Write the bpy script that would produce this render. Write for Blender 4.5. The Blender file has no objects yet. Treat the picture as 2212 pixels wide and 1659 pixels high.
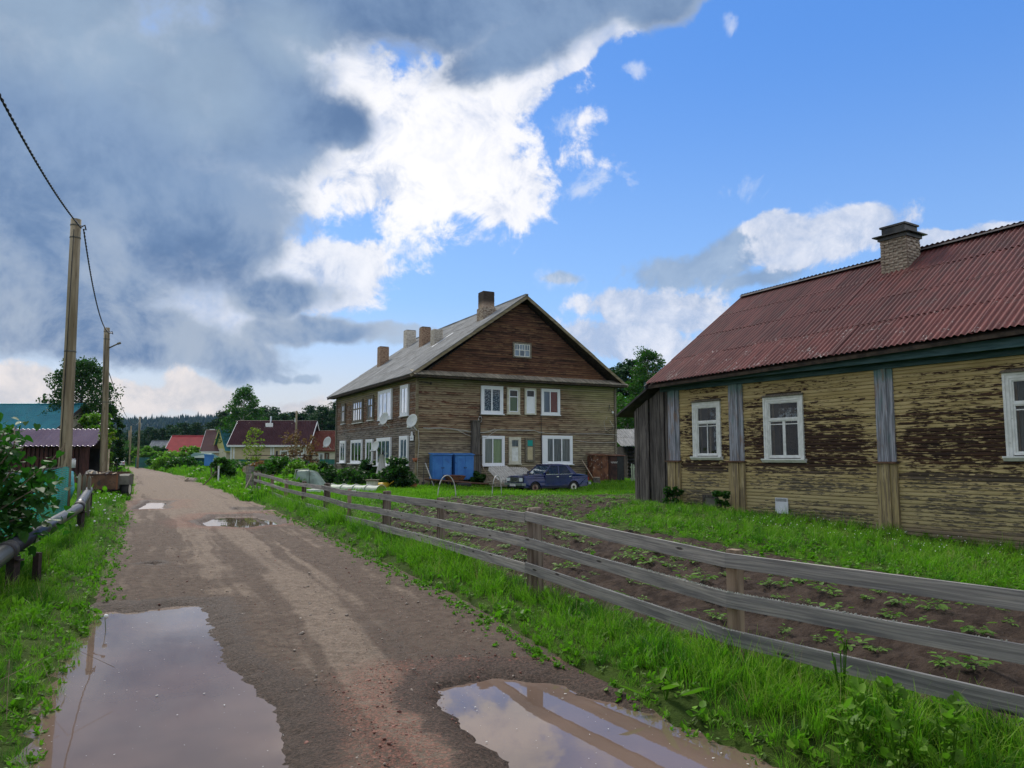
import bpy, math, random
import numpy as np
from mathutils import Vector, Matrix
random.seed(7); rng = np.random.default_rng(11)
R = math.radians
SC = bpy.context.scene
COL = SC.collection

# ------------------------------------------------------------------ camera
cam_d = bpy.data.cameras.new('camera'); cam = bpy.data.objects.new('camera', cam_d); COL.objects.link(cam)
cam_d.sensor_width = 36.0; cam_d.lens = 750.0 / 1024.0 * 36.0
cam_d.clip_start = 0.05; cam_d.clip_end = 6000
PITCH = math.atan(73.2 / 750.0)
cam.location = (0, 0, 1.6); cam.rotation_euler = (math.pi / 2 + PITCH, 0, 0)
SC.camera = cam

# ------------------------------------------------------------------ render settings
SC.view_settings.view_transform = 'Standard'; SC.view_settings.look = 'None'
SC.view_settings.exposure = 0.62; SC.view_settings.gamma = 1.0; SC.view_settings.use_curve_mapping = False
SC.render.engine = 'CYCLES'
SC.cycles.use_denoising = True
SC.cycles.max_bounces = 6; SC.cycles.diffuse_bounces = 3; SC.cycles.glossy_bounces = 3
SC.cycles.transparent_max_bounces = 12; SC.cycles.transmission_bounces = 4
SC.cycles.caustics_reflective = False; SC.cycles.caustics_refractive = False
SC.cycles.sample_clamp_indirect = 6.0

# ------------------------------------------------------------------ node helper
class NT:
    def __init__(s, tree):
        s.t = tree; s.N = tree.nodes; s.L = tree.links
    def n(s, typ, **kw):
        x = s.N.new(typ)
        for k, v in kw.items(): setattr(x, k, v)
        return x
    def put(s, sock, v):
        if v is None: return
        if isinstance(v, bpy.types.NodeSocket): s.L.new(v, sock)
        elif isinstance(v, (tuple, list)) and len(v) == 3 and sock.type == 'RGBA': sock.default_value = (*v, 1)
        else: sock.default_value = v
    def m(s, op, a, b=None, c=None, clamp=False):
        x = s.n('ShaderNodeMath', operation=op, use_clamp=clamp)
        s.put(x.inputs[0], a); s.put(x.inputs[1], b)
        if c is not None: s.put(x.inputs[2], c)
        return x.outputs[0]
    def vm(s, op, a, b=None):
        x = s.n('ShaderNodeVectorMath', operation=op)
        s.put(x.inputs[0], a); s.put(x.inputs[1], b)
        return x.outputs[0]
    def mix(s, f, a, b, mode='MIX'):
        x = s.n('ShaderNodeMix', data_type='RGBA', blend_type=mode)
        s.put(x.inputs[0], f); s.put(x.inputs[6], a); s.put(x.inputs[7], b)
        return x.outputs[2]
    def mixf(s, f, a, b):
        x = s.n('ShaderNodeMix', data_type='FLOAT')
        s.put(x.inputs[0], f); s.put(x.inputs[2], a); s.put(x.inputs[3], b)
        return x.outputs[0]
    def ss(s, v, lo, hi, a=0.0, b=1.0):
        x = s.n('ShaderNodeMapRange', interpolation_type='SMOOTHSTEP')
        s.put(x.inputs[0], v); x.inputs[1].default_value = lo; x.inputs[2].default_value = hi
        x.inputs[3].default_value = a; x.inputs[4].default_value = b
        return x.outputs[0]
    def noise(s, vec, scale=1, det=5, rough=.55, dist=0, color=False):
        x = s.n('ShaderNodeTexNoise'); s.put(x.inputs['Vector'], vec)
        x.inputs['Scale'].default_value = scale; x.inputs['Detail'].default_value = det
        x.inputs['Roughness'].default_value = rough; x.inputs['Distortion'].default_value = dist
        return x.outputs['Color' if color else 'Fac']
    def obj(s, stretch=(1, 1, 1), roff=False, kind='Object'):
        tc = s.n('ShaderNodeTexCoord').outputs[kind]
        v = s.vm('MULTIPLY', tc, tuple(stretch))
        if roff:
            oi = s.n('ShaderNodeObjectInfo').outputs['Random']
            c = s.n('ShaderNodeCombineXYZ'); s.L.new(s.m('MULTIPLY', oi, 71.3), c.inputs[0]); s.L.new(s.m('MULTIPLY', oi, 37.7), c.inputs[1]); s.L.new(s.m('MULTIPLY', oi, 53.1), c.inputs[2])
            v = s.vm('ADD', v, c.outputs[0])
        return v
    def sep(s, v):
        x = s.n('ShaderNodeSeparateXYZ'); s.put(x.inputs[0], v); return x.outputs
    def rnd(s): return s.n('ShaderNodeObjectInfo').outputs['Random']
    def attr(s, name, out='Fac'):
        return s.n('ShaderNodeAttribute', attribute_name=name).outputs[out]
    def vary(s, col, amt, r=None):
        x = s.n('ShaderNodeHueSaturation')
        s.put(x.inputs['Color'], col)
        s.put(x.inputs['Value'], s.m('MULTIPLY_ADD', r if r is not None else s.rnd(), 2 * amt, 1 - amt))
        return x.outputs[0]
    def bump(s, h, dist=.01, strength=.6, normal=None):
        x = s.n('ShaderNodeBump'); s.put(x.inputs['Height'], h); x.inputs['Distance'].default_value = dist; x.inputs['Strength'].default_value = strength
        return x.outputs[0]
    def bsdf(s, col, rough=.8, metal=0, spec=.3, normal=None, **kw):
        x = s.n('ShaderNodeBsdfPrincipled')
        s.put(x.inputs['Base Color'], col); s.put(x.inputs['Roughness'], rough); s.put(x.inputs['Metallic'], metal)
        s.put(x.inputs['Specular IOR Level'], spec)
        if normal is not None: s.L.new(normal, x.inputs['Normal'])
        for k, v in kw.items(): s.put(x.inputs[k.replace('_', ' ')], v)
        return x.outputs[0]
    def out(s, sh):
        o = s.n('ShaderNodeOutputMaterial'); s.L.new(sh, o.inputs[0])

MATS = {}
def newmat(name):
    m = bpy.data.materials.new(name); m.use_nodes = True; m.node_tree.nodes.clear(); MATS[name] = m
    return m, NT(m.node_tree)

# ------------------------------------------------------------------ world: daylight sky with broken cloud
SUN_AZ, SUN_EL = -32.0, 44.0
def sky_dir(px, py):
    "photo direction (2212 px wide picture) as azimuth, elevation"
    u = (px * .46293 - 512) / 750; v = (384 - py * .46293) / 750; t = math.tan(PITCH)
    r = (v + t) / (1 - v * t); x = u * (math.cos(PITCH) + r * math.sin(PITCH))
    return math.atan2(x, 1), math.atan2(r, math.hypot(x, 1))
world = bpy.data.worlds.new('World'); SC.world = world; world.use_nodes = True
W = NT(world.node_tree); W.N.clear()
wdir = W.vm('NORMALIZE', W.n('ShaderNodeTexCoord').outputs['Generated'])
wx, wy, wz = W.sep(wdir)
warp = W.sep(W.noise(wdir, 3.2, 5, .6, color=True))
az = W.m('ADD', W.m('ARCTAN2', wx, wy), W.m('MULTIPLY', W.m('SUBTRACT', warp[0], .5), .16))
el = W.m('ADD', W.m('ARCSINE', wz), W.m('MULTIPLY', W.m('SUBTRACT', warp[1], .5), .12))
elp = W.m('ARCSINE', wz)
def blobs(lst):
    acc = None
    for (px, py, hw, hh, rot) in lst:
        a0, e0 = sky_dir(px, py); k = .46293 / 750
        sa = hw * k * math.cos(a0) ** 1.5; se = hh * k * math.cos(a0)
        da = W.m('SUBTRACT', az, a0); de = W.m('SUBTRACT', el, e0)
        c, s_ = math.cos(R(rot)), math.sin(R(rot))
        p = W.m('DIVIDE', W.m('ADD', W.m('MULTIPLY', da, c), W.m('MULTIPLY', de, s_)), sa)
        q = W.m('DIVIDE', W.m('SUBTRACT', W.m('MULTIPLY', de, c), W.m('MULTIPLY', da, s_)), se)
        d = W.m('SUBTRACT', 1.0, W.m('SQRT', W.m('ADD', W.m('MULTIPLY', p, p), W.m('MULTIPLY', q, q))))
        acc = d if acc is None else W.m('SMOOTH_MAX', acc, d, .18)
    return W.m('MAXIMUM', acc, -1.6)
n_big = W.noise(wdir, 4.5, 9, .62, .4)
n_mid = W.noise(W.vm('ADD', wdir, (3.1, 1.7, 5.2)), 9.0, 9, .62, .3)
n_wide = W.noise(W.vm('ADD', W.vm('MULTIPLY', wdir, (1, 1, 2.0)), (7.7, 2.2, 0.3)), 1.9, 6, .55, .3)
dark = [(150, 330, 560, 400, 0), (900, -10, 600, 105, 6), (560, 230, 220, 190, -20), (720, 265, 130, 70, 12), (260, 740, 520, 75, 0), (700, 705, 190, 32, 0),
        (500, 470, 170, 170, 0), (-300, 500, 300, 400, 0), (500, -330, 1200, 340, 0), (60, -40, 300, 160, 0), (1230, 40, 330, 70, 16), (1440, 20, 110, 45, 20), (120, 600, 300, 140, 0), (640, 640, 130, 55, 0)]
white = [(900, 340, 330, 190, 0), (760, 150, 190, 110, -25), (1040, 190, 190, 110, 0), (1240, 130, 160, 36, 20), (1090, 420, 120, 80, 10), (690, 600, 135, 90, 20),
         (400, 600, 280, 120, 0), (180, 640, 330, 120, 0), (1800, 530, 170, 55, 8), (2040, 530, 120, 26, 0),
         (1415, 665, 160, 45, 0), (1690, 500, 70, 30, 0), (1340, 730, 180, 40, 0)]
grey_r = [(1560, 565, 270, 50, 10), (1660, 605, 160, 28, 0), (1210, 610, 60, 20, 0), (620, 788, 55, 16, 0), (690, 790, 50, 14, 0), (850, 715, 110, 24, 0), (1490, 640, 60, 18, 0)]
n_fine = W.noise(W.vm('ADD', wdir, (1.1, 8.7, 3.2)), 17.0, 9, .66, .4)
rag = W.m('MULTIPLY', W.m('SUBTRACT', n_fine, .5), 1.3)
Fd = W.m('ADD', W.m('ADD', blobs(dark), W.m('MULTIPLY', W.m('SUBTRACT', n_big, .5), 1.25)), W.m('MULTIPLY', rag, .45))
Fw = W.m('ADD', W.m('ADD', blobs(white), W.m('MULTIPLY', W.m('SUBTRACT', n_mid, .5), 1.7)), rag)
wisps = [(1245, 300, 90, 60, 25), (1270, 420, 75, 40, 20), (1590, 440, 130, 40, 0), (820, 545, 80, 30, 0), (1560, 90, 30, 30, 0), (1370, 180, 40, 30, 0), (1200, 620, 110, 40, 10), (1700, 500, 160, 60, 0)]
Fs = W.m('ADD', blobs(wisps), W.m('MULTIPLY', W.m('SUBTRACT', W.noise(W.vm('ADD', wdir, (9, 4, 1)), 13.0, 9, .68, .5), .5), 4.2))
Fg = W.m('ADD', W.m('ADD', blobs(grey_r), W.m('MULTIPLY', W.m('SUBTRACT', n_mid, .5), 1.6)), rag)
# the rest of the sky, outside the picture: broken cloud cover, brightened as added fill light for the ground
side = W.m('MAXIMUM', W.ss(W.m('ABSOLUTE', az), .75, 1.0), W.ss(elp, .62, .85))
Fo = W.m('MULTIPLY_ADD', W.m('SUBTRACT', n_wide, .5), 4.0, .35)
Mo = W.m('MULTIPLY', W.ss(Fo, -.05, .35), side)
Md = W.ss(Fd, -.12, .28); Mw = W.ss(Fw, -.16, .18); Mg = W.m('MULTIPLY', W.ss(Fg, .0, .5), .85)
nis = W.n('ShaderNodeTexSky', sky_type='NISHITA', sun_disc=False, sun_elevation=R(SUN_EL), sun_rotation=R(SUN_AZ), altitude=60, air_density=1.15, dust_density=.6, ozone_density=2.2)
STR = .1
def lum(c, k=.675): return tuple(v * k / STR for v in c)
sky = W.mix(1.0, nis.outputs[0], (.62, .86, 1.12), 'MULTIPLY')
sky = W.mix(.72, sky, W.mix(W.ss(elp, .02, .55), lum((.36, .57, .92)), lum((.085, .275, .78))))
# pale creamy haze low on the left of the sky, thinner on the right
hz = W.m('MULTIPLY', W.ss(elp, .22, .02), W.ss(az, .30, -.25, .0, .95))
sky = W.mix(hz, sky, lum((.74, .72, .70)))
bright = W.ss(blobs([(930, 360, 330, 230, 0)]), -.6, .7)
wcol = W.mix(W.ss(W.m('ADD', W.m('ADD', W.m('MULTIPLY', n_mid, .5), W.m('MULTIPLY', n_fine, .5)), W.m('MULTIPLY', bright, .16)), .40, .66), lum((.42, .52, .72)), lum((.88, .89, .95)))
wcol = W.mix(W.m('MULTIPLY', bright, W.ss(n_fine, .36, .56)), wcol, lum((1.04, 1.02, 1.01)))
lowish = W.ss(elp, .42, .10)
dn = W.ss(W.m('ADD', W.m('MULTIPLY', n_mid, .55), W.m('MULTIPLY', n_wide, .45)), .38, .62)
dcol = W.mix(dn, lum((.120, .205, .375)), lum((.235, .345, .53)))
dcol = W.mix(W.m('MULTIPLY', W.ss(blobs([(130, 30, 420, 110, 0), (430, 170, 130, 90, 0), (620, 90, 120, 60, 0)]), -.9, .7), .6), dcol, lum((.36, .47, .60)))
dcol = W.mix(W.m('MULTIPLY', lowish, W.ss(n_mid, .40, .66)), dcol, lum((.40, .47, .58)))
edge = W.ss(Fd, .45, .06)
dcol = W.mix(W.m('MULTIPLY', edge, .45), dcol, lum((.50, .57, .68)))
ocol = W.mix(dn, lum((.46, .54, .66)), lum((1.10, 1.09, 1.08)))
sky = W.mix(Mg, sky, W.mix(dn, lum((.24, .34, .50)), lum((.42, .52, .66))))
sky = W.mix(W.m('MULTIPLY', W.ss(Fs, .35, 1.25), .55), sky, lum((.80, .84, .92)))
sky = W.mix(W.m('MULTIPLY', Mw, .95), sky, wcol)
sky = W.mix(Md, sky, dcol)
# a low bank of cumulus lit warm above the hills
Fc = W.m('ADD', W.m('ADD', blobs([(300, 865, 520, 30, 0), (470, 850, 110, 40, 0), (60, 850, 160, 45, 0), (690, 855, 120, 35, 0)]), W.m('MULTIPLY', W.m('SUBTRACT', n_mid, .5), 2.6)), rag)
sky = W.mix(W.m('MULTIPLY', W.ss(Fc, .0, .4), .8), sky, W.mix(W.ss(n_mid, .42, .62), lum((.60, .58, .60)), lum((.90, .80, .74))))
sky = W.mix(Mo, sky, ocol)
sky = W.mix(W.ss(wz, .0, -.05), sky, lum((.10, .10, .09)))
bg = W.n('ShaderNodeBackground'); W.L.new(sky, bg.inputs[0]); bg.inputs[1].default_value = STR
wo = W.n('ShaderNodeOutputWorld'); W.L.new(bg.outputs[0], wo.inputs[0])
world.cycles.sampling_method = 'MANUAL'; world.cycles.sample_map_resolution = 512

# ------------------------------------------------------------------ sun behind thin cloud: soft
sun_d = bpy.data.lights.new('sun', 'SUN'); sun_d.energy = 2.5; sun_d.angle = R(13); sun_d.color = (1, .95, .87)
sun = bpy.data.objects.new('sun', sun_d); COL.objects.link(sun)
a_, e_ = R(SUN_AZ), R(SUN_EL)
sv = Vector((math.sin(a_) * math.cos(e_), math.cos(a_) * math.cos(e_), math.sin(e_)))
sun.rotation_euler = sv.to_track_quat('Z', 'Y').to_euler(); sun.location = (0, 0, 60)

# ------------------------------------------------------------------ mesh helpers
class MB:
    def __init__(s): s.v = []; s.f = []; s.k = []; s.mi = 0
    def add(s, vs, fs):
        b = len(s.v); s.v.extend([tuple(p) for p in vs]); s.f.extend([tuple(b + i for i in f) for f in fs]); s.k.extend([s.mi] * len(fs)); return s
    BF = [(0, 3, 2, 1), (4, 5, 6, 7), (0, 1, 5, 4), (1, 2, 6, 5), (2, 3, 7, 6), (3, 0, 4, 7)]
    def box(s, x0, y0, z0, x1, y1, z1):
        return s.add([(x0, y0, z0), (x1, y0, z0), (x1, y1, z0), (x0, y1, z0), (x0, y0, z1), (x1, y0, z1), (x1, y1, z1), (x0, y1, z1)], s.BF)
    def hexa(s, P): return s.add(P, s.BF)
    def beam(s, p0, p1, w, h, up=(0, 0, 1), taper=1.0):
        p0, p1 = Vector(p0), Vector(p1); d = (p1 - p0).normalized(); u = Vector(up)
        if abs(d.dot(u)) > .98: u = Vector((1, 0, 0))
        x = d.cross(u).normalized(); y = x.cross(d).normalized()
        P = []
        for p, k in ((p0, 1), (p1, taper)):
            for a, b in ((-1, -1), (1, -1), (1, 1), (-1, 1)): P.append(p + x * a * w * .5 * k + y * b * h * .5 * k)
        return s.add(P, s.BF)
    def tube(s, pts, r, n=8, cap=True, r2=None):
        pts = [Vector(p) for p in pts]; m = len(pts); rings = []; up = Vector((0, 0, 1))
        for i, p in enumerate(pts):
            d = (pts[min(i + 1, m - 1)] - pts[max(i - 1, 0)]).normalized()
            u = up if abs(d.dot(up)) < .95 else Vector((1, 0, 0))
            x = d.cross(u).normalized(); y = x.cross(d).normalized()
            rr = r if r2 is None else r + (r2 - r) * i / (m - 1)
            if isinstance(r, (list, tuple)): rr = r[i]
            rings.append([p + (x * math.cos(2 * math.pi * j / n) + y * math.sin(2 * math.pi * j / n)) * rr for j in range(n)])
        fs = [(i * n + j, i * n + (j + 1) % n, (i + 1) * n + (j + 1) % n, (i + 1) * n + j) for i in range(m - 1) for j in range(n)]
        if cap: fs += [tuple(range(n - 1, -1, -1)), tuple((m - 1) * n + j for j in range(n))]
        return s.add([q for rg in rings for q in rg], fs)
    def prism(s, poly, axis, a, b):
        "poly: 2-D points; axis 'x','y','z' = extrusion axis"
        def P(p, t): return {'x': (t, p[0], p[1]), 'y': (p[0], t, p[1]), 'z': (p[0], p[1], t)}[axis]
        n = len(poly); vs = [P(p, a) for p in poly] + [P(p, b) for p in poly]
        fs = [tuple(range(n)), tuple(range(2 * n - 1, n - 1, -1))] + [(i, n + i, n + (i + 1) % n, (i + 1) % n) for i in range(n)]
        return s.add(vs, fs)
    def quad(s, a, b, c, d): return s.add([a, b, c, d], [(0, 1, 2, 3)])
    def disc(s, c, r, axis='y', n=16, t=.02):
        pl = [(math.cos(2 * math.pi * i / n) * r, math.sin(2 * math.pi * i / n) * r) for i in range(n)]
        if axis == 'y': return s.prism([(c[0] + p[0], c[2] + p[1]) for p in pl], 'y', c[1] - t / 2, c[1] + t / 2)
        if axis == 'x': return s.prism([(c[1] + p[0], c[2] + p[1]) for p in pl], 'x', c[0] - t / 2, c[0] + t / 2)
        return s.prism([(c[0] + p[0], c[1] + p[1]) for p in pl], 'z', c[2] - t / 2, c[2] + t / 2)
    def mesh(s, name, mats, smooth=False):
        me = bpy.data.meshes.new(name); me.from_pydata(s.v, [], s.f)
        mats = mats if isinstance(mats, (list, tuple)) else [mats]
        for m in mats: me.materials.append(MATS[m] if isinstance(m, str) else m)
        if len(mats) > 1: me.polygons.foreach_set('material_index', s.k)
        if smooth: me.polygons.foreach_set('use_smooth', [True] * len(me.polygons))
        me.update()
        return me
    def build(s, name, mats, parent=None, smooth=False, **tags):
        return link(name, s.mesh(name, mats, smooth), parent, **tags)
def fixn(me):
    import bmesh
    b = bmesh.new(); b.from_mesh(me); bmesh.ops.recalc_face_normals(b, faces=b.faces); b.to_mesh(me); b.free(); return me
def link(name, me, parent=None, loc=None, rot=None, scale=None, **tags):
    o = bpy.data.objects.new(name, me); COL.objects.link(o)
    if parent is not None: o.parent = parent
    if loc is not None: o.location = loc
    if rot is not None: o.rotation_euler = rot
    if scale is not None: o.scale = scale
    for k, v in tags.items(): o[k] = v
    return o
def thing(name, label, cat, loc=(0, 0, 0), rz=0, group=None):
    o = bpy.data.objects.new(name, None); COL.objects.link(o); o.empty_display_size = .2
    o.location = loc; o.rotation_euler = (0, 0, rz); o['label'] = label; o['category'] = cat
    if group: o['group'] = group
    return o
def npmesh(name, V, F, mat, smooth=False, attrs=None):
    "V (n,3), F (m,k) all same k"
    me = bpy.data.meshes.new(name); V = np.asarray(V, np.float32); F = np.asarray(F, np.int32)
    me.vertices.add(len(V)); me.vertices.foreach_set('co', V.ravel())
    m, k = F.shape; me.loops.add(m * k); me.loops.foreach_set('vertex_index', F.ravel())
    me.polygons.add(m); me.polygons.foreach_set('loop_start', np.arange(0, m * k, k, dtype=np.int32))
    me.materials.append(MATS[mat] if isinstance(mat, str) else mat)
    if smooth: me.polygons.foreach_set('use_smooth', np.ones(m, bool))
    for nm, arr in (attrs or {}).items():
        a = me.attributes.new(nm, 'FLOAT', 'POINT'); a.data.foreach_set('value', np.asarray(arr, np.float32))
    me.update(calc_edges=True); me.validate()
    return me
def copy_tree(o, **tags):
    c = o.copy(); COL.objects.link(c)
    for ch in o.children:
        d = ch.copy(); COL.objects.link(d); d.parent = c
        for g in ch.children:
            e = g.copy(); COL.objects.link(e); e.parent = d
    for k, v in tags.items(): c[k] = v
    return c

# ------------------------------------------------------------------ value noise (numpy)
def vn(x, y, seed=0):
    x = np.asarray(x, float); y = np.asarray(y, float)
    xi = np.floor(x).astype(np.int64); yi = np.floor(y).astype(np.int64); fx = x - xi; fy = y - yi
    fx = fx * fx * (3 - 2 * fx); fy = fy * fy * (3 - 2 * fy)
    def h(a, b):
        n = (a * 374761393 + b * 668265263 + seed * 1442695041) & 0xffffffff
        n = ((n ^ (n >> 13)) * 1274126177) & 0xffffffff
        return ((n ^ (n >> 16)) & 0xffff) / 65535.0
    a = h(xi, yi); b = h(xi + 1, yi); c = h(xi, yi + 1); d = h(xi + 1, yi + 1)
    return (a * (1 - fx) + b * fx) * (1 - fy) + (c * (1 - fx) + d * fx) * fy
def fbm(x, y, f=1.0, o=4, seed=0):
    s = 0; a = .5
    for i in range(o):
        s = s + a * (vn(x * f, y * f, seed + i * 17) - .5); f *= 2.07; a *= .5
    return s
def sstep(x, a, b):
    t = np.clip((np.asarray(x, float) - a) / (b - a), 0, 1); return t * t * (3 - 2 * t)

# ------------------------------------------------------------------ plan of the place
RY = np.array([-12, -4, 0, 4.05, 4.65, 5.94, 8.27, 11.92, 21.54, 36.3, 48.3, 61.9, 95.7, 120, 150, 200, 300])
RX = np.array([9.5, 5.8, 3.6, 1.42, .98, .36, -.53, -2.21, -6.65, -13.9, -19.98, -26.8, -45.6, -59.5, -77.5, -103, -152])
LY = np.array([-12, -4, 0, 4.05, 5.26, 6.5, 8.53, 12.48, 23.44, 42.1, 81., 96, 120, 150, 200, 300])
LX = np.array([5.5, 1.7, -.3, -2.45, -3.05, -3.6, -4.6, -6.5, -11.82, -21.3, -41., -50, -64.5, -82.5, -108, -157])
def XR(y): return np.interp(y, RY, RX) + .12 * fbm(y, y * 0, .8, 3, 5) * np.clip(y / 6, 0.4, 2)
def XL(y): return np.interp(y, LY, LX) + .16 * fbm(y, y * 0 + 9, .9, 3, 6) * np.clip(y / 6, .4, 2)
FENCE = [(5.7, .6), (4.1, 2.3), (1.62, 5.7), (.18, 8.4), (-1.1, 11.2), (-2.37, 13.9), (-3.58, 16.5), (-4.77, 19.1), (-6.25, 22.4), (-7.6, 25.2), (-9.1, 28.5), (-10.75, 32.0), (-11.25, 33.0)]
FY = np.array([p[1] for p in FENCE]); FX = np.array([p[0] for p in FENCE])
def XF(y): return np.interp(y, FY, FX)
def tz(x, y):
    x = np.asarray(x, float); y = np.asarray(y, float)
    g = lambda cx, cy, r: np.exp(-((x - cx) ** 2 + (y - cy) ** 2) / r ** 2)
    return .10 * g(-4, 18, 7) + .12 * g(4.2, 24, 4) - .30 * g(10.2, 14.0, 4.6) - .12 * g(7, 10.5, 3.5) - .20 * g(2.2, 37.5, 5) + .05 * fbm(x, y, .35, 3, 3)
SOIL = [(9.6, 2.2), (8.6, 6.4), (6.6, 9.9), (4.6, 12.6), (3.1, 15.0), (2.45, 16.6), (1.85, 17.9), (1.75, 19.0), (2.3, 20.7), (3.3, 22.6), (4.0, 24.6), (4.9, 28.0), (5.5, 33.4),
        (1.5, 31.6), (-2.4, 30.3), (-3.4, 23.5), (-3.15, 16.2), (-.9, 11.8), (.4, 8.9), (1.9, 6.0), (4.3, 2.6), (4.9, 1.4)]
P_BIG = [(-1.9, 2.0), (-2.85, 4.0), (-3.7, 5.8), (-4.72, 8.0), (-4.45, 8.45), (-4.1, 8.38), (-3.75, 8.80), (-3.4, 8.72), (-3.0, 8.1), (-2.62, 7.2), (-2.05, 6.1), (-1.42, 5.26), (-1.08, 4.43), (-1.02, 4.0), (-.9, 2.6), (-.6, 2.0)]
P_NEAR = [(-.56, 5.1), (-.60, 5.65), (-.15, 5.95), (.35, 5.85), (1.1, 5.0), (1.75, 4.15), (2.6, 2.9), (1.2, 2.5), (.1, 3.3), (-.2, 4.0), (-.3, 4.43)]
P_MID = [(-7.9, 19.0), (-8.4, 21.2), (-7.3, 21.6), (-6.3, 20.1), (-5.4, 18.5), (-6.2, 17.3), (-7.2, 17.8)]
P_FAR = [(-11.7, 23.3), (-13.6, 28.3), (-12.5, 28.1), (-11.9, 26.0), (-10.8, 23.9)]
P_TINY = [(-5.62, 11.5), (-5.45, 11.75), (-5.25, 11.6), (-5.35, 11.4)]
P_STREAK = [(-8.6, 23.4), (-8.9, 24.4), (-7.4, 24.0), (-7.5, 22.8)]
PUDDLES = [P_BIG, P_NEAR, P_MID, P_FAR, P_TINY, P_STREAK]
def poly_sd(x, y, poly):
    "signed distance, positive inside"
    x = np.asarray(x, float); y = np.asarray(y, float); d = np.full(x.shape, 1e9); ins = np.zeros(x.shape, bool)
    n = len(poly)
    for i in range(n):
        ax, ay = poly[i]; bx, by = poly[(i + 1) % n]; ex, ey = bx - ax, by - ay
        t = np.clip(((x - ax) * ex + (y - ay) * ey) / (ex * ex + ey * ey), 0, 1)
        d = np.minimum(d, np.hypot(x - ax - t * ex, y - ay - t * ey))
        c = ((ay > y) != (by > y)) & (x < (bx - ax) * (y - ay) / ((by - ay) if by != ay else 1e-9) + ax); ins ^= c
    return np.where(ins, d, -d)
# ------------------------------------------------------------------ materials
def simple(name, c1, c2=None, scale=3, stretch=(1, 1, 1), rough=.8, metal=0, spec=.3, bump=0, bscale=None, vary=0, lo=.35, hi=.65, det=6, c3=None, m3=(.6, .7), s3=None, roff=True, **kw):
    m, g = newmat(name)
    co = g.obj(stretch, roff)
    n1 = g.noise(co, scale, det)
    col = c1 if c2 is None else g.mix(g.ss(n1, lo, hi), c1, c2)
    if c3 is not None:
        n3 = g.noise(g.vm('ADD', co, (13.1, 4.2, 8.8)), s3 or scale * 2.3, det)
        col = g.mix(g.ss(n3, *m3), col, c3)
    if vary: col = g.vary(col, vary) if c2 is not None or c3 is not None else g.vary(g.mix(0.0, c1, c1), vary)
    nr = None
    if bump: nr = g.bump(g.noise(co, bscale or scale * 3, 8, .65), bump, 1.0)
    g.out(g.bsdf(col, rough, metal, spec, nr, **kw)); return m

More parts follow.
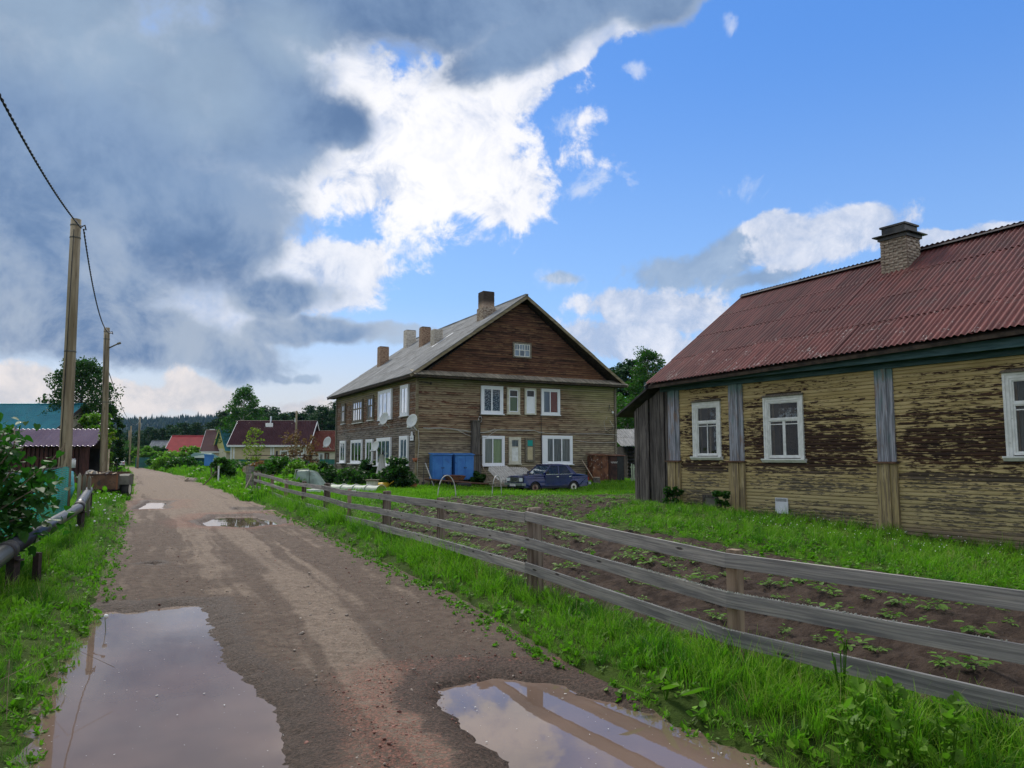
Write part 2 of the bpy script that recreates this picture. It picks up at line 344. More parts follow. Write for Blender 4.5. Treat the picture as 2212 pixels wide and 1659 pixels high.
# weathered board siding of the near house: flaking ochre paint over dark wood
def siding_ochre():
    m, g = newmat('ochre_siding')
    tc = g.obj(); x, y, z = g.sep(tc); r = g.rnd()
    cv = g.n('ShaderNodeCombineXYZ'); g.put(cv.inputs[0], x); g.put(cv.inputs[1], g.m('MULTIPLY', r, 40)); g.put(cv.inputs[2], z)
    st = g.vm('MULTIPLY', cv.outputs[0], (1.0, 1, 3.2))
    nf = g.noise(g.vm('MULTIPLY', cv.outputs[0], (4.6, 1, 26)), 1.0, 8, .68)      # grain-stretched flakes
    nm = g.noise(g.vm('MULTIPLY', cv.outputs[0], (1.0, .3, 4.5)), 1.0, 5, .6)
    big = g.noise(tc, .55, 3, .5)
    # how much paint is left: near the eaves and beside the pilasters it survives
    top = g.ss(z, 2.6, 3.55)
    p = None
    for s0 in (.24, 2.2, 2.72, 6.6, 7.05):
        d = g.ss(g.m('ABSOLUTE', g.m('SUBTRACT', x, s0)), .5, .05)
        p = d if p is None else g.m('MAXIMUM', p, d)
    keep = g.m('ADD', g.m('MULTIPLY', top, .085), g.m('MULTIPLY', p, .075))
    low = g.ss(z, 1.15, .55)
    keep = g.m('ADD', keep, g.m('MULTIPLY', low, .04))
    mid = g.m('MULTIPLY', g.ss(z, .9, 1.5), g.ss(z, 2.7, 1.9))
    keep = g.m('SUBTRACT', keep, g.m('MULTIPLY', mid, .05))
    f = g.m('ADD', g.m('ADD', g.m('MULTIPLY', nf, .82), g.m('MULTIPLY', nm, .18)), g.m('ADD', keep, g.m('MULTIPLY', g.m('SUBTRACT', big, .5), .20)))
    f = g.m('ADD', f, g.m('MULTIPLY', g.m('SUBTRACT', r, .5), .13))
    fr_ = g.m('FRACT', g.m('DIVIDE', g.m('ADD', z, .5), .0885))
    f = g.m('ADD', f, g.m('MULTIPLY', g.m('MAXIMUM', g.ss(fr_, .70, .80), g.ss(fr_, .10, .02)), .050))
    c2v = g.n('ShaderNodeCombineXYZ'); g.put(c2v.inputs[0], g.m('MULTIPLY', x, 2.2)); g.put(c2v.inputs[1], g.m('MULTIPLY', z, 8.5)); vk = g.n('ShaderNodeTexVoronoi', voronoi_dimensions='2D'); g.put(vk.inputs['Vector'], c2v.outputs[0]); vk.inputs['Scale'].default_value = 1.0
    f = g.m('ADD', f, g.m('MULTIPLY', g.ss(vk.outputs['Distance'], .20, .05), .12))
    paint = g.ss(f, .510, .545)
    gr = g.noise(g.vm('MULTIPLY', cv.outputs[0], (1.6, 1, 60)), 1.0, 5, .6)
    wood = g.mix(g.ss(gr, .35, .65), (.014, .008, .0055), (.072, .035, .018))
    wood = g.mix(g.m('MULTIPLY', g.ss(z, 1.5, .9), .75), wood, g.mix(g.ss(gr, .3, .7), (.085, .072, .05), (.20, .17, .115)))
    och = g.mix(g.ss(nm, .35, .65), (.36, .275, .115), (.48, .375, .18))
    och = g.mix(g.m('MULTIPLY', g.ss(z, 1.3, .4), .5), och, (.33, .28, .15))
    dirt = g.ss(gr, .58, .75)
    och = g.mix(g.m('MULTIPLY', dirt, .6), och, (.17, .115, .055))
    base = g.ss(z, .16, -.02)
    col = g.mix(paint, wood, och)
    col = g.mix(g.m('MULTIPLY', base, .8), col, (.20, .15, .10))
    # nail-head columns where the paint held on
    h = g.m('ADD', g.m('MULTIPLY', paint, .6), g.m('MULTIPLY', gr, .6))
    g.out(g.bsdf(col, .78, 0, .25, g.bump(h, .004, .9)))
siding_ochre()

# siding of the two-storey house
def siding_house():
    for name, side in (('front_siding', 0), ('side_siding', 1), ('gable_siding', 2)):
        m, g = newmat(name)
        tc = g.obj(); x, y, z = g.sep(tc); r = g.rnd()
        cv = g.n('ShaderNodeCombineXYZ'); g.put(cv.inputs[0], g.m('ADD', x, y)); g.put(cv.inputs[1], g.m('MULTIPLY', r, 40)); g.put(cv.inputs[2], z)
        gr = g.noise(g.vm('MULTIPLY', cv.outputs[0], (.7, 1, 7)), 1.0, 6, .6)
        g2 = g.noise(g.vm('MULTIPLY', cv.outputs[0], (2.2, 1, 11)), 1.0, 6, .65)
        big = g.noise(tc, .28, 4, .55)
        if side < 2:
            olive = g.mix(g.ss(gr, .35, .65), (.26, .24, .10), (.42, .385, .19))
            brown = g.mix(g.ss(gr, .35, .65), (.075, .040, .024), (.31, .215, .130))
            red = g.mix(g.ss(g2, .35, .65), (.10, .032, .020), (.26, .11, .06))
            grey = g.mix(g.ss(g2, .3, .7), (.10, .080, .058), (.31, .26, .18))
            zz = g.m('ADD', z, g.m('MULTIPLY', g.m('SUBTRACT', big, .5), 2.2))
            if side == 0:
                col = g.mix(g.ss(zz, 5.0, 6.0), brown, olive)
                redm = g.m('MULTIPLY', g.m('MULTIPLY', g.ss(zz, 2.8, 3.6), g.ss(zz, 6.0, 5.2)), g.ss(g.m('ADD', g.m('MULTIPLY', gr, .5), g.m('MULTIPLY', r, .6)), .38, .62))
                col = g.mix(g.m('MULTIPLY', redm, .85), col, red)
                right = g.ss(x, 8.5, 12.5)
                col = g.mix(g.m('MULTIPLY', right, .6), col, g.mix(g.ss(zz, 3.4, 4.2), grey, olive))
                col = g.mix(g.m('MULTIPLY', g.ss(zz, 3.4, 2.0), .75), col, grey)
                gm = g.ss(g.m('ADD', g2, g.m('MULTIPLY', r, .35)), .62, .78)
                col = g.mix(g.m('MULTIPLY', gm, .6), col, (.36, .31, .19))
            else:
                dark = g.mix(g.ss(gr, .35, .65), (.045, .036, .028), (.18, .15, .12))
                col = g.mix(g.ss(zz, 3.1, 3.9), dark, g.mix(g.ss(g2, .3, .7), (.075, .032, .020), (.28, .15, .08)))
                col = g.mix(g.m('MULTIPLY', g.ss(zz, 5.3, 6.0), .9), col, olive)
                gm = g.ss(g.m('ADD', g2, g.m('MULTIPLY', r, .3)), .66, .80)
                col = g.mix(g.m('MULTIPLY', gm, .7), col, (.24, .22, .19))
        else:
            col = g.mix(g.ss(gr, .35, .62), (.024, .013, .010), (.125, .055, .030))
            col = g.mix(g.m('MULTIPLY', g.ss(g.m('ADD', g2, g.m('MULTIPLY', r, .2)), .60, .74), .8), col, (.20, .11, .055))
            hi = g.ss(g.m('ABSOLUTE', g.m('SUBTRACT', x, 6.65)), 2.4, 5.5)
            col = g.mix(g.m('MULTIPLY', hi, .35), col, (.17, .075, .03))
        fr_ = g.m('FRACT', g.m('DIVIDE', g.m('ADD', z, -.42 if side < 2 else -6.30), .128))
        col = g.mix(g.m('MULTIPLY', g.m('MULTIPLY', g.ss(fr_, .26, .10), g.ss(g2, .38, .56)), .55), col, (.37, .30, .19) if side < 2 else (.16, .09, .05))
        col = g.mix(g.m('MULTIPLY', g.ss(fr_, .62, .95), .75), col, (.020, .015, .011))  # shadow line under the board above, painted into the colour
        g.out(g.bsdf(col, .85, 0, .2, g.bump(g2, .006, .9)))
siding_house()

simple('grey_plank', (.12, .105, .09), (.27, .245, .215), 1.0, (1.2, 22, 22), .85, bump=.003, bscale=2.0, vary=.22, c3=(.045, .04, .037), m3=(.62, .72), s3=.8)
simple('grey_post', (.08, .055, .038), (.22, .175, .135), 1.0, (20, 20, 1.5), .88, bump=.006, bscale=2.0, vary=.3)
simple('fresh_post', (.15, .105, .068), (.29, .215, .145), 1.0, (14, 14, 1.5), .8, bump=.003, bscale=2.0, vary=.2)
simple('dark_plank', (.040, .034, .030), (.13, .115, .098), 1.0, (18, 18, 1.2), .85, bump=.005, bscale=1.6, vary=.3, c3=(.20, .185, .16), m3=(.6, .72))
simple('black_plank', (.012, .011, .010), (.05, .042, .036), 1.0, (5, 5, 5), .9, bump=.004, vary=.3)
simple('pole_wood', (.16, .125, .075), (.29, .24, .155), 1.0, (9, 9, .8), .8, bump=.004, bscale=3.0, vary=.12, c3=(.10, .075, .045), m3=(.60, .68))
simple('light_wood', (.36, .27, .17), (.52, .42, .30), 1.5, (3, 3, 3), .8, vary=.25, bump=.003)
simple('log_end', (.50, .33, .17), (.62, .46, .27), 6, rough=.8, vary=.2)
simple('bark', (.05, .042, .034), (.15, .13, .11), 4, (3, 3, .8), .95, bump=.01)
simple('birch_bark', (.40, .38, .35), (.10, .09, .08), 3, (1, 1, 6), .9, lo=.5, hi=.7)

# pilasters: teal paint wearing to silver above, ochre below
def pilaster_mat():
    m, g = newmat('pilaster')
    tc = g.obj(); x, y, z = g.sep(tc); r = g.rnd()
    n = g.noise(g.vm('MULTIPLY', tc, (30, 30, 1.4)), 1, 6, .6); n2 = g.noise(g.vm('MULTIPLY', tc, (8, 8, 2)), 1, 4)
    teal = g.mix(n, (.06, .13, .13), (.16, .26, .25)); silver = g.mix(g.ss(n, .35, .65), (.13, .13, .14), (.36, .37, .40))
    up = g.mix(g.m('MULTIPLY', g.ss(g.m('ADD', z, n2), 4.15, 3.75), g.ss(n2, .2, .45)), teal, silver)
    up = g.mix(g.m('MULTIPLY', g.ss(n2, .55, .68), .6), up, (.25, .15, .09))
    lo_ = g.mix(g.ss(n, .38, .6), (.36, .28, .13), (.17, .13, .08)); lo_ = g.mix(g.ss(n2, .52, .7), lo_, (.42, .34, .19))
    g.out(g.bsdf(g.mix(g.ss(z, 1.50, 1.49), up, lo_), .75, 0, .25, g.bump(n, .004, .8)))
pilaster_mat()
simple('teal_board', (.020, .060, .062), (.055, .11, .115), 1, (2, 6, 20), .7, bump=.002, c3=(.10, .10, .09), m3=(.64, .74))
simple('white_paint', (.60, .61, .56), (.74, .75, .71), 2, (3, 3, 3), .55, spec=.35, bump=.0015, bscale=8, c3=(.40, .39, .34), m3=(.64, .78), s3=5)
simple('cream_paint', (.50, .47, .36), (.62, .60, .49), 2, (3, 3, 3), .6, bump=.001, bscale=8)
simple('white_pvc', (.80, .81, .82), (.74, .76, .78), 1.5, rough=.35, spec=.45)
simple('white_metal', (.72, .74, .76), (.60, .62, .64), 2, rough=.45, c3=(.35, .36, .34), m3=(.66, .75))
simple('old_wood_frame', (.10, .085, .06), (.24, .21, .155), 2, (12, 12, 12), .85, bump=.002)
simple('trim_white', (.72, .72, .70), (.62, .62, .60), 1, rough=.6)

# corrugated asbestos, grey with lichen; red painted corrugated
def slate(name, a, b, lich, la, streak=None, rough=.85, lz=None):
    m, g = newmat(name)
    tc = g.obj((1, 1, 1), True)
    gl = g.obj()
    n = g.noise(g.vm('MULTIPLY', tc, (9, 1.1, 1)), 1, 6, .6); n2 = g.noise(tc, 2.2, 7, .65); n3 = g.noise(g.vm('MULTIPLY', tc, (26, 14, 14)), 1, 6, .65)
    col = g.mix(g.ss(n, .3, .7), a, b)
    if streak is not None: col = g.mix(g.m('MULTIPLY', g.ss(n2, .5, .7), .7), col, streak)
    lm = g.ss(g.m('ADD', g.m('MULTIPLY', n3, .6), g.m('MULTIPLY', n2, .4)), la[0], la[1])
    if lz: 
        zz = g.sep(gl)[1]
        lm = g.m('MULTIPLY', lm, g.ss(zz, lz[1], lz[0], .08, 1.0))
    col = g.mix(lm, col, lich)
    col = g.vary(col, .16)
    g.out(g.bsdf(col, rough, 0, .25, g.bump(n3, .004, .5)))
slate('grey_slate', (.13, .135, .135), (.27, .275, .27), (.42, .42, .38), (.58, .72), (.09, .085, .075))
slate('red_slate', (.058, .0175, .016), (.122, .036, .031), (.40, .35, .32), (.64, .68), (.065, .033, .028), .62, None)
slate('red_slate_lichen', (.070, .021, .019), (.140, .042, .036), (.40, .35, .32), (.58, .63), (.075, .04, .035), .68, None)
simple('awning_board', (.15, .13, .095), (.30, .265, .20), 1, (14, 1.5, 2), .9, bump=.004, vary=.25, c3=(.07, .055, .04), m3=(.62, .7))
simple('ridge_dark', (.030, .026, .026), (.07, .06, .055), 3, rough=.7)
simple('soffit', (.030, .022, .016), (.07, .05, .035), 3, (2, 2, 2), .9)
simple('verge_board', (.16, .125, .07), (.27, .22, .14), 1, (1, 8, 8), .85)

def brick_mat(name, a, b, soot=True):
    m, g = newmat(name)
    r = g.rnd(); tc = g.obj(); n = g.noise(g.vm('MULTIPLY', tc, (7, 7, 14)), 1, 4, .7)
    n2 = g.noise(tc, 14, 6, .6)
    col = g.mix(g.ss(n, .35, .65), a, b)
    col = g.mix(g.m('MULTIPLY', g.ss(n2, .5, .7), .4), col, (.09, .06, .045))
    if soot is not None:
        z = g.sep(g.n('ShaderNodeTexCoord').outputs['Object'])[2]
        col = g.mix(g.m('MULTIPLY', g.ss(g.m('ADD', z, g.m('MULTIPLY', n, .5)), soot, soot + .5), .9), col, (.022, .018, .016))
    g.out(g.bsdf(g.vary(col, .2), .9, 0, .2, g.bump(n2, .004, .8)))
brick_mat('brick_tan', (.30, .20, .14), (.52, .42, .32), 11.0)
brick_mat('brick_pale', (.46, .40, .32), (.74, .69, .60), None)
brick_mat('brick_brown', (.24, .14, .09), (.50, .36, .25), None)
brick_mat('brick_old', (.17, .11, .075), (.46, .40, .31), None)
simple('mortar', (.07, .055, .045), (.13, .11, .09), 8, rough=.95)
simple('plaster', (.30, .23, .165), (.38, .31, .235), 1.2, rough=.95, c3=(.18, .14, .10), m3=(.55, .7), bump=.006)
simple('sheet_black', (.012, .013, .013), (.05, .048, .042), 3, rough=.45, spec=.5, metal=.3, c3=(.16, .12, .07), m3=(.66, .74))

# glass: mirror-ish over what is behind it
def glass(name, tint=(.80, .84, .84), base=.0, rough=.02):
    m, g = newmat(name)
    fr = g.n('ShaderNodeFresnel'); fr.inputs[0].default_value = 1.5
    tr = g.n('ShaderNodeBsdfTransparent'); tr.inputs[0].default_value = (*tint, 1)
    gl = g.n('ShaderNodeBsdfGlossy'); gl.inputs['Roughness'].default_value = rough
    g.L.new(g.bump(g.noise(g.obj(), 1.3, 2), .02, .35), gl.inputs['Normal'])
    mx = g.n('ShaderNodeMixShader'); g.L.new(g.m('ADD', fr.outputs[0], base, clamp=True), mx.inputs[0]); g.L.new(tr.outputs[0], mx.inputs[1]); g.L.new(gl.outputs[0], mx.inputs[2])
    g.out(mx.outputs[0])
glass('glass'); glass('car_glass', (.22, .25, .25), .02)
simple('room_dark', (.012, .012, .012), (.03, .028, .025), 2, rough=.95)
simple('curtain_white', (.40, .43, .46), (.62, .64, .66), 1, (30, 30, .6), .9)
simple('curtain_lace', (.08, .10, .13), (.50, .54, .58), 14, (1, 1, 1), .9, lo=.5, hi=.56, roff=False)
simple('curtain_green', (.25, .31, .11), (.31, .37, .15), 1, (20, 20, .5), .9)
simple('curtain_red', (.30, .05, .035), (.40, .09, .06), 1, (26, 26, .8), .9)
simple('curtain_blue', (.22, .30, .42), (.34, .42, .52), 1, (20, 20, .5), .9)
simple('curtain_grey', (.16, .20, .20), (.34, .38, .38), 1, (26, 26, .7), .9)
simple('curtain_cream', (.46, .45, .36), (.58, .57, .47), 1, (20, 20, .6), .9)
simple('board_teal', (.01, .28, .24), rough=.6); simple('board_cream', (.50, .43, .26), (.44, .37, .22), 3, rough=.8)
simple('terracotta', (.26, .08, .04), (.33, .12, .06), 4, rough=.8)

simple('locker_blue', (.035, .15, .44), (.05, .20, .50), 2, rough=.5, spec=.4, c3=(.02, .07, .20), m3=(.62, .74), s3=3)
simple('rust', (.075, .028, .016), (.20, .085, .04), 3, rough=.85, c3=(.36, .30, .24), m3=(.60, .68), s3=4, bump=.002)
simple('rust_dark', (.022, .010, .008), (.06, .025, .018), 3, rough=.7, c3=(.13, .06, .035), m3=(.64, .72), bump=.002)
simple('rust_brown', (.085, .045, .025), (.155, .085, .05), 3, (1, 1, 1), .85, c3=(.055, .045, .038), m3=(.55, .66), bump=.003)
simple('olive_metal', (.10, .095, .075), (.16, .15, .12), 3, rough=.7, c3=(.10, .05, .03), m3=(.64, .72))
simple('dark_iron', (.018, .016, .015), (.05, .04, .033), 6, rough=.6, spec=.4)
simple('iron_post', (.022, .014, .012), (.06, .038, .03), 8, rough=.7)
simple('black_pipe', (.008, .010, .015), (.018, .022, .032), 2, rough=.36, spec=.45, c3=(.06, .07, .08), m3=(.70, .78), s3=10)
simple('cable_black', (.012, .012, .014), rough=.5)
simple('cable_white', (.42, .41, .37), (.50, .49, .45), 4, rough=.6)
simple('rubber', (.018, .018, .018), (.035, .033, .03), 8, rough=.8)
simple('rim_white', (.62, .60, .52), (.30, .20, .13), 5, rough=.5, lo=.5, hi=.7)
simple('rim_rust', (.12, .055, .03), (.30, .22, .16), 6, rough=.7)
simple('chrome', (.62, .63, .64), (.50, .50, .50), 6, rough=.25, metal=.9)
simple('bumper_metal', (.42, .45, .48), (.30, .32, .33), 5, rough=.35, metal=.7)
simple('black_trim', (.012, .012, .013), (.022, .022, .022), 4, rough=.5)
simple('headlamp', (.70, .74, .74), (.5, .54, .54), 6, rough=.12, spec=.8)
simple('tail_red', (.35, .02, .015), rough=.3)
simple('plate_white', (.66, .66, .64), (.45, .44, .41), 3, rough=.5)
simple('seat_dark', (.03, .028, .026), (.05, .045, .04), 5, rough=.9)
def carpaint(name, c, c2, flake=.25):
    m, g = newmat(name)
    n = g.noise(g.obj(), 1.4, 5); z = g.sep(g.obj())[2]
    col = g.mix(g.ss(n, .35, .7), c, c2)
    dust = g.m('MULTIPLY', g.ss(g.m('ADD', z, g.m('MULTIPLY', n, .3)), .62, .40), .5)
    col = g.mix(dust, col, (.10, .085, .07))
    g.out(g.bsdf(col, g.mixf(dust, .24, .8), 0, .5, None, Coat_Weight=.3, Coat_Roughness=.10))
carpaint('paint_navy', (.003, .009, .078), (.006, .016, .120)); carpaint('paint_silver', (.48, .50, .52), (.56, .58, .60))
simple('dish_white', (.62, .64, .60), (.50, .52, .49), 2, rough=.5)
simple('film', (.34, .37, .36), (.48, .50, .49), 2, rough=.5, spec=.4, vary=.1, Alpha=.5)
simple('film_green', (.26, .33, .28), (.15, .19, .16), 1.6, rough=.4, spec=.5, lo=.4, hi=.6, bump=.03)
simple('cloth_white', (.55, .54, .50), (.42, .41, .37), 1, (18, 18, .7), .9)
simple('white_pipe', (.50, .50, .46), (.40, .40, .36), 4, rough=.4)
simple('plastic_yellow', (.55, .35, .02), rough=.5); simple('plastic_red', (.45, .06, .03), rough=.5); simple('plastic_teal', (.08, .40, .42), (.2, .55, .6), 8, rough=.5)
simple('mail_blue', (.06, .22, .52), (.04, .17, .44), 3, rough=.5)
simple('stone_tan', (.28, .22, .16), (.42, .36, .28), 3, rough=.9, vary=.2, bump=.01)
simple('sack_beige', (.42, .33, .22), (.56, .46, .33), 2, rough=.9, bump=.02)
simple('green_metal', (.008, .085, .075), (.014, .12, .10), 2, rough=.5, spec=.4)
simple('siding_beige', (.46, .37, .21), (.52, .43, .26), 1, rough=.6); simple('siding_cream', (.52, .47, .34), (.58, .53, .40), 1, rough=.6); simple('siding_pink', (.56, .44, .33), (.62, .50, .38), 1, rough=.6)
simple('wall_yellow', (.42, .40, .12), (.5, .48, .18), 1, rough=.7)
simple('tile_teal', (.010, .165, .215), (.018, .21, .26), 1, rough=.42, spec=.5, vary=.1)
simple('tile_purple', (.20, .135, .185), (.255, .18, .235), 1, rough=.38, spec=.5, vary=.08)
simple('tile_brown', (.055, .020, .024), (.078, .030, .034), 1, rough=.65, spec=.2, vary=.08)
simple('tile_rust', (.14, .040, .026), (.18, .055, .036), 1, rough=.65, spec=.2, vary=.08)
simple('sheet_red', (.22, .018, .022), (.27, .025, .03), 1, rough=.75, spec=.15); simple('sheet_brown', (.085, .036, .032), (.115, .05, .042), .6, rough=.6)
simple('sheet_grey', (.12, .13, .14), (.21, .225, .235), 1, (8, 1, 1), .9, spec=.1)
simple('picket_brown', (.035, .012, .010), (.075, .026, .020), 2, (4, 4, 1), .7, vary=.25)
simple('picket_weathered', (.20, .17, .125), (.34, .30, .22), 2, (5, 5, 1), .85, vary=.28)
simple('picket_green', (.22, .26, .17), (.36, .40, .28), 2, (5, 5, 1), .85, vary=.2)
simple('wool_grey', (.16, .155, .14), (.22, .21, .19), 3, rough=.9)
simple('reveal_grey', (.20, .205, .19), (.26, .265, .25), 2, rough=.8)
simple('lichen', (.20, .21, .17), (.40, .41, .35), 30, rough=.95, bump=.004)

# netting: many small holes, real geometry carries the strands
simple('net_green', (.01, .40, .33), (.03, .55, .46), 3, rough=.6)

def leafmat(name, a, b, vary=.25, transl=.35, rough=.55, tipc=None):
    m, g = newmat(name)
    sh = g.attr('shade'); n = g.noise(g.obj(), .8, 3)
    col = g.mix(sh, a, b)
    if tipc is not None: col = g.mix(g.ss(g.attr('tip'), .3, 1.0), col, tipc)
    col = g.vary(col, vary)
    x = g.n('ShaderNodeMixShader'); x.inputs[0].default_value = transl
    t = g.n('ShaderNodeBsdfTranslucent'); g.L.new(g.mix(.5, col, (a[0] * 2.2, b[1] * 1.9, a[2])), t.inputs[0])
    g.L.new(g.bsdf(col, rough, 0, .16), x.inputs[1]); g.L.new(t.outputs[0], x.inputs[2]); g.out(x.outputs[0])
leafmat('leaf_birch', (.020, .062, .008), (.060, .135, .018)); leafmat('leaf_bright', (.070, .150, .014), (.150, .270, .030))
leafmat('leaf_dark', (.014, .040, .010), (.038, .082, .018)); leafmat('leaf_lilac', (.014, .050, .010), (.048, .120, .018), transl=.3, rough=.55)
leafmat('needle', (.007, .028, .012), (.040, .088, .028), transl=.1, rough=.7); leafmat('needle_far', (.008, .022, .014), (.013, .032, .018), transl=0, rough=.95, vary=0)
leafmat('leaf_peony', (.012, .040, .010), (.040, .085, .018), rough=.4); leafmat('leaf_potato', (.075, .150, .022), (.130, .230, .040), vary=.2)
leafmat('leaf_rusty', (.10, .085, .03), (.20, .085, .045)); leafmat('leaf_yellow', (.10, .15, .012), (.22, .26, .03))
leafmat('grass_blade', (.052, .140, .008), (.150, .285, .020), vary=.28, transl=.38, rough=.5, tipc=(.19, .32, .018))
leafmat('grass_dark', (.018, .075, .005), (.060, .165, .010), vary=.22, transl=.3, rough=.5)
leafmat('grass_pale', (.110, .165, .045), (.20, .26, .09), vary=.22, transl=.3)
leafmat('grass_dry', (.26, .20, .10), (.36, .30, .16), vary=.2, transl=.2); leafmat('weed', (.060, .150, .008), (.15, .29, .022), vary=.2)
leafmat('weed_pale', (.12, .18, .05), (.22, .29, .11), vary=.2)

# ground under the grass
def ground_mat():
    m, g = newmat('ground')
    tc = g.obj(); n = g.noise(tc, .35, 6); n2 = g.noise(tc, 3.0, 8, .65); n3 = g.noise(tc, 24, 5, .7)
    col = g.mix(g.ss(n2, .35, .65), (.040, .090, .007), (.095, .180, .014))
    col = g.mix(g.m('MULTIPLY', g.ss(n, .55, .72), .6), col, (.10, .13, .035))
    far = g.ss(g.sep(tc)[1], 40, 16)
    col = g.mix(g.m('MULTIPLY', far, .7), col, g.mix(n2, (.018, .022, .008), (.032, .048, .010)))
    g.out(g.bsdf(g.vary(col, 0.0), .95, 0, .1, g.bump(g.m('ADD', n2, n3), .04, .8)))
ground_mat()
def soil_mat():
    m, g = newmat('soil')
    tc = g.obj(); n = g.noise(tc, 1.2, 6); n2 = g.noise(tc, 26, 8, .7); n3 = g.noise(tc, 7, 6, .6)
    col = g.mix(g.ss(n3, .35, .65), (.030, .020, .0145), (.066, .046, .034))
    col = g.mix(g.m('MULTIPLY', g.ss(n, .5, .7), .5), col, (.095, .068, .05))
    col = g.mix(g.m('MULTIPLY', g.ss(n2, .60, .70), .6), col, (.14, .105, .08))
    g.out(g.bsdf(col, .95, 0, .15, g.bump(n2, .045, 1.0)))
soil_mat()
def road_mat():
    m, g = newmat('dirt_road')
    tc = g.obj(); wet = g.attr('wet'); trk = g.attr('track'); red = g.attr('red')
    n = g.noise(tc, 1.1, 6, .6); n2 = g.noise(tc, 9, 8, .68); n3 = g.noise(tc, 42, 6, .7); n4 = g.noise(g.vm('ADD', tc, (4, 9, 2)), 60, 3, .6)
    dry = g.mix(g.ss(n2, .35, .68), (.135, .103, .074), (.225, .178, .132))
    dry = g.mix(g.m('MULTIPLY', g.ss(n3, .52, .64), .6), dry, (.36, .29, .22)); dry = g.mix(g.m('MULTIPLY', g.ss(n3, .44, .34), .6), dry, (.10, .07, .05))
    damp = g.mix(g.ss(n2, .35, .65), (.068, .050, .036), (.115, .088, .064))
    col = g.mix(g.ss(g.m('ADD', trk, g.m('MULTIPLY', g.m('SUBTRACT', n, .5), .9)), .35, .75), damp, dry)
    reds = g.mix(g.ss(n4, .42, .58), (.12, .055, .04), (.30, .13, .09))
    col = g.mix(g.m('MULTIPLY', g.m('MULTIPLY', red, g.ss(n3, .42, .56)), .8), col, reds)
    peb = g.n('ShaderNodeTexVoronoi'); g.put(peb.inputs['Vector'], tc); peb.inputs['Scale'].default_value = 26
    pm = g.m('MULTIPLY', g.ss(peb.outputs['Distance'], .30, .16), g.ss(n3, .5, .62))
    col = g.mix(g.m('MULTIPLY', pm, .7), col, g.mix(g.sep(peb.outputs['Color'])[0], (.19, .12, .09), (.36, .32, .27)))
    wm = g.ss(g.m('ADD', wet, g.m('MULTIPLY', g.m('SUBTRACT', n2, .5), 1.5)), .40, .80)
    col = g.mix(g.m('MULTIPLY', wm, .8), col, g.mix(g.ss(n3, .4, .6), (.024, .015, .010), (.080, .054, .040)))
    g.out(g.bsdf(col, g.mixf(wm, .92, .62), 0, g.mixf(wm, .25, .12), g.bump(g.m('ADD', g.m('ADD', g.m('MULTIPLY', n2, .5), g.m('MULTIPLY', n3, .6)), g.m('MULTIPLY', pm, .5)), .040, 1.0)))
road_mat()
def water_mat():
    m, g = newmat('puddle_water')
    tc = g.obj(); n = g.noise(tc, .9, 3); rip = g.noise(g.vm('MULTIPLY', tc, (1, 1, 1)), 2.2, 3)
    col = g.mix(g.ss(n, .35, .65), (.155, .105, .080), (.115, .080, .062))
    g.out(g.bsdf(col, .015, 0, .62, g.bump(rip, .0012, .5), IOR=1.40))
water_mat()
simple('pebble_red', (.13, .05, .035), (.24, .11, .08), 5, rough=.75, vary=.35); simple('pebble_grey', (.16, .125, .10), (.32, .27, .22), 5, rough=.8, vary=.35)
simple('fluff', (.60, .60, .56), (.75, .75, .72), 9, rough=.9)
simple('twig', (.14, .10, .07), (.24, .18, .12), 6, rough=.9)
simple('floating_bit', (.50, .50, .47), (.62, .60, .56), 9, rough=.8)
simple('flower_pink', (.40, .06, .18), rough=.7)

def rail_mat():
    m, g = newmat('rail_plank')
    gu = g.attr('gu'); gv = g.attr('gv'); r = g.rnd()
    cv = g.n('ShaderNodeCombineXYZ'); g.put(cv.inputs[0], gu); g.put(cv.inputs[1], g.m('MULTIPLY', r, 30)); g.put(cv.inputs[2], gv)
    wv = g.noise(g.vm('MULTIPLY', cv.outputs[0], (1.6, 1, 5)), 1, 3, .5)
    c2 = g.vm('ADD', cv.outputs[0], g.n('ShaderNodeCombineXYZ').outputs[0])
    zz = g.m('ADD', gv, g.m('MULTIPLY', wv, .05)); cw = g.n('ShaderNodeCombineXYZ'); g.put(cw.inputs[0], gu); g.put(cw.inputs[1], g.m('MULTIPLY', r, 30)); g.put(cw.inputs[2], zz)
    gr = g.noise(g.vm('MULTIPLY', cw.outputs[0], (2.2, 1, 60)), 1, 7, .66); big = g.noise(g.vm('MULTIPLY', cv.outputs[0], (2.0, 1, 14)), 1, 5, .6)
    col = g.mix(g.ss(gr, .33, .67), (.135, .128, .12), (.285, .270, .245))
    col = g.mix(g.m('MULTIPLY', g.ss(big, .48, .70), .75), col, (.095, .093, .095))
    col = g.mix(g.m('MULTIPLY', g.ss(big, .46, .30), .55), col, (.34, .31, .26))
    c2v = g.n('ShaderNodeCombineXYZ'); g.put(c2v.inputs[0], g.m('MULTIPLY', gu, 2.6)); g.put(c2v.inputs[1], g.m('MULTIPLY', gv, 7.5)); vo = g.n('ShaderNodeTexVoronoi', voronoi_dimensions='2D'); g.put(vo.inputs['Vector'], c2v.outputs[0]); vo.inputs['Scale'].default_value = 1.0; vo.inputs['Randomness'].default_value = .9
    kn = g.m('MULTIPLY', g.ss(vo.outputs['Distance'], .13, .05), g.ss(g.sep(vo.outputs['Color'])[0], .62, .64)); col = g.mix(g.m('MULTIPLY', kn, .9), col, (.022, .018, .016))
    g.out(g.bsdf(g.vary(col, .14), .85, 0, .2, g.bump(g.m('SUBTRACT', gr, kn), .003, .9)))
rail_mat()
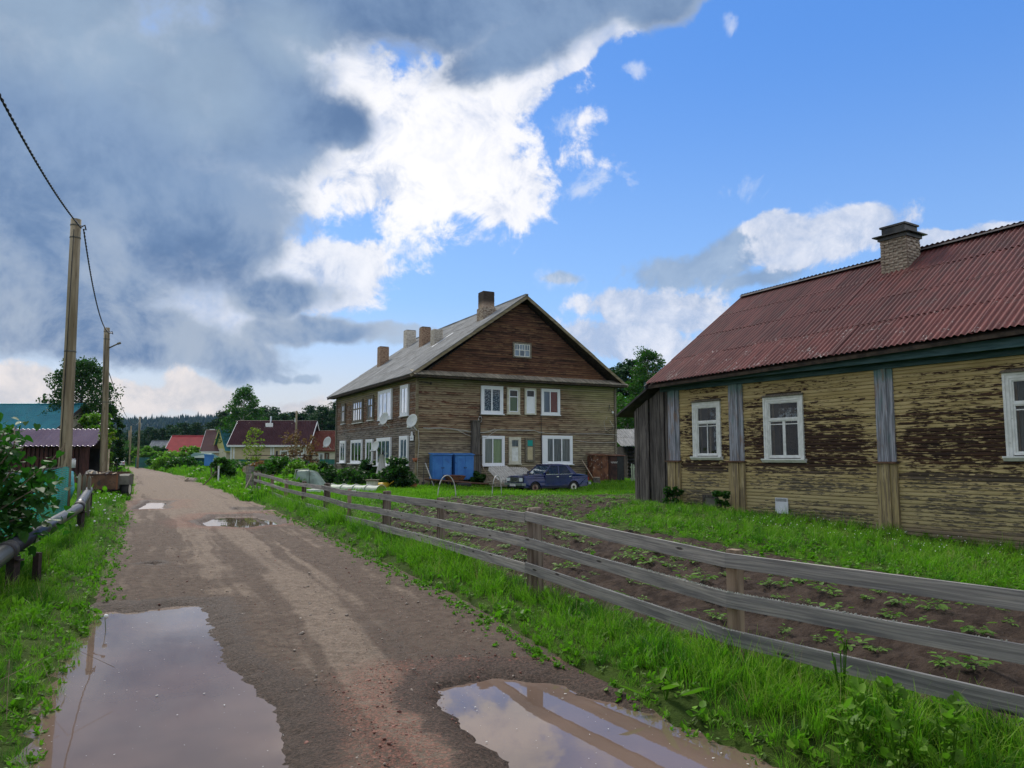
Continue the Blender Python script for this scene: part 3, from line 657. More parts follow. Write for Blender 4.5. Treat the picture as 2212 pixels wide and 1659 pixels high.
# ------------------------------------------------------------------ ground
def grid_faces(nx, ny):
    i = np.arange(nx - 1); j = np.arange(ny - 1); I, J = np.meshgrid(i, j); a = (J * nx + I).ravel()
    return np.stack([a, a + 1, a + nx + 1, a + nx], 1)
def axis(*segs):
    out = []
    for a, b, st in segs: out.append(np.arange(a, b, st))
    return np.concatenate(out + [[segs[-1][1]]])
gx = axis((-2600, -400, 200), (-400, -60, 20), (-60, -30, 1.5), (-30, -14, .5), (-14, 12, .2), (12, 30, 1.2), (30, 200, 15), (200, 2600, 200))
gy = axis((-40, -4, 3), (-4, 1, .5), (1, 16, .2), (16, 45, .4), (45, 130, 1.6), (130, 320, 8), (320, 3200, 160))
GX, GY = np.meshgrid(gx, gy); 
def ground_z(x, y):
    z = tz(x, y)
    xl, xr = XL(y), XR(y)
    d = np.minimum(x - xl, xr - x)                      # >0 on the road
    bank = .035 + .03 * vn(x * 3, y * 3, 4)
    z = z + bank * sstep(-d, 0, .3)
    z = np.where((y < 290) & (y > -12), z - .32 * sstep(d, -.10, .22), z)
    for P in PUDDLES[:3]:
        z = z - .055 * sstep(poly_sd(x, y, P), -.35, .1) * (d < .1)
    so = poly_sd(x, y, SOIL); z = z - .12 * sstep(so, .0, .35)
    return z
GZ = ground_z(GX, GY)
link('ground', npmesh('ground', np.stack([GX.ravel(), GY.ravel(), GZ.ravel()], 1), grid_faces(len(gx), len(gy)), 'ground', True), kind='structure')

# ------------------------------------------------------------------ road: rutted dirt with puddle hollows
DEPTHS = [(.40, -.05), (.30, -.05), (.26, -.05), (.22, -.05), (.07, -.02), (.12, -.02)]
def road_part(ys, nt, name):
    t = np.linspace(-.13, 1.13, nt); T, Y = np.meshgrid(t, ys)
    xl, xr = XL(Y), XR(Y); X = xl + (xr - xl) * T
    wob = .18 * fbm(Y, Y * 0, .25, 2, 8)
    rut = lambda c, w: np.exp(-((T + wob * .3 - c) / w) ** 2)
    z = .012 + .030 * fbm(X, Y, 1.1, 4, 21) + .022 * fbm(X, Y, 6, 4, 22) + .020 * fbm(X, Y, 18, 3, 24)
    z -= .024 * rut(.28, .06) + .026 * rut(.70, .06) + .014 * rut(.47, .03) + .012 * rut(.86, .03)
    z += .016 * fbm(T * 30, Y * .35, 1.0, 3, 79)
    z += tz(X, Y) * .3
    near = np.full(X.shape, -9.0)
    for P, (dw, d0) in zip(PUDDLES, DEPTHS):
        sd = poly_sd(X, Y, P) + .26 * fbm(X, Y, 1.9, 4, 31) * min(1, dw * 3) + .14 * fbm(X, Y, 8, 4, 32) + .05 * fbm(X, Y, 26, 2, 33)
        z = z * (1 - .55 * sstep(sd, -.5, 0)) - .095 * sstep(sd, d0, dw)
        near = np.maximum(near, sd)
    z -= .28 * sstep(-np.minimum(T, 1 - T), .02, .13)
    wet = sstep(near, -.32, .0) * .80 + .35 * sstep(fbm(X, Y, .8, 3, 41), .05, .22)
    dk = np.exp(-(((X + .6 + (Y - 5.6) * .38) / .45) ** 2)) * sstep(Y, 4.0, 5.2) * sstep(-Y, -9.5, -7)   # churned dark strip beside the near puddle
    wet = wet + .55 * dk
    seam = sstep(Y, 5.5, 5.9) * sstep(-Y, -7.4, -6.2) * sstep(X, -.9, -.2)
    wet = wet + .5 * seam
    trk = .30 + .75 * (np.exp(-((T - .60) / .12) ** 2) * .8 + np.exp(-((T - .36) / .08) ** 2) * .45) + .5 * sstep(Y, 14, 30) - .5 * wet + 1.1 * fbm(T * 22, Y * .16 + T * 0, 1.0, 3, 77) + .7 * fbm(T * 55, Y * .3, 1.0, 2, 78)
    red = np.clip(sstep(-np.abs(poly_sd(X, Y, P_NEAR) + .3), -.6, 0) * .9 * (Y < 6.2) + sstep(-np.abs(poly_sd(X, Y, P_MID) + .2), -.9, 0) + .5 * sstep(-np.abs(poly_sd(X, Y, P_FAR) + .3), -.9, 0) + .18, 0, 1)
    me = npmesh(name, np.stack([X.ravel(), Y.ravel(), z.ravel()], 1), grid_faces(nt, len(ys)), 'dirt_road', True,
                {'wet': wet.ravel(), 'track': trk.ravel(), 'red': red.ravel()})
    return me
ys = axis((-3, 1.5, .25), (1.5, 10, .035), (10, 16, .07), (16, 30, .14), (30, 60, .5), (60, 290, 2.5))
link('dirt_road', road_part(ys, 130, 'dirt_road'), kind='structure')

# ------------------------------------------------------------------ puddles
def puddle(P, label, z=-.030, grow=.55):
    cx = sum(p[0] for p in P) / len(P); cy = sum(p[1] for p in P) / len(P); mb = MB()
    Q = []
    for x, y in P:
        d = math.hypot(x - cx, y - cy); k = 1 + grow / max(d, .2); Q.append((cx + (x - cx) * k, cy + (y - cy) * k, z))
    mb.add(Q, [tuple(range(len(Q)))]); me = fixn(mb.mesh('puddle', 'puddle_water'))
    if me.polygons[0].normal.z < 0: me.flip_normals()
    o = link('puddle', me, None, kind='structure', label=label)
puddle(P_BIG, 'large brown puddle along the grass on the left of the dirt road', -.052)
puddle(P_NEAR, 'puddle at the foot of the grass bank mirroring the sky and fence', -.052)
puddle(P_MID, 'puddle across the middle of the road mirroring trees', -.052, .4)
puddle(P_FAR, 'ragged shallow puddle near the trailer', -.052, .3)
puddle(P_TINY, 'tiny puddle in the left wheel track', -.050, .12)
puddle(P_STREAK, 'thin streak of standing water past the tiny puddle', -.050, .1)

# ------------------------------------------------------------------ potato field soil
sx = axis((-3.8, 9.8, .05)); sy = axis((1.2, 14, .05), (14, 33.3, .12))
SX, SY = np.meshgrid(sx, sy)
def furrow(x, y):
    # rows run alongside the fence
    c, s_ = math.cos(R(-35)), math.sin(R(-35)); a = (x * c - y * s_)
    return np.sin(a * 2 * math.pi / .72 + 1.5 * fbm(x, y, .3, 2, 50))
SD = poly_sd(SX, SY, SOIL) + .25 * fbm(SX, SY, 1.5, 3, 51)
def soil_h(x, y): return tz(x, y) + .045 * furrow(x, y) + .10 * fbm(x, y, 3, 4, 52) + .085 * fbm(x, y, 8, 4, 53) + .02
SZ = soil_h(SX, SY) - .25 * sstep(-SD, -.05, .2)
F = grid_faces(len(sx), len(sy)); keep = (SD.ravel()[F] > -.3).any(1)
F = F[keep]; used = np.unique(F); rm = np.full(SX.size, -1); rm[used] = np.arange(len(used))
V = np.stack([SX.ravel(), SY.ravel(), SZ.ravel()], 1)[used]
link('garden_soil', npmesh('garden_soil', V, rm[F], 'soil', True), kind='structure')

# ------------------------------------------------------------------ far forested hill
hx = np.linspace(-2400, 2400, 161); hy = np.linspace(820, 1900, 41); HX, HY = np.meshgrid(hx, hy)
def hill_z(x, y):
    ridge = 60 + 4 * np.sin(x / 260 + 1) + 22 * fbm(x, y * .3, 1 / 500, 3, 61) + .012 * (x + 600)
    return ridge * sstep(y, 820, 1300 + 60 * np.sin(x / 300)) + 2 * fbm(x, y, 1 / 60, 2, 62) - 1
link('forested_hill', npmesh('forested_hill', np.stack([HX.ravel(), HY.ravel(), hill_z(HX, HY).ravel()], 1), grid_faces(161, 41), 'needle_far', True, {'shade': np.zeros(HX.size), 'tip': np.zeros(HX.size)}), kind='structure')
nt = 15000
tx = rng.uniform(-1150, 500, nt); ty = rng.uniform(880, 1380, nt) ; tzz = hill_z(tx, ty)
th = rng.uniform(6, 11, nt) * (1 + .4 * (rng.random(nt) < .08)); tr = th * rng.uniform(.16, .26, nt)
ang = np.arange(5) * 2 * math.pi / 5
ring = np.stack([tx[:, None] + tr[:, None] * np.cos(ang), ty[:, None] + tr[:, None] * np.sin(ang), np.repeat((tzz + th * .05)[:, None], 5, 1)], 2)
top = np.stack([tx, ty, tzz + th], 1)[:, None, :]
V = np.concatenate([ring, top], 1).reshape(-1, 3); b = np.arange(nt)[:, None] * 6
F = np.concatenate([np.stack([b[:, 0] + i, b[:, 0] + (i + 1) % 5, b[:, 0] + 5], 1) for i in range(5)])
sh = np.repeat(rng.random(nt), 6)
link('treeline', npmesh('treeline', V, F, 'needle_far', False, {'shade': sh, 'tip': sh * 0}), kind='stuff', label='far off forest of dark spruces covering the long hill on the horizon', category='forest')
# ------------------------------------------------------------------ shared builders
def corr_sheet(w, l, n, amp, thick=.0, seg=6, sag=0, ny=4):
    "corrugated sheet in x (across) / y (down slope), ribs along y"
    xs = np.linspace(0, w, n * seg + 1); z = amp * np.sin(np.linspace(0, n * 2 * math.pi, n * seg + 1))
    yy = [0, .012, l - .012, l]; V = []
    for y in yy: V += [(x, y, zz) for x, zz in zip(xs, z)]
    m = len(xs); F = grid_faces(m, ny)
    V = np.array(V); V2 = V.copy(); V2[:, 2] -= .008; F2 = F[:, ::-1] + len(V)
    # lower lip
    lip = np.array([(i, i + 1, i + 1 + len(V), i + len(V))[::-1] for i in range(m - 1)])
    return np.concatenate([V, V2]), np.concatenate([F, F2, lip])
def slope_matrix(origin, xdir, ydir):
    x = Vector(xdir).normalized(); y = Vector(ydir).normalized(); z = x.cross(y)
    M = Matrix((x, y, z)).transposed().to_4x4(); M.translation = Vector(origin); return M
def roof_sheets(root, part, name, mat, origin, xdir, ydir, W, L, sw, sl, nw, amp, seed=0, overlap=.12, jit=.012, mat_low=None, smooth=True, limit=None):
    "sheets laid in courses from the eave up: origin = eave start, ydir = up the slope"
    r = random.Random(seed)
    V, Fc = corr_sheet(sw + .05, sl + overlap, nw, amp)
    me = npmesh(name, V, Fc, mat, smooth); me2 = npmesh(name, V, Fc, mat_low, smooth) if mat_low else me
    M0 = slope_matrix(origin, xdir, ydir); nc = math.ceil(L / sl - 1e-6); nn = math.ceil(W / sw - 1e-6)
    for c in range(nc):
        for i in range(nn):
            wk = min(1, (W - i * sw) / sw); lk = min(1, (L - c * sl) / sl)
            o = link(name, me2 if c == 0 else me, part)
            T = Matrix.Translation((i * sw + r.uniform(-jit, jit), c * sl + r.uniform(-jit, jit), .02 + r.uniform(0, .012)))
            tilt = Matrix.Rotation(R(-.3 + r.uniform(-.2, .2)), 4, 'X') @ Matrix.Rotation(R(r.uniform(-.35, .35)), 4, 'Z')
            o.matrix_local = M0 @ T @ tilt @ Matrix.Diagonal((wk, lk, 1, 1))
def tile_roof(name, parent, mat, origin, xdir, ydir, W, L, wave=.2, step=.35, amp=.022, drop=.02):
    "pressed metal tile: waves across, small step down at each course; one pressed sheet"
    nx = int(W / wave * 6) + 1; ny = int(L / step)
    xs = np.linspace(0, W, nx); V = []; F = []
    zx = amp * np.sin(xs / wave * 2 * math.pi)
    rows = []
    for j in range(ny):
        rows.append((j * L / ny, drop)); rows.append(((j + .93) * L / ny, 0.0))
    for y, dz in rows: V += [(x, y, z + dz) for x, z in zip(xs, zx)]
    M0 = slope_matrix(origin, xdir, ydir)
    V = np.array(V); A = np.array(M0); V = V @ A[:3, :3].T + A[:3, 3]
    F = grid_faces(nx, len(rows))
    return link(name, npmesh(name, V, F, mat, True), parent)
def bricks(root, parent, cx, cy, z0, z1, w, d, mat, seed, individually, bl=.25, bh=.068, gap=.012, name='brick', soot_mat=None, soot_z=None, ragged=.012):
    r = random.Random(seed); core = MB(); core.box(cx - w / 2 + .03, cy - d / 2 + .03, z0, cx + w / 2 - .03, cy + d / 2 - .03, z1 - .01)
    ch = core.build('chimney', 'mortar', parent)
    st = MB(); cache = {}
    k = int((z1 - z0) / (bh + gap))
    for c in range(k):
        z = z0 + c * (bh + gap); off = (bl + gap) / 2 if c % 2 else 0
        for face in range(4):
            L = w if face % 2 == 0 else d
            x = -L / 2 - off
            while x < L / 2 - .02:
                a = max(x, -L / 2); b_ = min(x + bl, L / 2); x += bl + gap
                if b_ - a < .04: continue
                j = r.uniform(-ragged, ragged); t = .06
                if face == 0: bx = (cx + a, cy - d / 2 - j * .5, cx + b_, cy - d / 2 + t)
                elif face == 2: bx = (cx + a, cy + d / 2 - t, cx + b_, cy + d / 2 + j * .5)
                elif face == 1: bx = (cx + w / 2 - t, cy + a + .002, cx + w / 2 + j * .5, cy + b_ - .002)
                else: bx = (cx - w / 2 - j * .5, cy + a + .002, cx - w / 2 + t, cy + b_ - .002)
                zz = z + r.uniform(-.003, .003)
                if individually:
                    key = (round(bx[2] - bx[0], 2), round(bx[3] - bx[1], 2))
                    if key not in cache:
                        q = MB(); q.box(0, 0, 0, key[0], key[1], bh); cache[key] = q.mesh(name, mat)
                    o = link(name, cache[key], ch, loc=(bx[0], bx[1], zz), rot=(0, 0, r.uniform(-.01, .01)))
                else: st.box(bx[0], bx[1], zz, bx[2], bx[3], zz + bh)
    if not individually: link(name, st.mesh(name, mat), ch, kind='stuff')
    return ch
def window(parent, M, s0, s1, z0, z1, frame='white_pvc', cas=.09, cols=(), rows=(), fills=None, sash='white_pvc', sill=None, depth=.06, sashw=.05, back='room_dark', sillw=.10, name='window', muntins=None, proud=.0):
    """window on a wall face. M(s, off, z) -> point (off = outward from the wall). Panes lie in a grid of cols x rows (fractions)."""
    def bx(mb, a, b, c, d, o0, o1): mb.hexa([M(a, o0, c), M(b, o0, c), M(b, o1, c), M(a, o1, c), M(a, o0, d), M(b, o0, d), M(b, o1, d), M(a, o1, d)])
    P = proud; mb = MB()
    bx(mb, s0, s0 + cas, z0, z1, 0, depth + P); bx(mb, s1 - cas, s1, z0, z1, 0, depth + P)
    bx(mb, s0 + cas, s1 - cas, z1 - cas, z1, 0, depth + P - .003); bx(mb, s0 + cas, s1 - cas, z0, z0 + cas * .8, 0, depth + P - .003)
    me = fixn(mb.mesh(name, frame)); win = link(name, me, parent)
    a, b, c, d = s0 + cas, s1 - cas, z0 + cas * .8, z1 - cas
    ce = [0] + list(cols) + [1]; re = [0] + list(rows) + [1]; sm = MB()
    o0, o1 = P + depth - .045, P + depth - .012
    bx(sm, a, a + sashw, c, d, o0, o1); bx(sm, b - sashw, b, c, d, o0, o1)
    bx(sm, a + sashw, b - sashw, d - sashw, d, o0, o1 - .002); bx(sm, a + sashw, b - sashw, c, c + sashw, o0, o1 - .002)
    for x in cols: bx(sm, a + (b - a) * x - sashw * .6, a + (b - a) * x + sashw * .6, c + sashw, d - sashw, o0, o1 + .002)
    for y in rows: bx(sm, a + sashw, b - sashw, c + (d - c) * y - sashw * .5, c + (d - c) * y + sashw * .5, o0 + .004, o1 - .004)
    for (x0_, y0_, x1_, y1_, w_) in (muntins or []):
        bx(sm, a + (b - a) * x0_ - (w_ / 2 if x0_ == x1_ else 0), a + (b - a) * x1_ + (w_ / 2 if x0_ == x1_ else 0), c + (d - c) * y0_ - (w_ / 2 if y0_ == y1_ else 0), c + (d - c) * y1_ + (w_ / 2 if y0_ == y1_ else 0), o0 + .006, o1 - .001)
    link('sash', fixn(sm.mesh('sash', sash)), win)
    i = 0
    for ri in range(len(re) - 1):
        for ci in range(len(ce) - 1):
            x0, x1 = a + (b - a) * ce[ci], a + (b - a) * ce[ci + 1]; y0, y1 = c + (d - c) * re[ri], c + (d - c) * re[ri + 1]
            f = (fills[i] if fills and i < len(fills) else None) or 'room_dark'; i += 1
            if f.startswith('!'):
                q = MB(); bx(q, x0 + sashw * .5, x1 - sashw * .5, y0 + sashw * .5, y1 - sashw * .5, P + depth - .036, P + depth - .026)
                link('panel', fixn(q.mesh('panel', f[1:])), win); continue
            q = MB(); q.quad(M(x0, P + depth - .030, y0), M(x1, P + depth - .030, y0), M(x1, P + depth - .030, y1), M(x0, P + depth - .030, y1)); link('pane', fixn(q.mesh('pane', 'glass')), win)
            if back:
                fs = f.split('+')
                q = MB()
                nseg = 14; pts = []
                for k_ in range(nseg + 1):
                    xx = x0 + (x1 - x0) * k_ / nseg; oo = P + .010 + .006 * math.sin(k_ * 2.4) * (0 if fs[0] in ('room_dark',) else 1)
                    pts += [M(xx, oo, y0), M(xx, oo, y1)]
                q.add(pts, [(2 * k_, 2 * k_ + 2, 2 * k_ + 3, 2 * k_ + 1) for k_ in range(nseg)])
                link('curtain' if fs[0] != 'room_dark' else 'backing', fixn(q.mesh('curtain', fs[0])), win)
    if sill:
        q = MB(); bx(q, s0 - .05, s1 + .05, z0 - .05, z0 - .003, 0, depth + P + sillw); link('window_sill', fixn(q.mesh('window_sill', sill)), win)
    return win
# ================================================================== two-storey wooden house
A1 = (-5.26, 41.44); TH1 = R(27.39)
H1 = thing('wooden_apartment_house', 'weathered two-storey wooden house with grey corrugated roof and brick chimneys behind the blue car', 'house', (A1[0], A1[1], 0), TH1)
HW, HL, HT = 13.3, 17.5, 6.12
core = MB(); core.box(.04, .04, -.3, HW - .04, HL, HT); core.prism([(.04, HT), (HW - .04, HT), (6.65, 10.75)], 'y', .06, HL - .1)
core.build('wall', 'soffit', H1)
fd = MB(); fd.box(-.05, -.04, -.4, HW + .03, HL + .03, .46); fd.build('foundation', 'plaster', H1)
rb = random.Random(3)
bh = .128
def clap(x0, x1, y, z, h, nx, ny):
    "one overlapping board on the wall plane; (nx,ny) = outward axis"
    mb = MB(); w = rb.uniform(-.004, .004); o_b, o_t = .036 + w, .014
    if ny: mb.hexa([(x0, y - o_b, z), (x1, y - o_b, z), (x1, y, z), (x0, y, z), (x0, y - o_t, z + h), (x1, y - o_t, z + h), (x1, y, z + h), (x0, y, z + h)])
    else: mb.hexa([(y - o_b, x0, z), (y - o_b, x1, z), (y, x1, z), (y, x0, z), (y - o_t, x0, z + h), (y - o_t, x1, z + h), (y, x1, z + h), (y, x0, z + h)])
    return mb
z = .42; i = 0
while z < HT - .02:
    h = min(bh, HT - z); s = rb.uniform(3.5, 9.8)
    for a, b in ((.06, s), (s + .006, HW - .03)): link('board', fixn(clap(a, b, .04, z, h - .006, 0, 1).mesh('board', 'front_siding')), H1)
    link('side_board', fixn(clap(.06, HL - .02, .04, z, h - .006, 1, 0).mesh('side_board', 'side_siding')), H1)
    z += bh; i += 1
# gable boards
sl1 = (11.05 - 6.0) / 6.65
z = 6.30
while z < 10.75:
    hw_ = (10.98 - (z + .06)) / sl1; a, b = 6.65 - hw_, 6.65 + hw_; s = a + (b - a) * rb.uniform(.2, .8)
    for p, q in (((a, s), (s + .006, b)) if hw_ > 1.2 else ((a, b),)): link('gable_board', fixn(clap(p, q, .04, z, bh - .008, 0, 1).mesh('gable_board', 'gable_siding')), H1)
    z += bh
# corner posts
for (x, y) in ((.0, .0), (HW, .0), (0, HL)):
    q = MB(); q.box(x - .07, y - .06, .1, x + .07, y + .07, HT); q.build('corner_board', 'verge_board' if x + y < 5 else 'old_wood_frame', H1)
# roof
ex, ez = -.58, 6.13; slope_l = math.hypot(6.65 - ex, 11.22 - ez); sx_, sz_ = (6.65 - ex) / slope_l, (11.22 - ez) / slope_l
dk = MB()
for sgn in (1, -1):
    X = lambda x: x if sgn > 0 else 13.3 - x
    P0, P1 = (X(ex + .03), ez - .07), (X(6.65), 11.22 - .07)
    dk.hexa([(P0[0], -.5, P0[1] - .05), (P1[0], -.5, P1[1] - .05), (P1[0], 18.4, P1[1] - .05), (P0[0], 18.4, P0[1] - .05), (P0[0], -.5, P0[1]), (P1[0], -.5, P1[1]), (P1[0], 18.4, P1[1]), (P0[0], 18.4, P0[1])])
link('roof_deck', fixn(dk.mesh('roof_deck', 'soffit')), H1)
RL = MB(); RL.box(6.56, -.55, 11.20, 6.74, 18.5, 11.30); rf = RL.build('roof', 'grey_slate', H1)
roof_sheets(H1, rf, 'roof_sheet', 'grey_slate', (ex, 18.5, ez), (0, -1, 0), (sx_, 0, sz_), 19.05, slope_l, 1.06, 1.55, 8, .022, 5)
roof_sheets(H1, rf, 'roof_sheet', 'grey_slate', (13.3 - ex, -.55, ez), (0, 1, 0), (-sx_, 0, sz_), 19.05, slope_l, 2.12, slope_l / 3, 16, .022, 6)
for sgn in (1, -1):
    X = lambda x: x if sgn > 0 else 13.3 - x
    q = MB(); q.beam((X(ex - .02), -.55, ez - .10), (X(6.65), -.55, 11.10), .05, .16); q.build('verge_board', 'verge_board', H1)
q = MB(); q.box(-.5, -.42, 6.02, -.02, HL + .8, 6.05); q.box(-.56, -.5, 5.99, -.50, HL + .9, 6.14); q.build('eave_board', 'soffit', H1)
# boarded skirt roof under the gable
x = -.45; r_ = random.Random(8)
while x < 13.75:
    w = r_.uniform(.15, .21); mb = MB(); d = r_.uniform(-.03, .03); t = .022 + r_.uniform(0, .012)
    mb.hexa([(x, -.78 + d, 6.10), (x + w, -.78 + d, 6.10), (x + w, .0, 6.42), (x, .0, 6.42), (x, -.79 + d, 6.10 + t), (x + w, -.79 + d, 6.10 + t), (x + w, .0, 6.42 + t), (x, .0, 6.42 + t)])
    o = link('awning_board', fixn(mb.mesh('awning_board', 'awning_board')), H1); x += w + .006
q = MB(); q.box(-.45, -.74, 5.99, 13.75, -.69, 6.085); q.box(-.45, -.70, 5.985, 13.75, .0, 6.005); q.build('soffit', 'soffit', H1)
# chimneys
def chim1(x, y, z0, z1, w, d, mat, seed, cap=False):
    bricks(H1, H1, x, y, z0, z1, w, d, mat, seed, False, bl=.24, bh=.07, gap=.014)
chim1(5.22, 2.1, 9.4, 10.75, .90, .84, 'brick_old', 1); chim1(5.22, 2.1, 10.75, 11.78, .76, .74, 'brick_tan', 2)
chim1(3.50, 6.0, 8.2, 9.88, .62, .62, 'brick_pale', 3); chim1(4.15, 9.85, 8.7, 10.70, .66, .62, 'brick_brown', 4)
chim1(5.35, 16.4, 10.0, 11.55, .80, .70, 'brick_pale', 5); chim1(2.95, 15.6, 8.0, 9.98, .72, .66, 'brick_brown', 6); chim1(8.0, 1.7, 9.8, 11.15, .75, .7, 'brick_old', 7)
q = MB(); q.hexa([(2.85, 5.1, 8.52), (2.85, 5.25, 8.53), (4.3, 5.25, 9.56), (4.3, 5.1, 9.55), (2.85, 5.1, 8.60), (2.85, 5.25, 8.60), (4.3, 5.25, 9.63), (4.3, 5.1, 9.63)]); link('flashing', fixn(q.mesh('flashing', 'white_metal')), H1)
# windows
Mf = lambda s, o, z: (s, .004 - o, z)
Ms = lambda s, o, z: (.004 - o, s, z)
wf = lambda *a, **k: window(H1, Mf, *a, depth=.10, **k); wl = lambda *a, **k: window(H1, Ms, *a, depth=.10, **k)
wf(3.88, 5.30, 4.10, 5.73, cols=(.48,), fills=['curtain_lace', 'curtain_lace'], sill='white_pvc', sashw=.07, cas=.14)
wf(5.57, 6.42, 4.15, 5.70, frame='cream_paint', rows=(.68,), fills=['curtain_green', 'room_dark'], cas=.13, sill='cream_paint', sillw=.02)
wf(6.75, 7.52, 4.12, 5.70, frame='cream_paint', rows=(.70,), fills=['!white_pvc', 'room_dark'], cas=.10)
wf(7.88, 9.18, 4.15, 5.72, cols=(.46,), fills=['curtain_blue', 'curtain_red'], cas=.13, sill='white_pvc', sillw=.02)
wf(3.96, 5.40, 1.12, 2.83, cols=(.46,), fills=['curtain_cream', 'curtain_green'], cas=.13, sill='white_pvc')
wf(5.70, 6.48, 1.22, 2.78, frame='cream_paint', sash='cream_paint', rows=(.66,), fills=['!white_paint', 'curtain_grey'], cas=.13, sill='cream_paint', sillw=.02)
wf(6.78, 7.42, 1.33, 2.75, frame='old_wood_frame', sash='old_wood_frame', rows=(.66,), fills=['!board_cream', '!board_teal'], cas=.09)
wf(7.92, 10.05, 1.18, 2.90, cols=(.34, .66), fills=['curtain_grey'] * 3, cas=.14, sill='white_pvc', sashw=.06)
q = MB(); q.hexa([Mf(7.93, .04, 1.3), Mf(8.28, .04, 1.3), Mf(8.28, .115, 1.3), Mf(7.93, .115, 1.3), Mf(7.93, .04, 2.78), Mf(8.28, .04, 2.78), Mf(8.28, .115, 2.78), Mf(7.93, .115, 2.78)]); link('jamb_board', fixn(q.mesh('jamb_board', 'white_pvc')), H1)
window(H1, Mf, 5.97, 7.22, 7.50, 8.43, frame='old_wood_frame', sash='white_paint', rows=(.52,), cols=(.33, .67), fills=['curtain_blue'] * 6, cas=.10, sashw=.04, muntins=[(.165, .52, .165, 1, .03), (.5, .52, .5, 1, .03), (.83, .52, .83, 1, .03)])
wl(1.28, 2.64, 3.98, 5.76, cols=(.5,), fills=['curtain_cream'] * 2, cas=.16, sill='white_pvc', sillw=.03)
wl(4.25, 6.92, 3.92, 5.75, cols=(.34, .67), fills=['curtain_cream'] * 3, cas=.16, sill='white_pvc', sillw=.03)
for a, b, c, d, cc in ((8.0, 9.3, 4.02, 5.6, (.5,)), (10.45, 12.9, 3.97, 5.56, (.25, .5, .75)), (14.95, 16.0, 4.05, 5.54, (.5,))):
    wl(a, b, c, d, frame='old_wood_frame', sash='old_wood_frame', cols=cc, rows=(.62,), fills=['curtain_cream'] * 8, cas=.12, sill='white_paint', sillw=.02, sashw=.09)
for a, b, c, d, cc in ((1.25, 2.68, 1.14, 2.82, (.5,)), (4.3, 7.08, 1.08, 2.8, (.33, .66)), (8.0, 9.5, 1.17, 2.77, (.5,)), (10.4, 13.15, 1.18, 2.79, (.33, .66)), (14.65, 16.15, 1.2, 2.8, (.5,))):
    wl(a, b, c, d, cols=cc, fills=['curtain_grey', 'curtain_white', 'curtain_green'], cas=.17, sill='white_metal', sillw=.22)
# boxed riser duct, wires, bracket
q = MB(); q.box(3.26, -.30, 1.75, 3.72, .0, 3.62); q.box(3.22, -.34, 3.62, 3.76, .0, 3.69); q.build('duct', 'dark_plank', H1)
for k in range(3):
    q = MB(); q.box(3.24 + k * .175, -.42, .1, 3.405 + k * .175, .0, 1.70); q.build('duct_board', 'dark_plank', H1)
q = MB(); q.box(3.2, -.46, 1.70, 3.80, .0, 1.75); q.build('duct_cap', 'soffit', H1)
def wire(pts, r, mat, n=5, name='cable', par=None): 
    q = MB(); q.tube(pts, r, n); return q.build(name, mat, par or H1, True)
w1 = [(.35, -.09, 3.2)]
for k in range(1, 40): w1.append((.35 + k * .335, -.07, 3.12 + .10 * math.sin(k * .41) * (1 if k < 12 else .35) + (.10 if 12 < k < 22 else 0) - .003 * k))
wire(w1, .014, 'cable_white'); wire([(p[0], -.085, p[2] + .05 * math.sin(p[0] * 1.7)) for p in w1[:24]], .012, 'cable_white')
wire([(2.4, -.09, 3.13), (3.0, -.09, 2.86), (3.7, -.10, 2.68), (4.2, -.1, 2.74), (4.6, -.09, 3.0), (5.0, -.08, 3.2)], .012, 'cable_white')
wire([(10.3, -.06, 2.62), (11.2, -.06, 2.52), (12.4, -.06, 2.50), (13.25, -.06, 2.54)], .012, 'cable_white')
wire([(.05, -.10, 3.1), (.1, -.12, 2.4), (.02, -.11, 1.2), (.03, -.1, .5)], .014, 'cable_white')
wire([(7.86, -.06, 4.15), (7.87, -.06, 3.0), (7.88, -.07, 1.22), (8.1, -.16, 1.10), (10.6, -.16, 1.02), (11.4, -.10, 1.05)], .018, 'cable_black')
wire([(3.82, -.06, 4.6), (3.84, -.06, 3.0), (3.86, -.06, 1.5)], .016, 'cable_black')
q = MB(); q.tube([(3.82 + .10 * math.cos(t_), -.08, 3.78 + .17 * math.sin(t_)) for t_ in np.linspace(0, 6.2, 14)], .022, 5); q.build('cable_coil', 'cable_white', H1, True)
q = MB(); q.beam((.18, -.12, 5.78), (.75, -.12, 5.70), .03, .04); q.tube([(.75, -.16, 5.62), (.75, -.16, 5.78)], .04, 6); q.build('bracket', 'dark_iron', H1)
q = MB()
for a, b in (((12.9, 4.6), (13.2, 4.2)), ((13.2, 4.2), (13.25, 3.4)), ((12.5, 3.2), (13.25, 3.5)), ((12.8, 4.9), (12.75, 4.5))): q.beam((a[0], -.10, a[1]), (b[0], -.10, b[1]), .03, .03)
q.build('wire_bracket', 'dark_iron', H1)
wire([(12.6, -.12, 4.1), (12.35, -.12, 3.8), (12.45, -.12, 3.3), (12.9, -.12, 3.1), (13.1, -.12, 3.5), (12.8, -.12, 3.9)], .012, 'cable_white')
q = MB(); q.disc((13.0, -.16, 4.42), .07, 'y', 12, .06); q.build('insulator', 'dish_white', H1)
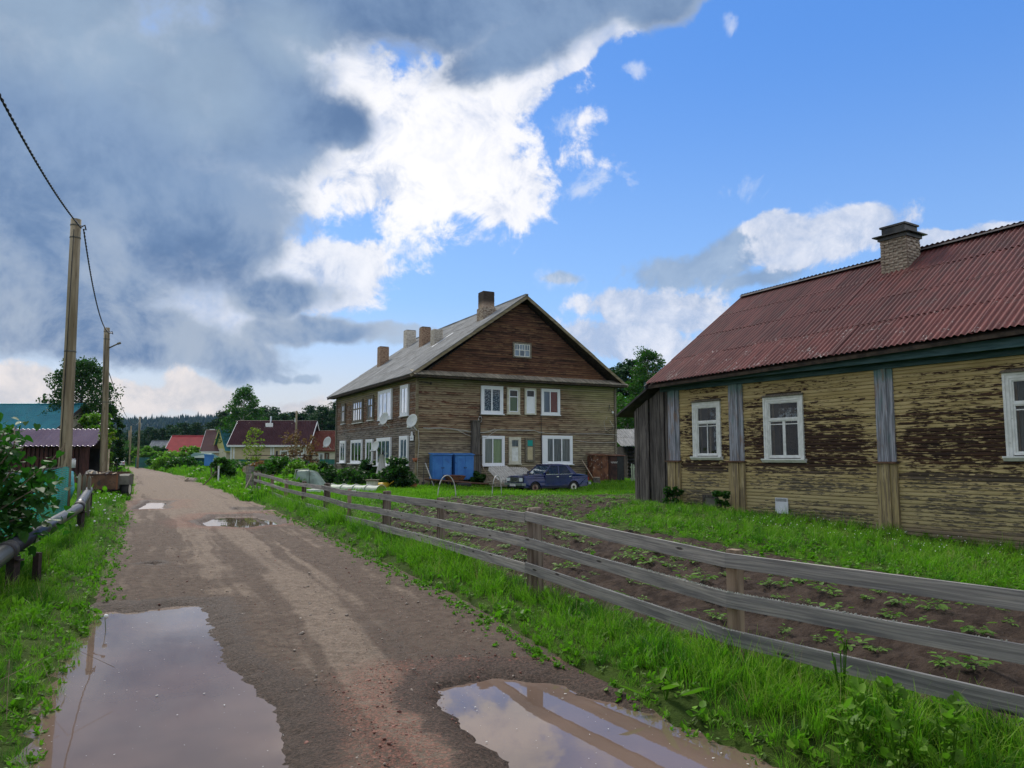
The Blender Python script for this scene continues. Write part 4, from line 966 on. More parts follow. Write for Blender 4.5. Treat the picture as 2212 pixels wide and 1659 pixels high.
# house number plate: arched top on a rectangle
q = MB(); pl = [(.30, 2.52), (.86, 2.52), (.86, 2.80), (.72, 2.80)] + [(.58 + .13 * math.cos(t_), 2.90 + .13 * math.sin(t_)) for t_ in np.linspace(0, math.pi, 7)] + [(.44, 2.80), (.30, 2.80)]
q.prism(pl, 'x', -.085, -.06); sg = q.build('number_plate', 'white_metal', H1)
def text(body, size, mat, parent, M, name='lettering', ext=.002):
    cu = bpy.data.curves.new(name, 'FONT'); cu.body = body; cu.size = size; cu.extrude = ext; cu.align_x = 'CENTER'; cu.align_y = 'CENTER'
    tmp = bpy.data.objects.new('tmp', cu); COL.objects.link(tmp); bpy.context.view_layer.update()
    me = bpy.data.meshes.new_from_object(tmp.evaluated_get(bpy.context.evaluated_depsgraph_get())); bpy.data.objects.remove(tmp)
    me.materials.clear(); me.materials.append(MATS[mat]); me.name = name
    o = link(name, me, parent); o.matrix_local = M; return o
simple('ink_grey', (.18, .20, .30), rough=.6); simple('chalk', (.62, .58, .54), rough=.9)
MX = Matrix(((0, 0, -1, -.089), (-1, 0, 0, .58), (0, 1, 0, 2.88), (0, 0, 0, 1)))
text('7', .17, 'ink_grey', sg, MX)
q = MB(); q.box(-.0895, .42, 2.635, -.0855, .74, 2.675); q.build('lettering', 'ink_grey', sg)

# ---- satellite dishes (each a thing fixed on the house)
def dish(loc, rz, r, label, arm=(0, 0), tilt=18, mount='white_metal'):
    t = thing('satellite_dish', label, 'satellite dish', loc, rz, 'satellite dishes on the wooden house')
    V, F = [], []; n, m = 18, 5
    for i in range(m + 1):
        rr = r * i / m
        for j in range(n): a = 2 * math.pi * j / n; V.append((rr * .9 * math.cos(a), -.14 * r * (i / m) ** 2 * 2.0, rr * math.sin(a)))
    for i in range(m):
        for j in range(n): F.append((i * n + j, i * n + (j + 1) % n, (i + 1) * n + (j + 1) % n, (i + 1) * n + j))
    q = MB(); q.add(V, F); me = q.mesh('reflector', 'dish_white', True); o = link('reflector', me, t, rot=(R(-tilt), 0, 0))
    md = o.modifiers.new('s', 'SOLIDIFY'); md.thickness = .012
    q = MB(); q.tube([(0, .04, -.1), (0, .10, -r * .8), (.05, .30, -r - .1)], .022, 6); q.build('mount', mount, t)
    q = MB(); q.tube([(0, -.05, -r * .95), (0, -.5, -r * .9)], .014, 6); q.build('feed_arm', mount, t)
    q = MB(); q.tube([(0, -.48, -r * .92), (0, -.44, -r * .68)], .045, 8); q.build('receiver', 'dish_white', t)
    return t
def h1w(x, y, z): 
    c, s = math.cos(TH1), math.sin(TH1); return (A1[0] + x * c - y * s, A1[1] + x * s + y * c, z)
dish(h1w(-.55, 3.9, 3.86), R(-38), .40, 'white satellite dish below the first upstairs window on the side wall of the wooden house')
dish(h1w(-.35, -.35, 3.55), R(-30), .39, 'white satellite dish on the near corner of the wooden house')
dish(h1w(-.6, 5.4, 2.25), R(-38), .33, 'white satellite dish in front of the wide ground-floor window', mount='dark_iron')
dish(h1w(-.5, 18.0, 2.72), R(-30), .42, 'white satellite dish at the far end of the side wall by the red tiled roof')

# ================================================================== near ochre house on the right
A2 = (5.005, 23.145); D2 = (.53367, -.84569); TH2 = math.atan2(D2[1], D2[0]); DEEP = 8.0; L2 = 12.6
H2 = thing('ochre_wooden_house', 'single-storey house of flaking ochre boards under a dark red corrugated roof', 'house', (A2[0], A2[1], 0), TH2)
def h2w(s, w, z):
    c, s_ = math.cos(TH2), math.sin(TH2); return (A2[0] + s * c - w * s_, A2[1] + s * s_ + w * c, z)
WT = 3.66
wins2 = [(.80, 1.88, 1.62, 3.22), (3.40, 4.64, 1.56, 3.20), (9.38, 10.70, 1.62, 3.30)]
bays = [(-.02, .02, None), (.24, 2.22), (2.68, 6.64), (7.04, L2)]
core = MB()
xs = sorted([0.0] + [v for w in wins2 for v in (w[0] + .06, w[1] - .06)] + [L2])
cw = .12
prev = 0.0
for w in wins2:
    core.box(prev, .03, -.8, w[0] + .06, .03 + cw, WT); core.box(w[0] + .06, .03, -.8, w[1] - .06, .03 + cw, w[2] + .04); core.box(w[0] + .06, .03, w[3] - .05, w[1] - .06, .03 + cw, WT); prev = w[1] - .06
core.box(prev, .03, -.8, L2, .03 + cw, WT)
core.box(0, .15, -.8, .12, DEEP, WT); core.box(L2 - .12, .15, -.8, L2, DEEP, WT); core.box(0, DEEP - .12, -.8, L2, DEEP, WT)
core.build('wall', 'soffit', H2)
# rooms behind the windows
rm = MB(); rm.box(.3, 2.2, .2, L2 - .3, 2.25, 3.4); rm.box(.3, .2, .9, L2 - .3, 2.2, .95); rm.box(.3, .2, 3.42, L2 - .3, 2.2, 3.46); rm.build('room', 'room_dark', H2)
r2 = random.Random(21); bh2 = .0885
for bi, (a, b) in enumerate([(.24, 2.22), (2.68, 6.64), (7.04, L2 - .06)]):
    z = -.50
    while z < WT + .02:
        seg = [(a, b)]
        for w in wins2:
            if a < w[0] < b and z + bh2 > w[2] - .06 and z < w[3] + .04: seg = [(a, w[0] + .05), (w[1] - .05, b)]
        for p, q_ in seg:
            mb = MB(); jb = r2.uniform(-.003, .003); sk = r2.uniform(-.004, .004)
            # moulded board: rounded face, groove at the top
            prof = [(.03, 0), (.002 - jb, .002), (-.006 - jb, .012), (-.008 - jb, .045), (-.003 - jb, .068), (.012, .074), (.014, bh2 - .002), (.03, bh2 - .002)]
            vs = [(p, y, z + zz) for y, zz in prof] + [(q_, y, z + zz + sk) for y, zz in prof]; n = len(prof)
            mb.add(vs, [tuple(range(n)), tuple(range(2 * n - 1, n - 1, -1))] + [(i, n + i, n + (i + 1) % n, (i + 1) % n) for i in range(n)])
            link('board', fixn(mb.mesh('board', 'ochre_siding')), H2)
        z += bh2
# pilasters: three boards side by side, cap ring, stouter foot
for pi, (a, b) in enumerate([(-.22, .24), (2.20, 2.70), (6.62, 7.06), (L2 - .1, L2 + .3)]):
    w = (b - a)
    for k, (u0, u1, pr) in enumerate(((.0, .30, .045), (.31, .69, .085), (.70, 1.0, .045))):
        q = MB(); q.box(a + w * u0, -pr, 1.50, a + w * u1, .02, WT - .02); q.build('pilaster_board', 'pilaster', H2)
        q = MB(); q.box(a - .025 + (w + .05) * u0, -pr - .035, -.5, a - .025 + (w + .05) * u1, .02, 1.455); q.build('pilaster_foot', 'pilaster', H2)
    q = MB(); q.box(a - .06, -.17, 1.457, b + .06, .02, 1.498); q.build('pilaster_cap', 'rust_brown', H2)
# frieze and eave boards
q = MB(); q.box(-.5, -.10, WT - .02, L2 + .6, .02, WT + .22); q.build('frieze_board', 'teal_board', H2)
q = MB(); q.box(-.9, -.34, WT + .14, L2 + .6, -.12, WT + .20); q.build('soffit', 'soffit', H2)
q = MB(); q.box(-.9, -.40, WT + .10, L2 + .6, -.35, WT + .30); q.build('eave_board', 'teal_board', H2)
# windows with moulded casings and real depth
M2 = lambda s, o, z: (s, .0 - o, z)
def old_window(s0, s1, z0, z1, lace, idx):
    win = link('window', None, H2)
    mb = MB(); cs = .115
    def bx(mb, a, b, c, d, o0, o1): mb.box(a, -o1, c, b, -o0, d)
    casing = MB()
    # mitred casing in two steps
    for st, (ins, o) in enumerate(((0, .052), (.05, .036))):
        a, b, c, d = s0 + ins, s1 - ins, z0, z1 - ins; w = cs - ins if st else .05
        for P in ([(a, c), (a + w, c), (a + w, d - w), (a, d)], [(b, c), (b, d), (b - w, d - w), (b - w, c)], [(a, d), (a + w, d - w), (b - w, d - w), (b, d)]):
            casing.prism(P, 'y', -o, .03)
    c1 = fixn(casing.mesh('window', 'white_paint')); bpy.data.objects.remove(win); win = link('window', c1, H2)
    q = MB(); q.prism([(-.13, z0 - .0), (.02, z0), (.02, z0 - .10), (-.07, z0 - .10), (-.13, z0 - .03)], 'x', s0 - .05, s1 + .05); link('window_sill', fixn(q.mesh('window_sill', 'white_paint')), win)
    q = MB(); q.prism([(-.11, z1 + .005), (-.11, z1 + .015), (.02, z1 + .075), (.02, z1 + .005)], 'x', s0 - .02, s1 + .02); link('drip_board', fixn(q.mesh('drip_board', 'old_wood_frame')), win)
    a, b, c, d = s0 + cs, s1 - cs, z0 + .02, z1 - cs
    fr = MB(); fw = .045
    fr.box(a, -.02, c, a + fw, .06, d); fr.box(b - fw, -.02, c, b, .06, d); fr.box(a + fw, -.02, d - fw, b - fw, .06, d); fr.box(a + fw, -.035, c, b - fw, .06, c + fw)
    link('frame', fr.mesh('frame', 'white_paint'), win)
    tr = c + (d - c) * .655; mid = (a + b) / 2; vz = c + (d - c) * .47
    sa = MB(); sa.box(a + fw, -.012, tr, b - fw, .05, tr + .05)
    q_ = .028
    sa.box(a + fw, .0, tr + .05, a + fw + q_, .04, d - fw); sa.box(b - fw - q_, .0, tr + .05, b - fw, .04, d - fw); sa.box(a + fw + q_, .0, tr + .05, b - fw - q_, .04, tr + .075); sa.box(a + fw + q_, .0, d - fw - .022, b - fw - q_, .04, d - fw)
    dbl = idx > 0
    m0, m1 = (mid - .04, mid + .04) if dbl else (a + fw, a + fw + q_)
    for (l, r_) in (((a + fw, mid - .002), (mid + .002, b - fw)) if dbl else ((a + fw, b - fw),)):
        sa.box(l, .0, c + fw, l + q_ + .01, .04, tr); sa.box(r_ - q_ - .01, .0, c + fw, r_, .04, tr); sa.box(l + q_, .001, c + fw, r_ - q_, .041, c + fw + .03); sa.box(l + q_, .001, tr - .025, r_ - q_, .041, tr)
        sa.box(l + q_, .003, vz + .17, r_ - q_, .037, vz + .192)
    if not dbl: sa.box(mid - .012, .003, c + fw, mid + .012, .037, tr)
    link('sash', fixn(sa.mesh('sash', 'white_paint')), win)
    for (x0, x1, y0, y1) in ([(a, b, tr, d)] + ([(a, mid, c, tr), (mid, b, c, tr)] if dbl else [(a, b, c, tr)])):
        g_ = MB(); g_.quad((x0, .022, y0), (x1, .022, y0), (x1, .022, y1), (x0, .022, y1)); link('pane', g_.mesh('pane', 'glass'), win)
    # inner frame and reveals
    iv = MB(); iv.box(a, .16, c, a + .05, .20, d); iv.box(b - .05, .16, c, b, .20, d); iv.box(a + .05, .16, tr, b - .05, .20, tr + .05); iv.box(a + .36, .16, c, a + .42, .20, tr)
    link('inner_frame', iv.mesh('inner_frame', 'light_wood'), win)
    rv = MB(); rv.box(a - .06, .06, c - .03, a, .50, d + .04); rv.box(b, .06, c - .03, b + .06, .50, d + .04); rv.box(a, .06, c - .04, b, .50, c)
    link('reveal', rv.mesh('reveal', 'reveal_grey'), win)
    # lace
    def lace(x0, x1, y0, y1, mat, y=.26):
        n = 24; g_ = MB(); pts = []
        for k in range(n + 1):
            x = x0 + (x1 - x0) * k / n; pts += [(x, y + .02 * math.sin(k * 1.9), y0 + (.02 * math.sin(k * .9) if y0 > c + .2 else 0)), (x, y + .02 * math.sin(k * 1.9), y1)]
        g_.add(pts, [(2 * k, 2 * k + 2, 2 * k + 3, 2 * k + 1) for k in range(n)]); link('curtain', g_.mesh('curtain', mat), win)
    if lace_kind := lace_spec[idx]:
        for L in lace_kind: lace(a + (b - a) * L[0], a + (b - a) * L[1], c + (d - c) * L[2], c + (d - c) * L[3], L[4])
    return win
def lace_mat():
    m, g = newmat('lace')
    n = g.n('ShaderNodeTexVoronoi'); g.put(n.inputs['Vector'], g.obj((1, 1, 1))); n.inputs['Scale'].default_value = 22
    n2 = g.noise(g.obj(), 9, 6, .7)
    d = g.n('ShaderNodeBsdfDiffuse'); d.inputs[0].default_value = (.62, .68, .74, 1); t = g.n('ShaderNodeBsdfTransparent')
    x = g.n('ShaderNodeMixShader'); g.L.new(g.ss(n2, .50, .56, .06, .75), x.inputs[0]); g.L.new(t.outputs[0], x.inputs[1]); g.L.new(d.outputs[0], x.inputs[2]); g.out(x.outputs[0])
lace_mat()
lace_spec = [[(.36, 1, .66, 1, 'lace'), (.52, 1, .02, .64, 'lace')], [(.12, 1, .67, .88, 'lace'), (.5, 1, .60, .66, 'lace')], [(0, .5, .02, 1, 'curtain_grey')]]
for i, w in enumerate(wins2): old_window(*w, None, i)
# cellar hatch and vent flap
q = MB(); q.box(1.14, -.05, .13, 1.68, .0, .20); q.box(1.14, -.05, .44, 1.68, .0, .51); q.box(1.14, -.05, .20, 1.21, .0, .44); q.box(1.61, -.05, .20, 1.68, .0, .44); hf = q.build('cellar_hatch', 'dark_plank', H2)
q = MB(); q.box(1.21, -.02, .20, 1.61, -.0, .44); q.build('hatch_panel', 'olive_metal', hf)
q = MB(); q.box(3.70, -.045, .18, 4.08, -.01, .54); vf = q.build('vent_flap', 'white_metal', H2)
q = MB()
for k in range(5): q.box(3.72, -.052, .45 + k * .016, 4.06, -.046, .455 + k * .016)
q.build('vent_slat', 'sheet_black', vf, kind='stuff')
q = MB(); q.box(3.76, -.075, .14, 4.12, -.055, .44); q.build('cover_sheet', 'white_metal', vf)
q = MB(); q.box(3.8, -.04, .05, 4.3, -.012, .16); q.build('patch_board', 'old_wood_frame', H2)
# roof: eave (-.55 out), ridge 4.0 in; slightly flared, rises a touch towards the near end
RW = 13.5; S0 = -.58; ey, ezz = -.62, 3.86; ry, rz_ = 4.0, 7.17; rise = .024
sl = math.hypot(ry - ey, rz_ - ezz); yd = Vector((0, (ry - ey) / sl, (rz_ - ezz) / sl)); xd = Vector((1, 0, rise)).normalized()
yd = (yd - xd * yd.dot(xd)).normalized()
dk = MB()
for (y0, z0, y1, z1) in ((ey + .05, ezz - .05, ry, rz_ - .05), (2 * ry - ey - .05, ezz - .05, ry, rz_ - .05)):
    P = []
    for dz in (-.06, 0):
        for (x, y, z) in ((S0 + .05, y0, z0), (S0 + RW - .1, y0, z0), (S0 + RW - .1, y1, z1), (S0 + .05, y1, z1)): P.append((x, y, z + dz + rise * (x - S0) + (.02 if dz == 0 else 0) - .03))
    dk.hexa(P)
link('roof_deck', fixn(dk.mesh('roof_deck', 'soffit')), H2)
rg = MB(); rg.hexa([(S0 + x, ry + y, rz_ + z + rise * x) for z in (-.03,) for x, y in ((0, -.22), (RW, -.22), (RW, .22), (0, .22))] + [(S0 + x, ry + y, rz_ + .09 + rise * x) for x, y in ((0, -.03), (RW, -.03), (RW, .03), (0, .03))])
rf2 = link('roof', fixn(rg.mesh('roof', 'ridge_dark')), H2)
roof_sheets(H2, rf2, 'roof_sheet', 'red_slate', (S0, ey, ezz), tuple(xd), tuple(yd), RW, sl, 1.08, sl / 4, 8, .021, 12, mat_low='red_slate_lichen', jit=.02)
roof_sheets(H2, rf2, 'roof_sheet', 'red_slate', (S0 + RW, 2 * ry - ey, ezz + rise * RW), tuple(-xd), (0, -yd.y, yd.z), RW, sl, 2.78, sl / 2, 20, .026, 13)
for yy in ((ey, ry), (2 * ry - ey, ry)):
    q = MB(); q.beam((S0 - .01, yy[0], ezz - .10), (S0 - .01, yy[1], rz_ - .10), .04, .14); q.build('verge_board', 'ridge_dark', H2)
gb = MB(); gb.prism([(.0, WT), (DEEP, WT), (DEEP, 3.75), (4.0, 6.95), (.0, 3.9)], 'x', -.04, .02); link('gable', fixn(gb.mesh('gable', 'dark_plank')), H2)
# chimney with metal hood
bricks(H2, H2, 5.42, 3.42, 6.2, 7.70, .74, .68, 'brick_old', 31, True, bl=.24, bh=.066, gap=.014, ragged=.02)
q = MB(); q.box(4.90, 2.94, 7.70, 5.94, 3.90, 7.73); q.box(5.0, 3.04, 7.60, 5.84, 3.80, 7.70); q.build('chimney_skirt', 'sheet_black', H2)
q = MB(); q.box(5.09, 3.11, 7.73, 5.75, 3.73, 7.95); q.box(5.05, 3.07, 7.95, 5.79, 3.77, 8.0); q.build('chimney_hood', 'sheet_black', H2)
q = MB(); q.hexa([(5.1, 2.98, 6.34), (5.7, 2.98, 6.36), (5.7, 3.05, 6.40), (5.1, 3.05, 6.38), (5.1, 2.98, 6.46), (5.7, 2.98, 6.5), (5.7, 3.05, 6.52), (5.1, 3.05, 6.48)]); link('flashing', fixn(q.mesh('flashing', 'olive_metal')), H2)
# small pipe past the left verge
q = MB(); q.tube([(-.4, 6.0, 4.6), (-.4, 6.0, 6.1)], .10, 10); q.build('vent_pipe', 'olive_metal', H2)

# plank lean-to at the far gable
LS = thing('plank_lean_to', 'lean-to shed of dark upright planks at the far end of the ochre house', 'shed', (A2[0], A2[1], 0), TH2)
x = -1.72; r_ = random.Random(4)
while x < -.26:
    w = r_.uniform(.12, .19); mb = MB(); zt = 3.16 + (x + 1.7) * .50; o_ = r_.uniform(-.03, .035); k_ = r_.uniform(-.015, .015)
    mb.hexa([(x, -.02 + o_, -.25), (x + w, -.02 + o_, -.25), (x + w, .01 + o_, -.25), (x, .01 + o_, -.25), (x + k_, -.02 + o_, zt), (x + w + k_, -.02 + o_, zt + w * .5), (x + w + k_, .01 + o_, zt + w * .5), (x + k_, .01 + o_, zt)])
    link('plank', fixn(mb.mesh('plank', 'dark_plank')), LS); x += w + r_.uniform(.004, .016)
q = MB(); q.box(-1.68, .05, -.3, -.02, 6.0, 3.05); q.build('wall', 'black_plank', LS)
q = MB(); q.box(-1.76, -.07, -.3, -1.66, .05, 3.1); q.build('corner_post', 'dark_plank', LS)
q = MB(); q.hexa([(-2.35, -.35, 2.93), (-.35, -.35, 3.98), (-.35, 6.2, 3.98), (-2.35, 6.2, 2.93), (-2.35, -.35, 3.0), (-.35, -.35, 4.05), (-.35, 6.2, 4.05), (-2.35, 6.2, 3.0)]); link('roof', fixn(q.mesh('roof', 'ridge_dark')), LS)
# ================================================================== rail fence along the road
FN = thing('rail_fence', 'grey weathered three-rail plank fence curving along the grass verge of the road', 'fence')
zt_top = [.90, .88, .885, 1.0, .98, .94, .88, .90, .86, .86, .90, .94, .95]
post_kind = [('grey_post', .15), ('grey_post', .14), ('fresh_post', .10), ('grey_post', .19), ('grey_post', .11), ('grey_post', .17), ('fresh_post', .09), ('grey_post', .18), ('grey_post', .15), ('fresh_post', .14), ('fresh_post', .14), ('grey_post', .12), ('grey_post', .15)]
r_ = random.Random(17); PT = []
for i, (x, y) in enumerate(FENCE):
    dx, dy = (FENCE[min(i + 1, len(FENCE) - 1)][0] - FENCE[max(i - 1, 0)][0]), (FENCE[min(i + 1, len(FENCE) - 1)][1] - FENCE[max(i - 1, 0)][1]); L = math.hypot(dx, dy)
    nx, ny = -dy / L, dx / L      # towards the road (left)
    PT.append((x, y, nx, ny, float(tz(x, y))))
for i, (x, y, nx, ny, z0) in enumerate(PT):
    mat_, w = post_kind[i]; top = zt_top[i] + (.012 if i in (2,) else .030) + r_.uniform(-.01, .02)
    q = MB(); a = math.atan2(ny, nx); tilt = r_.uniform(-.02, .02)
    if mat_ == 'grey_post' and w > .13:
        n = 9; q.tube([(x - nx * w * .5 + tilt * t_, y - ny * w * .5, z0 - .3 + (top - z0 + .3) * t_) for t_ in (0, .35, .7, .985, 1)], [w * .5, w * .5, w * .48, w * .46, w * .38], n)
    else: q.beam((x - nx * w * .5, y - ny * w * .5, z0 - .3), (x - nx * w * .5 + tilt, y - ny * w * .5, top), w, w * .75, up=(nx, ny, 0))
    q.build('fence_post', mat_, FN)
def rail(i, j, k, drop, ht=.106, t=.030, sagk=.0, ends=(0, 0)):
    "rail k from post i to post j on the road side"
    ids = list(range(i, j + 1)); pts = []
    for m_ in ids:
        x, y, nx, ny, z0 = PT[m_]; pts.append((x + nx * .016, y + ny * .016, zt_top[m_] - drop * k, nx, ny))
    P = []
    for a, b in zip(pts[:-1], pts[1:]):
        for s in np.linspace(0, 1, 7)[:-1]: P.append([a[q_] + (b[q_] - a[q_]) * s for q_ in range(5)])
    P.append(list(pts[-1])); n = len(P); h0 = r_.uniform(-.014, .014)
    V = []
    for m_, (x, y, z, nx, ny) in enumerate(P):
        w = .004 * math.sin(m_ * 1.3 + i + k) ; hh = ht + .004 * math.sin(m_ * .9 + k * 2)
        for o, zz in ((0, -hh), (t, -hh), (t, 0), (0, 0)): V.append((x + nx * (o + w), y + ny * (o + w), z + zz + h0))
    Fc = [(m_ * 4 + a, m_ * 4 + (a + 1) % 4, m_ * 4 + 4 + (a + 1) % 4, m_ * 4 + 4 + a) for m_ in range(n - 1) for a in range(4)] + [(3, 2, 1, 0), tuple((n - 1) * 4 + a for a in range(4))]
    q = MB(); q.add(V, Fc); o = None; me = fixn(q.mesh('rail', 'rail_plank')); off = r_.uniform(0, 50)
    for nm, arr in (('gu', [off + (k_ // 4) * .42 for k_ in range(len(V))]), ('gv', [(0, 0, .13, .13)[k_ % 4] + off for k_ in range(len(V))])):
        at_ = me.attributes.new(nm, 'FLOAT', 'POINT'); at_.data.foreach_set('value', arr)
    link('rail', me, FN)
    return P, t
for k in range(3):
    for a, b in ((0, 1), (1, 3), (3, 5), (5, 7), (7, 9), (9, 11), (11, 12)):
        a2, b2 = (a, b)
        P, t = rail(a2, b2, k, .275)
        if k > 0 and a < 5:     # crusty lichen along the top edge of the near rails
            rr = random.Random(k * 10 + a); q = MB()
            cl_ = [rr.random() * (len(P) - 1) for _ in range(9)]
            for _ in range(420 if a == 1 else 220):
                s = min(len(P) - 1.01, max(0, rr.choice(cl_) + rr.gauss(0, .8))) if rr.random() < .8 else rr.random() * (len(P) - 1); m_ = int(s); f = s - m_; A, B = P[m_], P[min(m_ + 1, len(P) - 1)]
                x = A[0] + (B[0] - A[0]) * f + A[3] * rr.uniform(0, t); y = A[1] + (B[1] - A[1]) * f + A[4] * rr.uniform(0, t); z = A[2] + (B[2] - A[2]) * f
                s_ = rr.uniform(.002, .006); q.hexa([(x - s_, y - s_, z - .004), (x + s_, y - s_, z - .004), (x + s_, y + s_, z - .004), (x - s_, y + s_, z - .004), (x - s_ * .5, y - s_ * .5, z + s_), (x + s_ * .5, y - s_ * .5, z + s_), (x + s_ * .5, y + s_ * .5, z + s_), (x - s_ * .5, y + s_ * .5, z + s_)])
            q.build('lichen_crust', 'lichen', FN, kind='stuff')
# wide upright boards closing the far end of the fence
ex_, ey_ = -11.3, 33.1
for k in range(3):
    q = MB(); x0 = ex_ - .36 + k * .15; q.box(x0, ey_ + .02 * k, -.1, x0 + .135, ey_ + .02 * k + .03, .95 - .05 * (k % 2)); q.build('end_board', 'grey_plank', FN)
q = MB(); q.beam((-11.35, 33.0, .85), (-11.62, 32.7, .05), .06, .02); q.build('loose_board', 'picket_weathered', FN)

# weathered paling panel behind
PF = thing('board_panel_fence', 'short run of mismatched weathered upright boards beyond the end of the rail fence', 'fence')
r_ = random.Random(5)
for k in range(9):
    x = -16.2 + k * .185; y = 45.5 - k * .05; h = r_.uniform(.98, 1.10); q = MB(); q.hexa([(x, y, 0), (x + .165, y, 0), (x + .165, y + .03, 0), (x, y + .03, 0), (x - .02, y, h), (x + .145, y, h + .01), (x + .145, y + .03, h + .01), (x - .02, y + .03, h)]); q.build('board', r_.choice(['picket_weathered', 'grey_plank', 'light_wood', 'picket_weathered']), PF)

# ================================================================== water main on posts, left verge
PM = thing('overground_pipe', 'black overground pipe carried on iron posts beside the left verge', 'pipe')
pp = [(-2.9, 3.0, .53), (-4.05, 5.3, .545), (-5.60, 8.45, .56), (-8.62, 15.1, .60)]
q = MB(); q.tube(pp[:3], .098, 20); q.build('pipe_section', 'black_pipe', PM, True)
q = MB(); q.tube([(-5.60 + .05, 8.45 - .1, .575), pp[3]], .094, 20); q.build('pipe_section', 'black_pipe', PM, True)
q = MB(); q.tube([(-8.62, 15.1, .612), (-8.88, 15.6, .66), (-11.68, 20.9, .70)], .098, 20); q.build('pipe_section', 'black_pipe', PM, True)
for a, b in (((-5.52, 8.28, .56), (-5.66, 8.58, .565)), ((-8.55, 14.95, .60), (-8.72, 15.3, .63))):
    q = MB(); q.tube([a, b], .108, 20); q.build('pipe_collar', 'dark_iron', PM, True)
for x, y, z in ((-5.55, 8.5, .5), (-8.6, 15.15, .55), (-11.6, 20.8, .64), (-2.95, 3.1, .5)):
    q = MB(); q.beam((x, y, -.2), (x, y, z), .11, .09); q.beam((x - .09, y, z - .04), (x + .09, y, z - .04), .1, .02); q.build('pipe_post', 'iron_post', PM)
q = MB(); q.beam((-5.75, 9.25, -.2), (-5.75, 9.25, .45), .07, .07); q.build('pipe_post', 'iron_post', PM)

# ================================================================== green netting fence
NF = thing('netting_fence', 'wire fence hung with green plastic netting behind the black pipe', 'fence')
nf = [(-3.6, 2.0), (-5.2, 6.0), (-7.0, 10.2), (-9.35, 15.1), (-11.1, 19.0)]
V = []; Fq = []; Ls = [0]
for a, b in zip(nf[:-1], nf[1:]): Ls.append(Ls[-1] + math.dist(a, b))
tot = Ls[-1]; NH = 1.36
def nfp(s):
    for i in range(len(nf) - 1):
        if s <= Ls[i + 1] + 1e-6:
            f = (s - Ls[i]) / (Ls[i + 1] - Ls[i]); return nf[i][0] + (nf[i + 1][0] - nf[i][0]) * f, nf[i][1] + (nf[i + 1][1] - nf[i][1]) * f
q = MB()
def strip(pts, w, vertical):
    n = len(pts); vs = []
    for p in pts: vs += [(p[0], p[1], p[2]), ((p[0], p[1], p[2] + w) if not vertical else (p[0] - w * .45, p[1] + w * .9, p[2]))]
    q.add(vs, [(2 * i, 2 * i + 1, 2 * i + 3, 2 * i + 2) for i in range(n - 1)])
sag = lambda s, z: .05 * math.sin(s * 1.9) * math.sin(z * 2.2)
kz = 0; z = .10
while z < NH:
    pts = []
    for s in np.arange(3.0, tot, .30):
        x, y = nfp(s); o = sag(s, z); pts.append((x + o, y + o * .5, z + .03 * math.sin(s * 1.3 + z * 3)))
    strip(pts, .026, False); z += .042
for s in np.arange(3.0, tot, .075):
    x, y = nfp(s); strip([(x + sag(s, zz), y + sag(s, zz) * .5, zz) for zz in np.linspace(.1, NH, 5)], .020, True)
q.build('netting', 'net_green', NF, kind='stuff')
for s in np.arange(1.0, tot, 2.6):
    x, y = nfp(s); q = MB(); q.tube([(x - .04, y, -.2), (x - .04, y, NH + .03)], .028, 8); q.build('fence_post', 'grey_post', NF)
q = MB(); q.tube([(*nfp(s), NH) for s in np.linspace(.5, tot - .01, 20)], .012, 5); q.build('top_wire', 'dark_iron', NF)
r_ = random.Random(9)
for k in range(3):
    x, y = -11.12 + .10 * k, 19.35 + .05 * k; h = 1.22 + r_.uniform(-.12, .1); q = MB(); q.prism([(x, 0 - .1), (x + .08, -.1), (x + .08, h - .08), (x + .04, h), (x, h - .08)], 'y', y, y + .03); q.build('picket', 'picket_weathered', NF)
TR = thing('plastic_rag', 'turquoise plastic bag tied to the end of the green netting', 'bag', (-11.2, 19.15, 0))
q = MB(); q.tube([(0, 0, .55), (.05, -.03, .8), (-.02, 0, 1.05), (.02, 0, 1.25)], [.05, .09, .11, .05], 8); q.build('bag', 'plastic_teal', TR, True)
JR = thing('glass_jar', 'white jar upturned on a paling by the turquoise bag', 'jar', (-11.22, 19.3, 1.33))
q = MB(); q.tube([(0, 0, 0), (0, 0, .20)], .05, 10); q.build('jar_body', 'dish_white', JR, True)
q = MB(); q.tube([(0, 0, .2), (0, 0, .23)], .038, 10); q.build('lid', 'chrome', JR, True)

# ================================================================== utility poles and cable
def pole(x, y, h, r, label, lean=(0, 0), fit=True, grp='wooden utility poles along the road'):
    t = thing('utility_pole', label, 'utility pole', (x, y, float(tz(x, y))), 0, grp)
    q = MB(); q.tube([(lean[0] * k, lean[1] * k, -.4 + (h + .4) * k) for k in (0, .25, .5, .75, 1)], r, 14, r2=r * .80); q.build('shaft', 'pole_wood', t, True)
    if fit:
        q = MB()
        for zz in (h - .18, h - .5, h * .55): q.tube([(lean[0] * zz / h, lean[1] * zz / h, zz), (lean[0] * zz / h, lean[1] * zz / h, zz + .035)], r * .86 if zz > h * .7 else r * .93, 14)
        q.build('band', 'olive_metal', t, True, kind='stuff')
        q = MB(); q.tube([(lean[0] + r * .8, lean[1], h - .2), (lean[0] + r + .10, lean[1] - .02, h - .16), (lean[0] + r + .12, lean[1], h - .28)], .018, 6); q.build('hook', 'dark_iron', t, True)
        q = MB(); q.tube([(lean[0] + r * .3, lean[1] - r * 1.05, .3), (lean[0] + r * .3, lean[1] - r * .95, h - .3)], .009, 5); q.build('earth_wire', 'cable_black', t, True)
    return t
pole(-11.06, 18.7, 7.62, .150, 'nearest tall wooden utility pole, behind the green netting fence', (-.10, 0))
p2 = pole(-17.0, 31.5, 7.07, .145, 'second wooden utility pole, with side bracket, beyond the trailer', (-.22, 0))
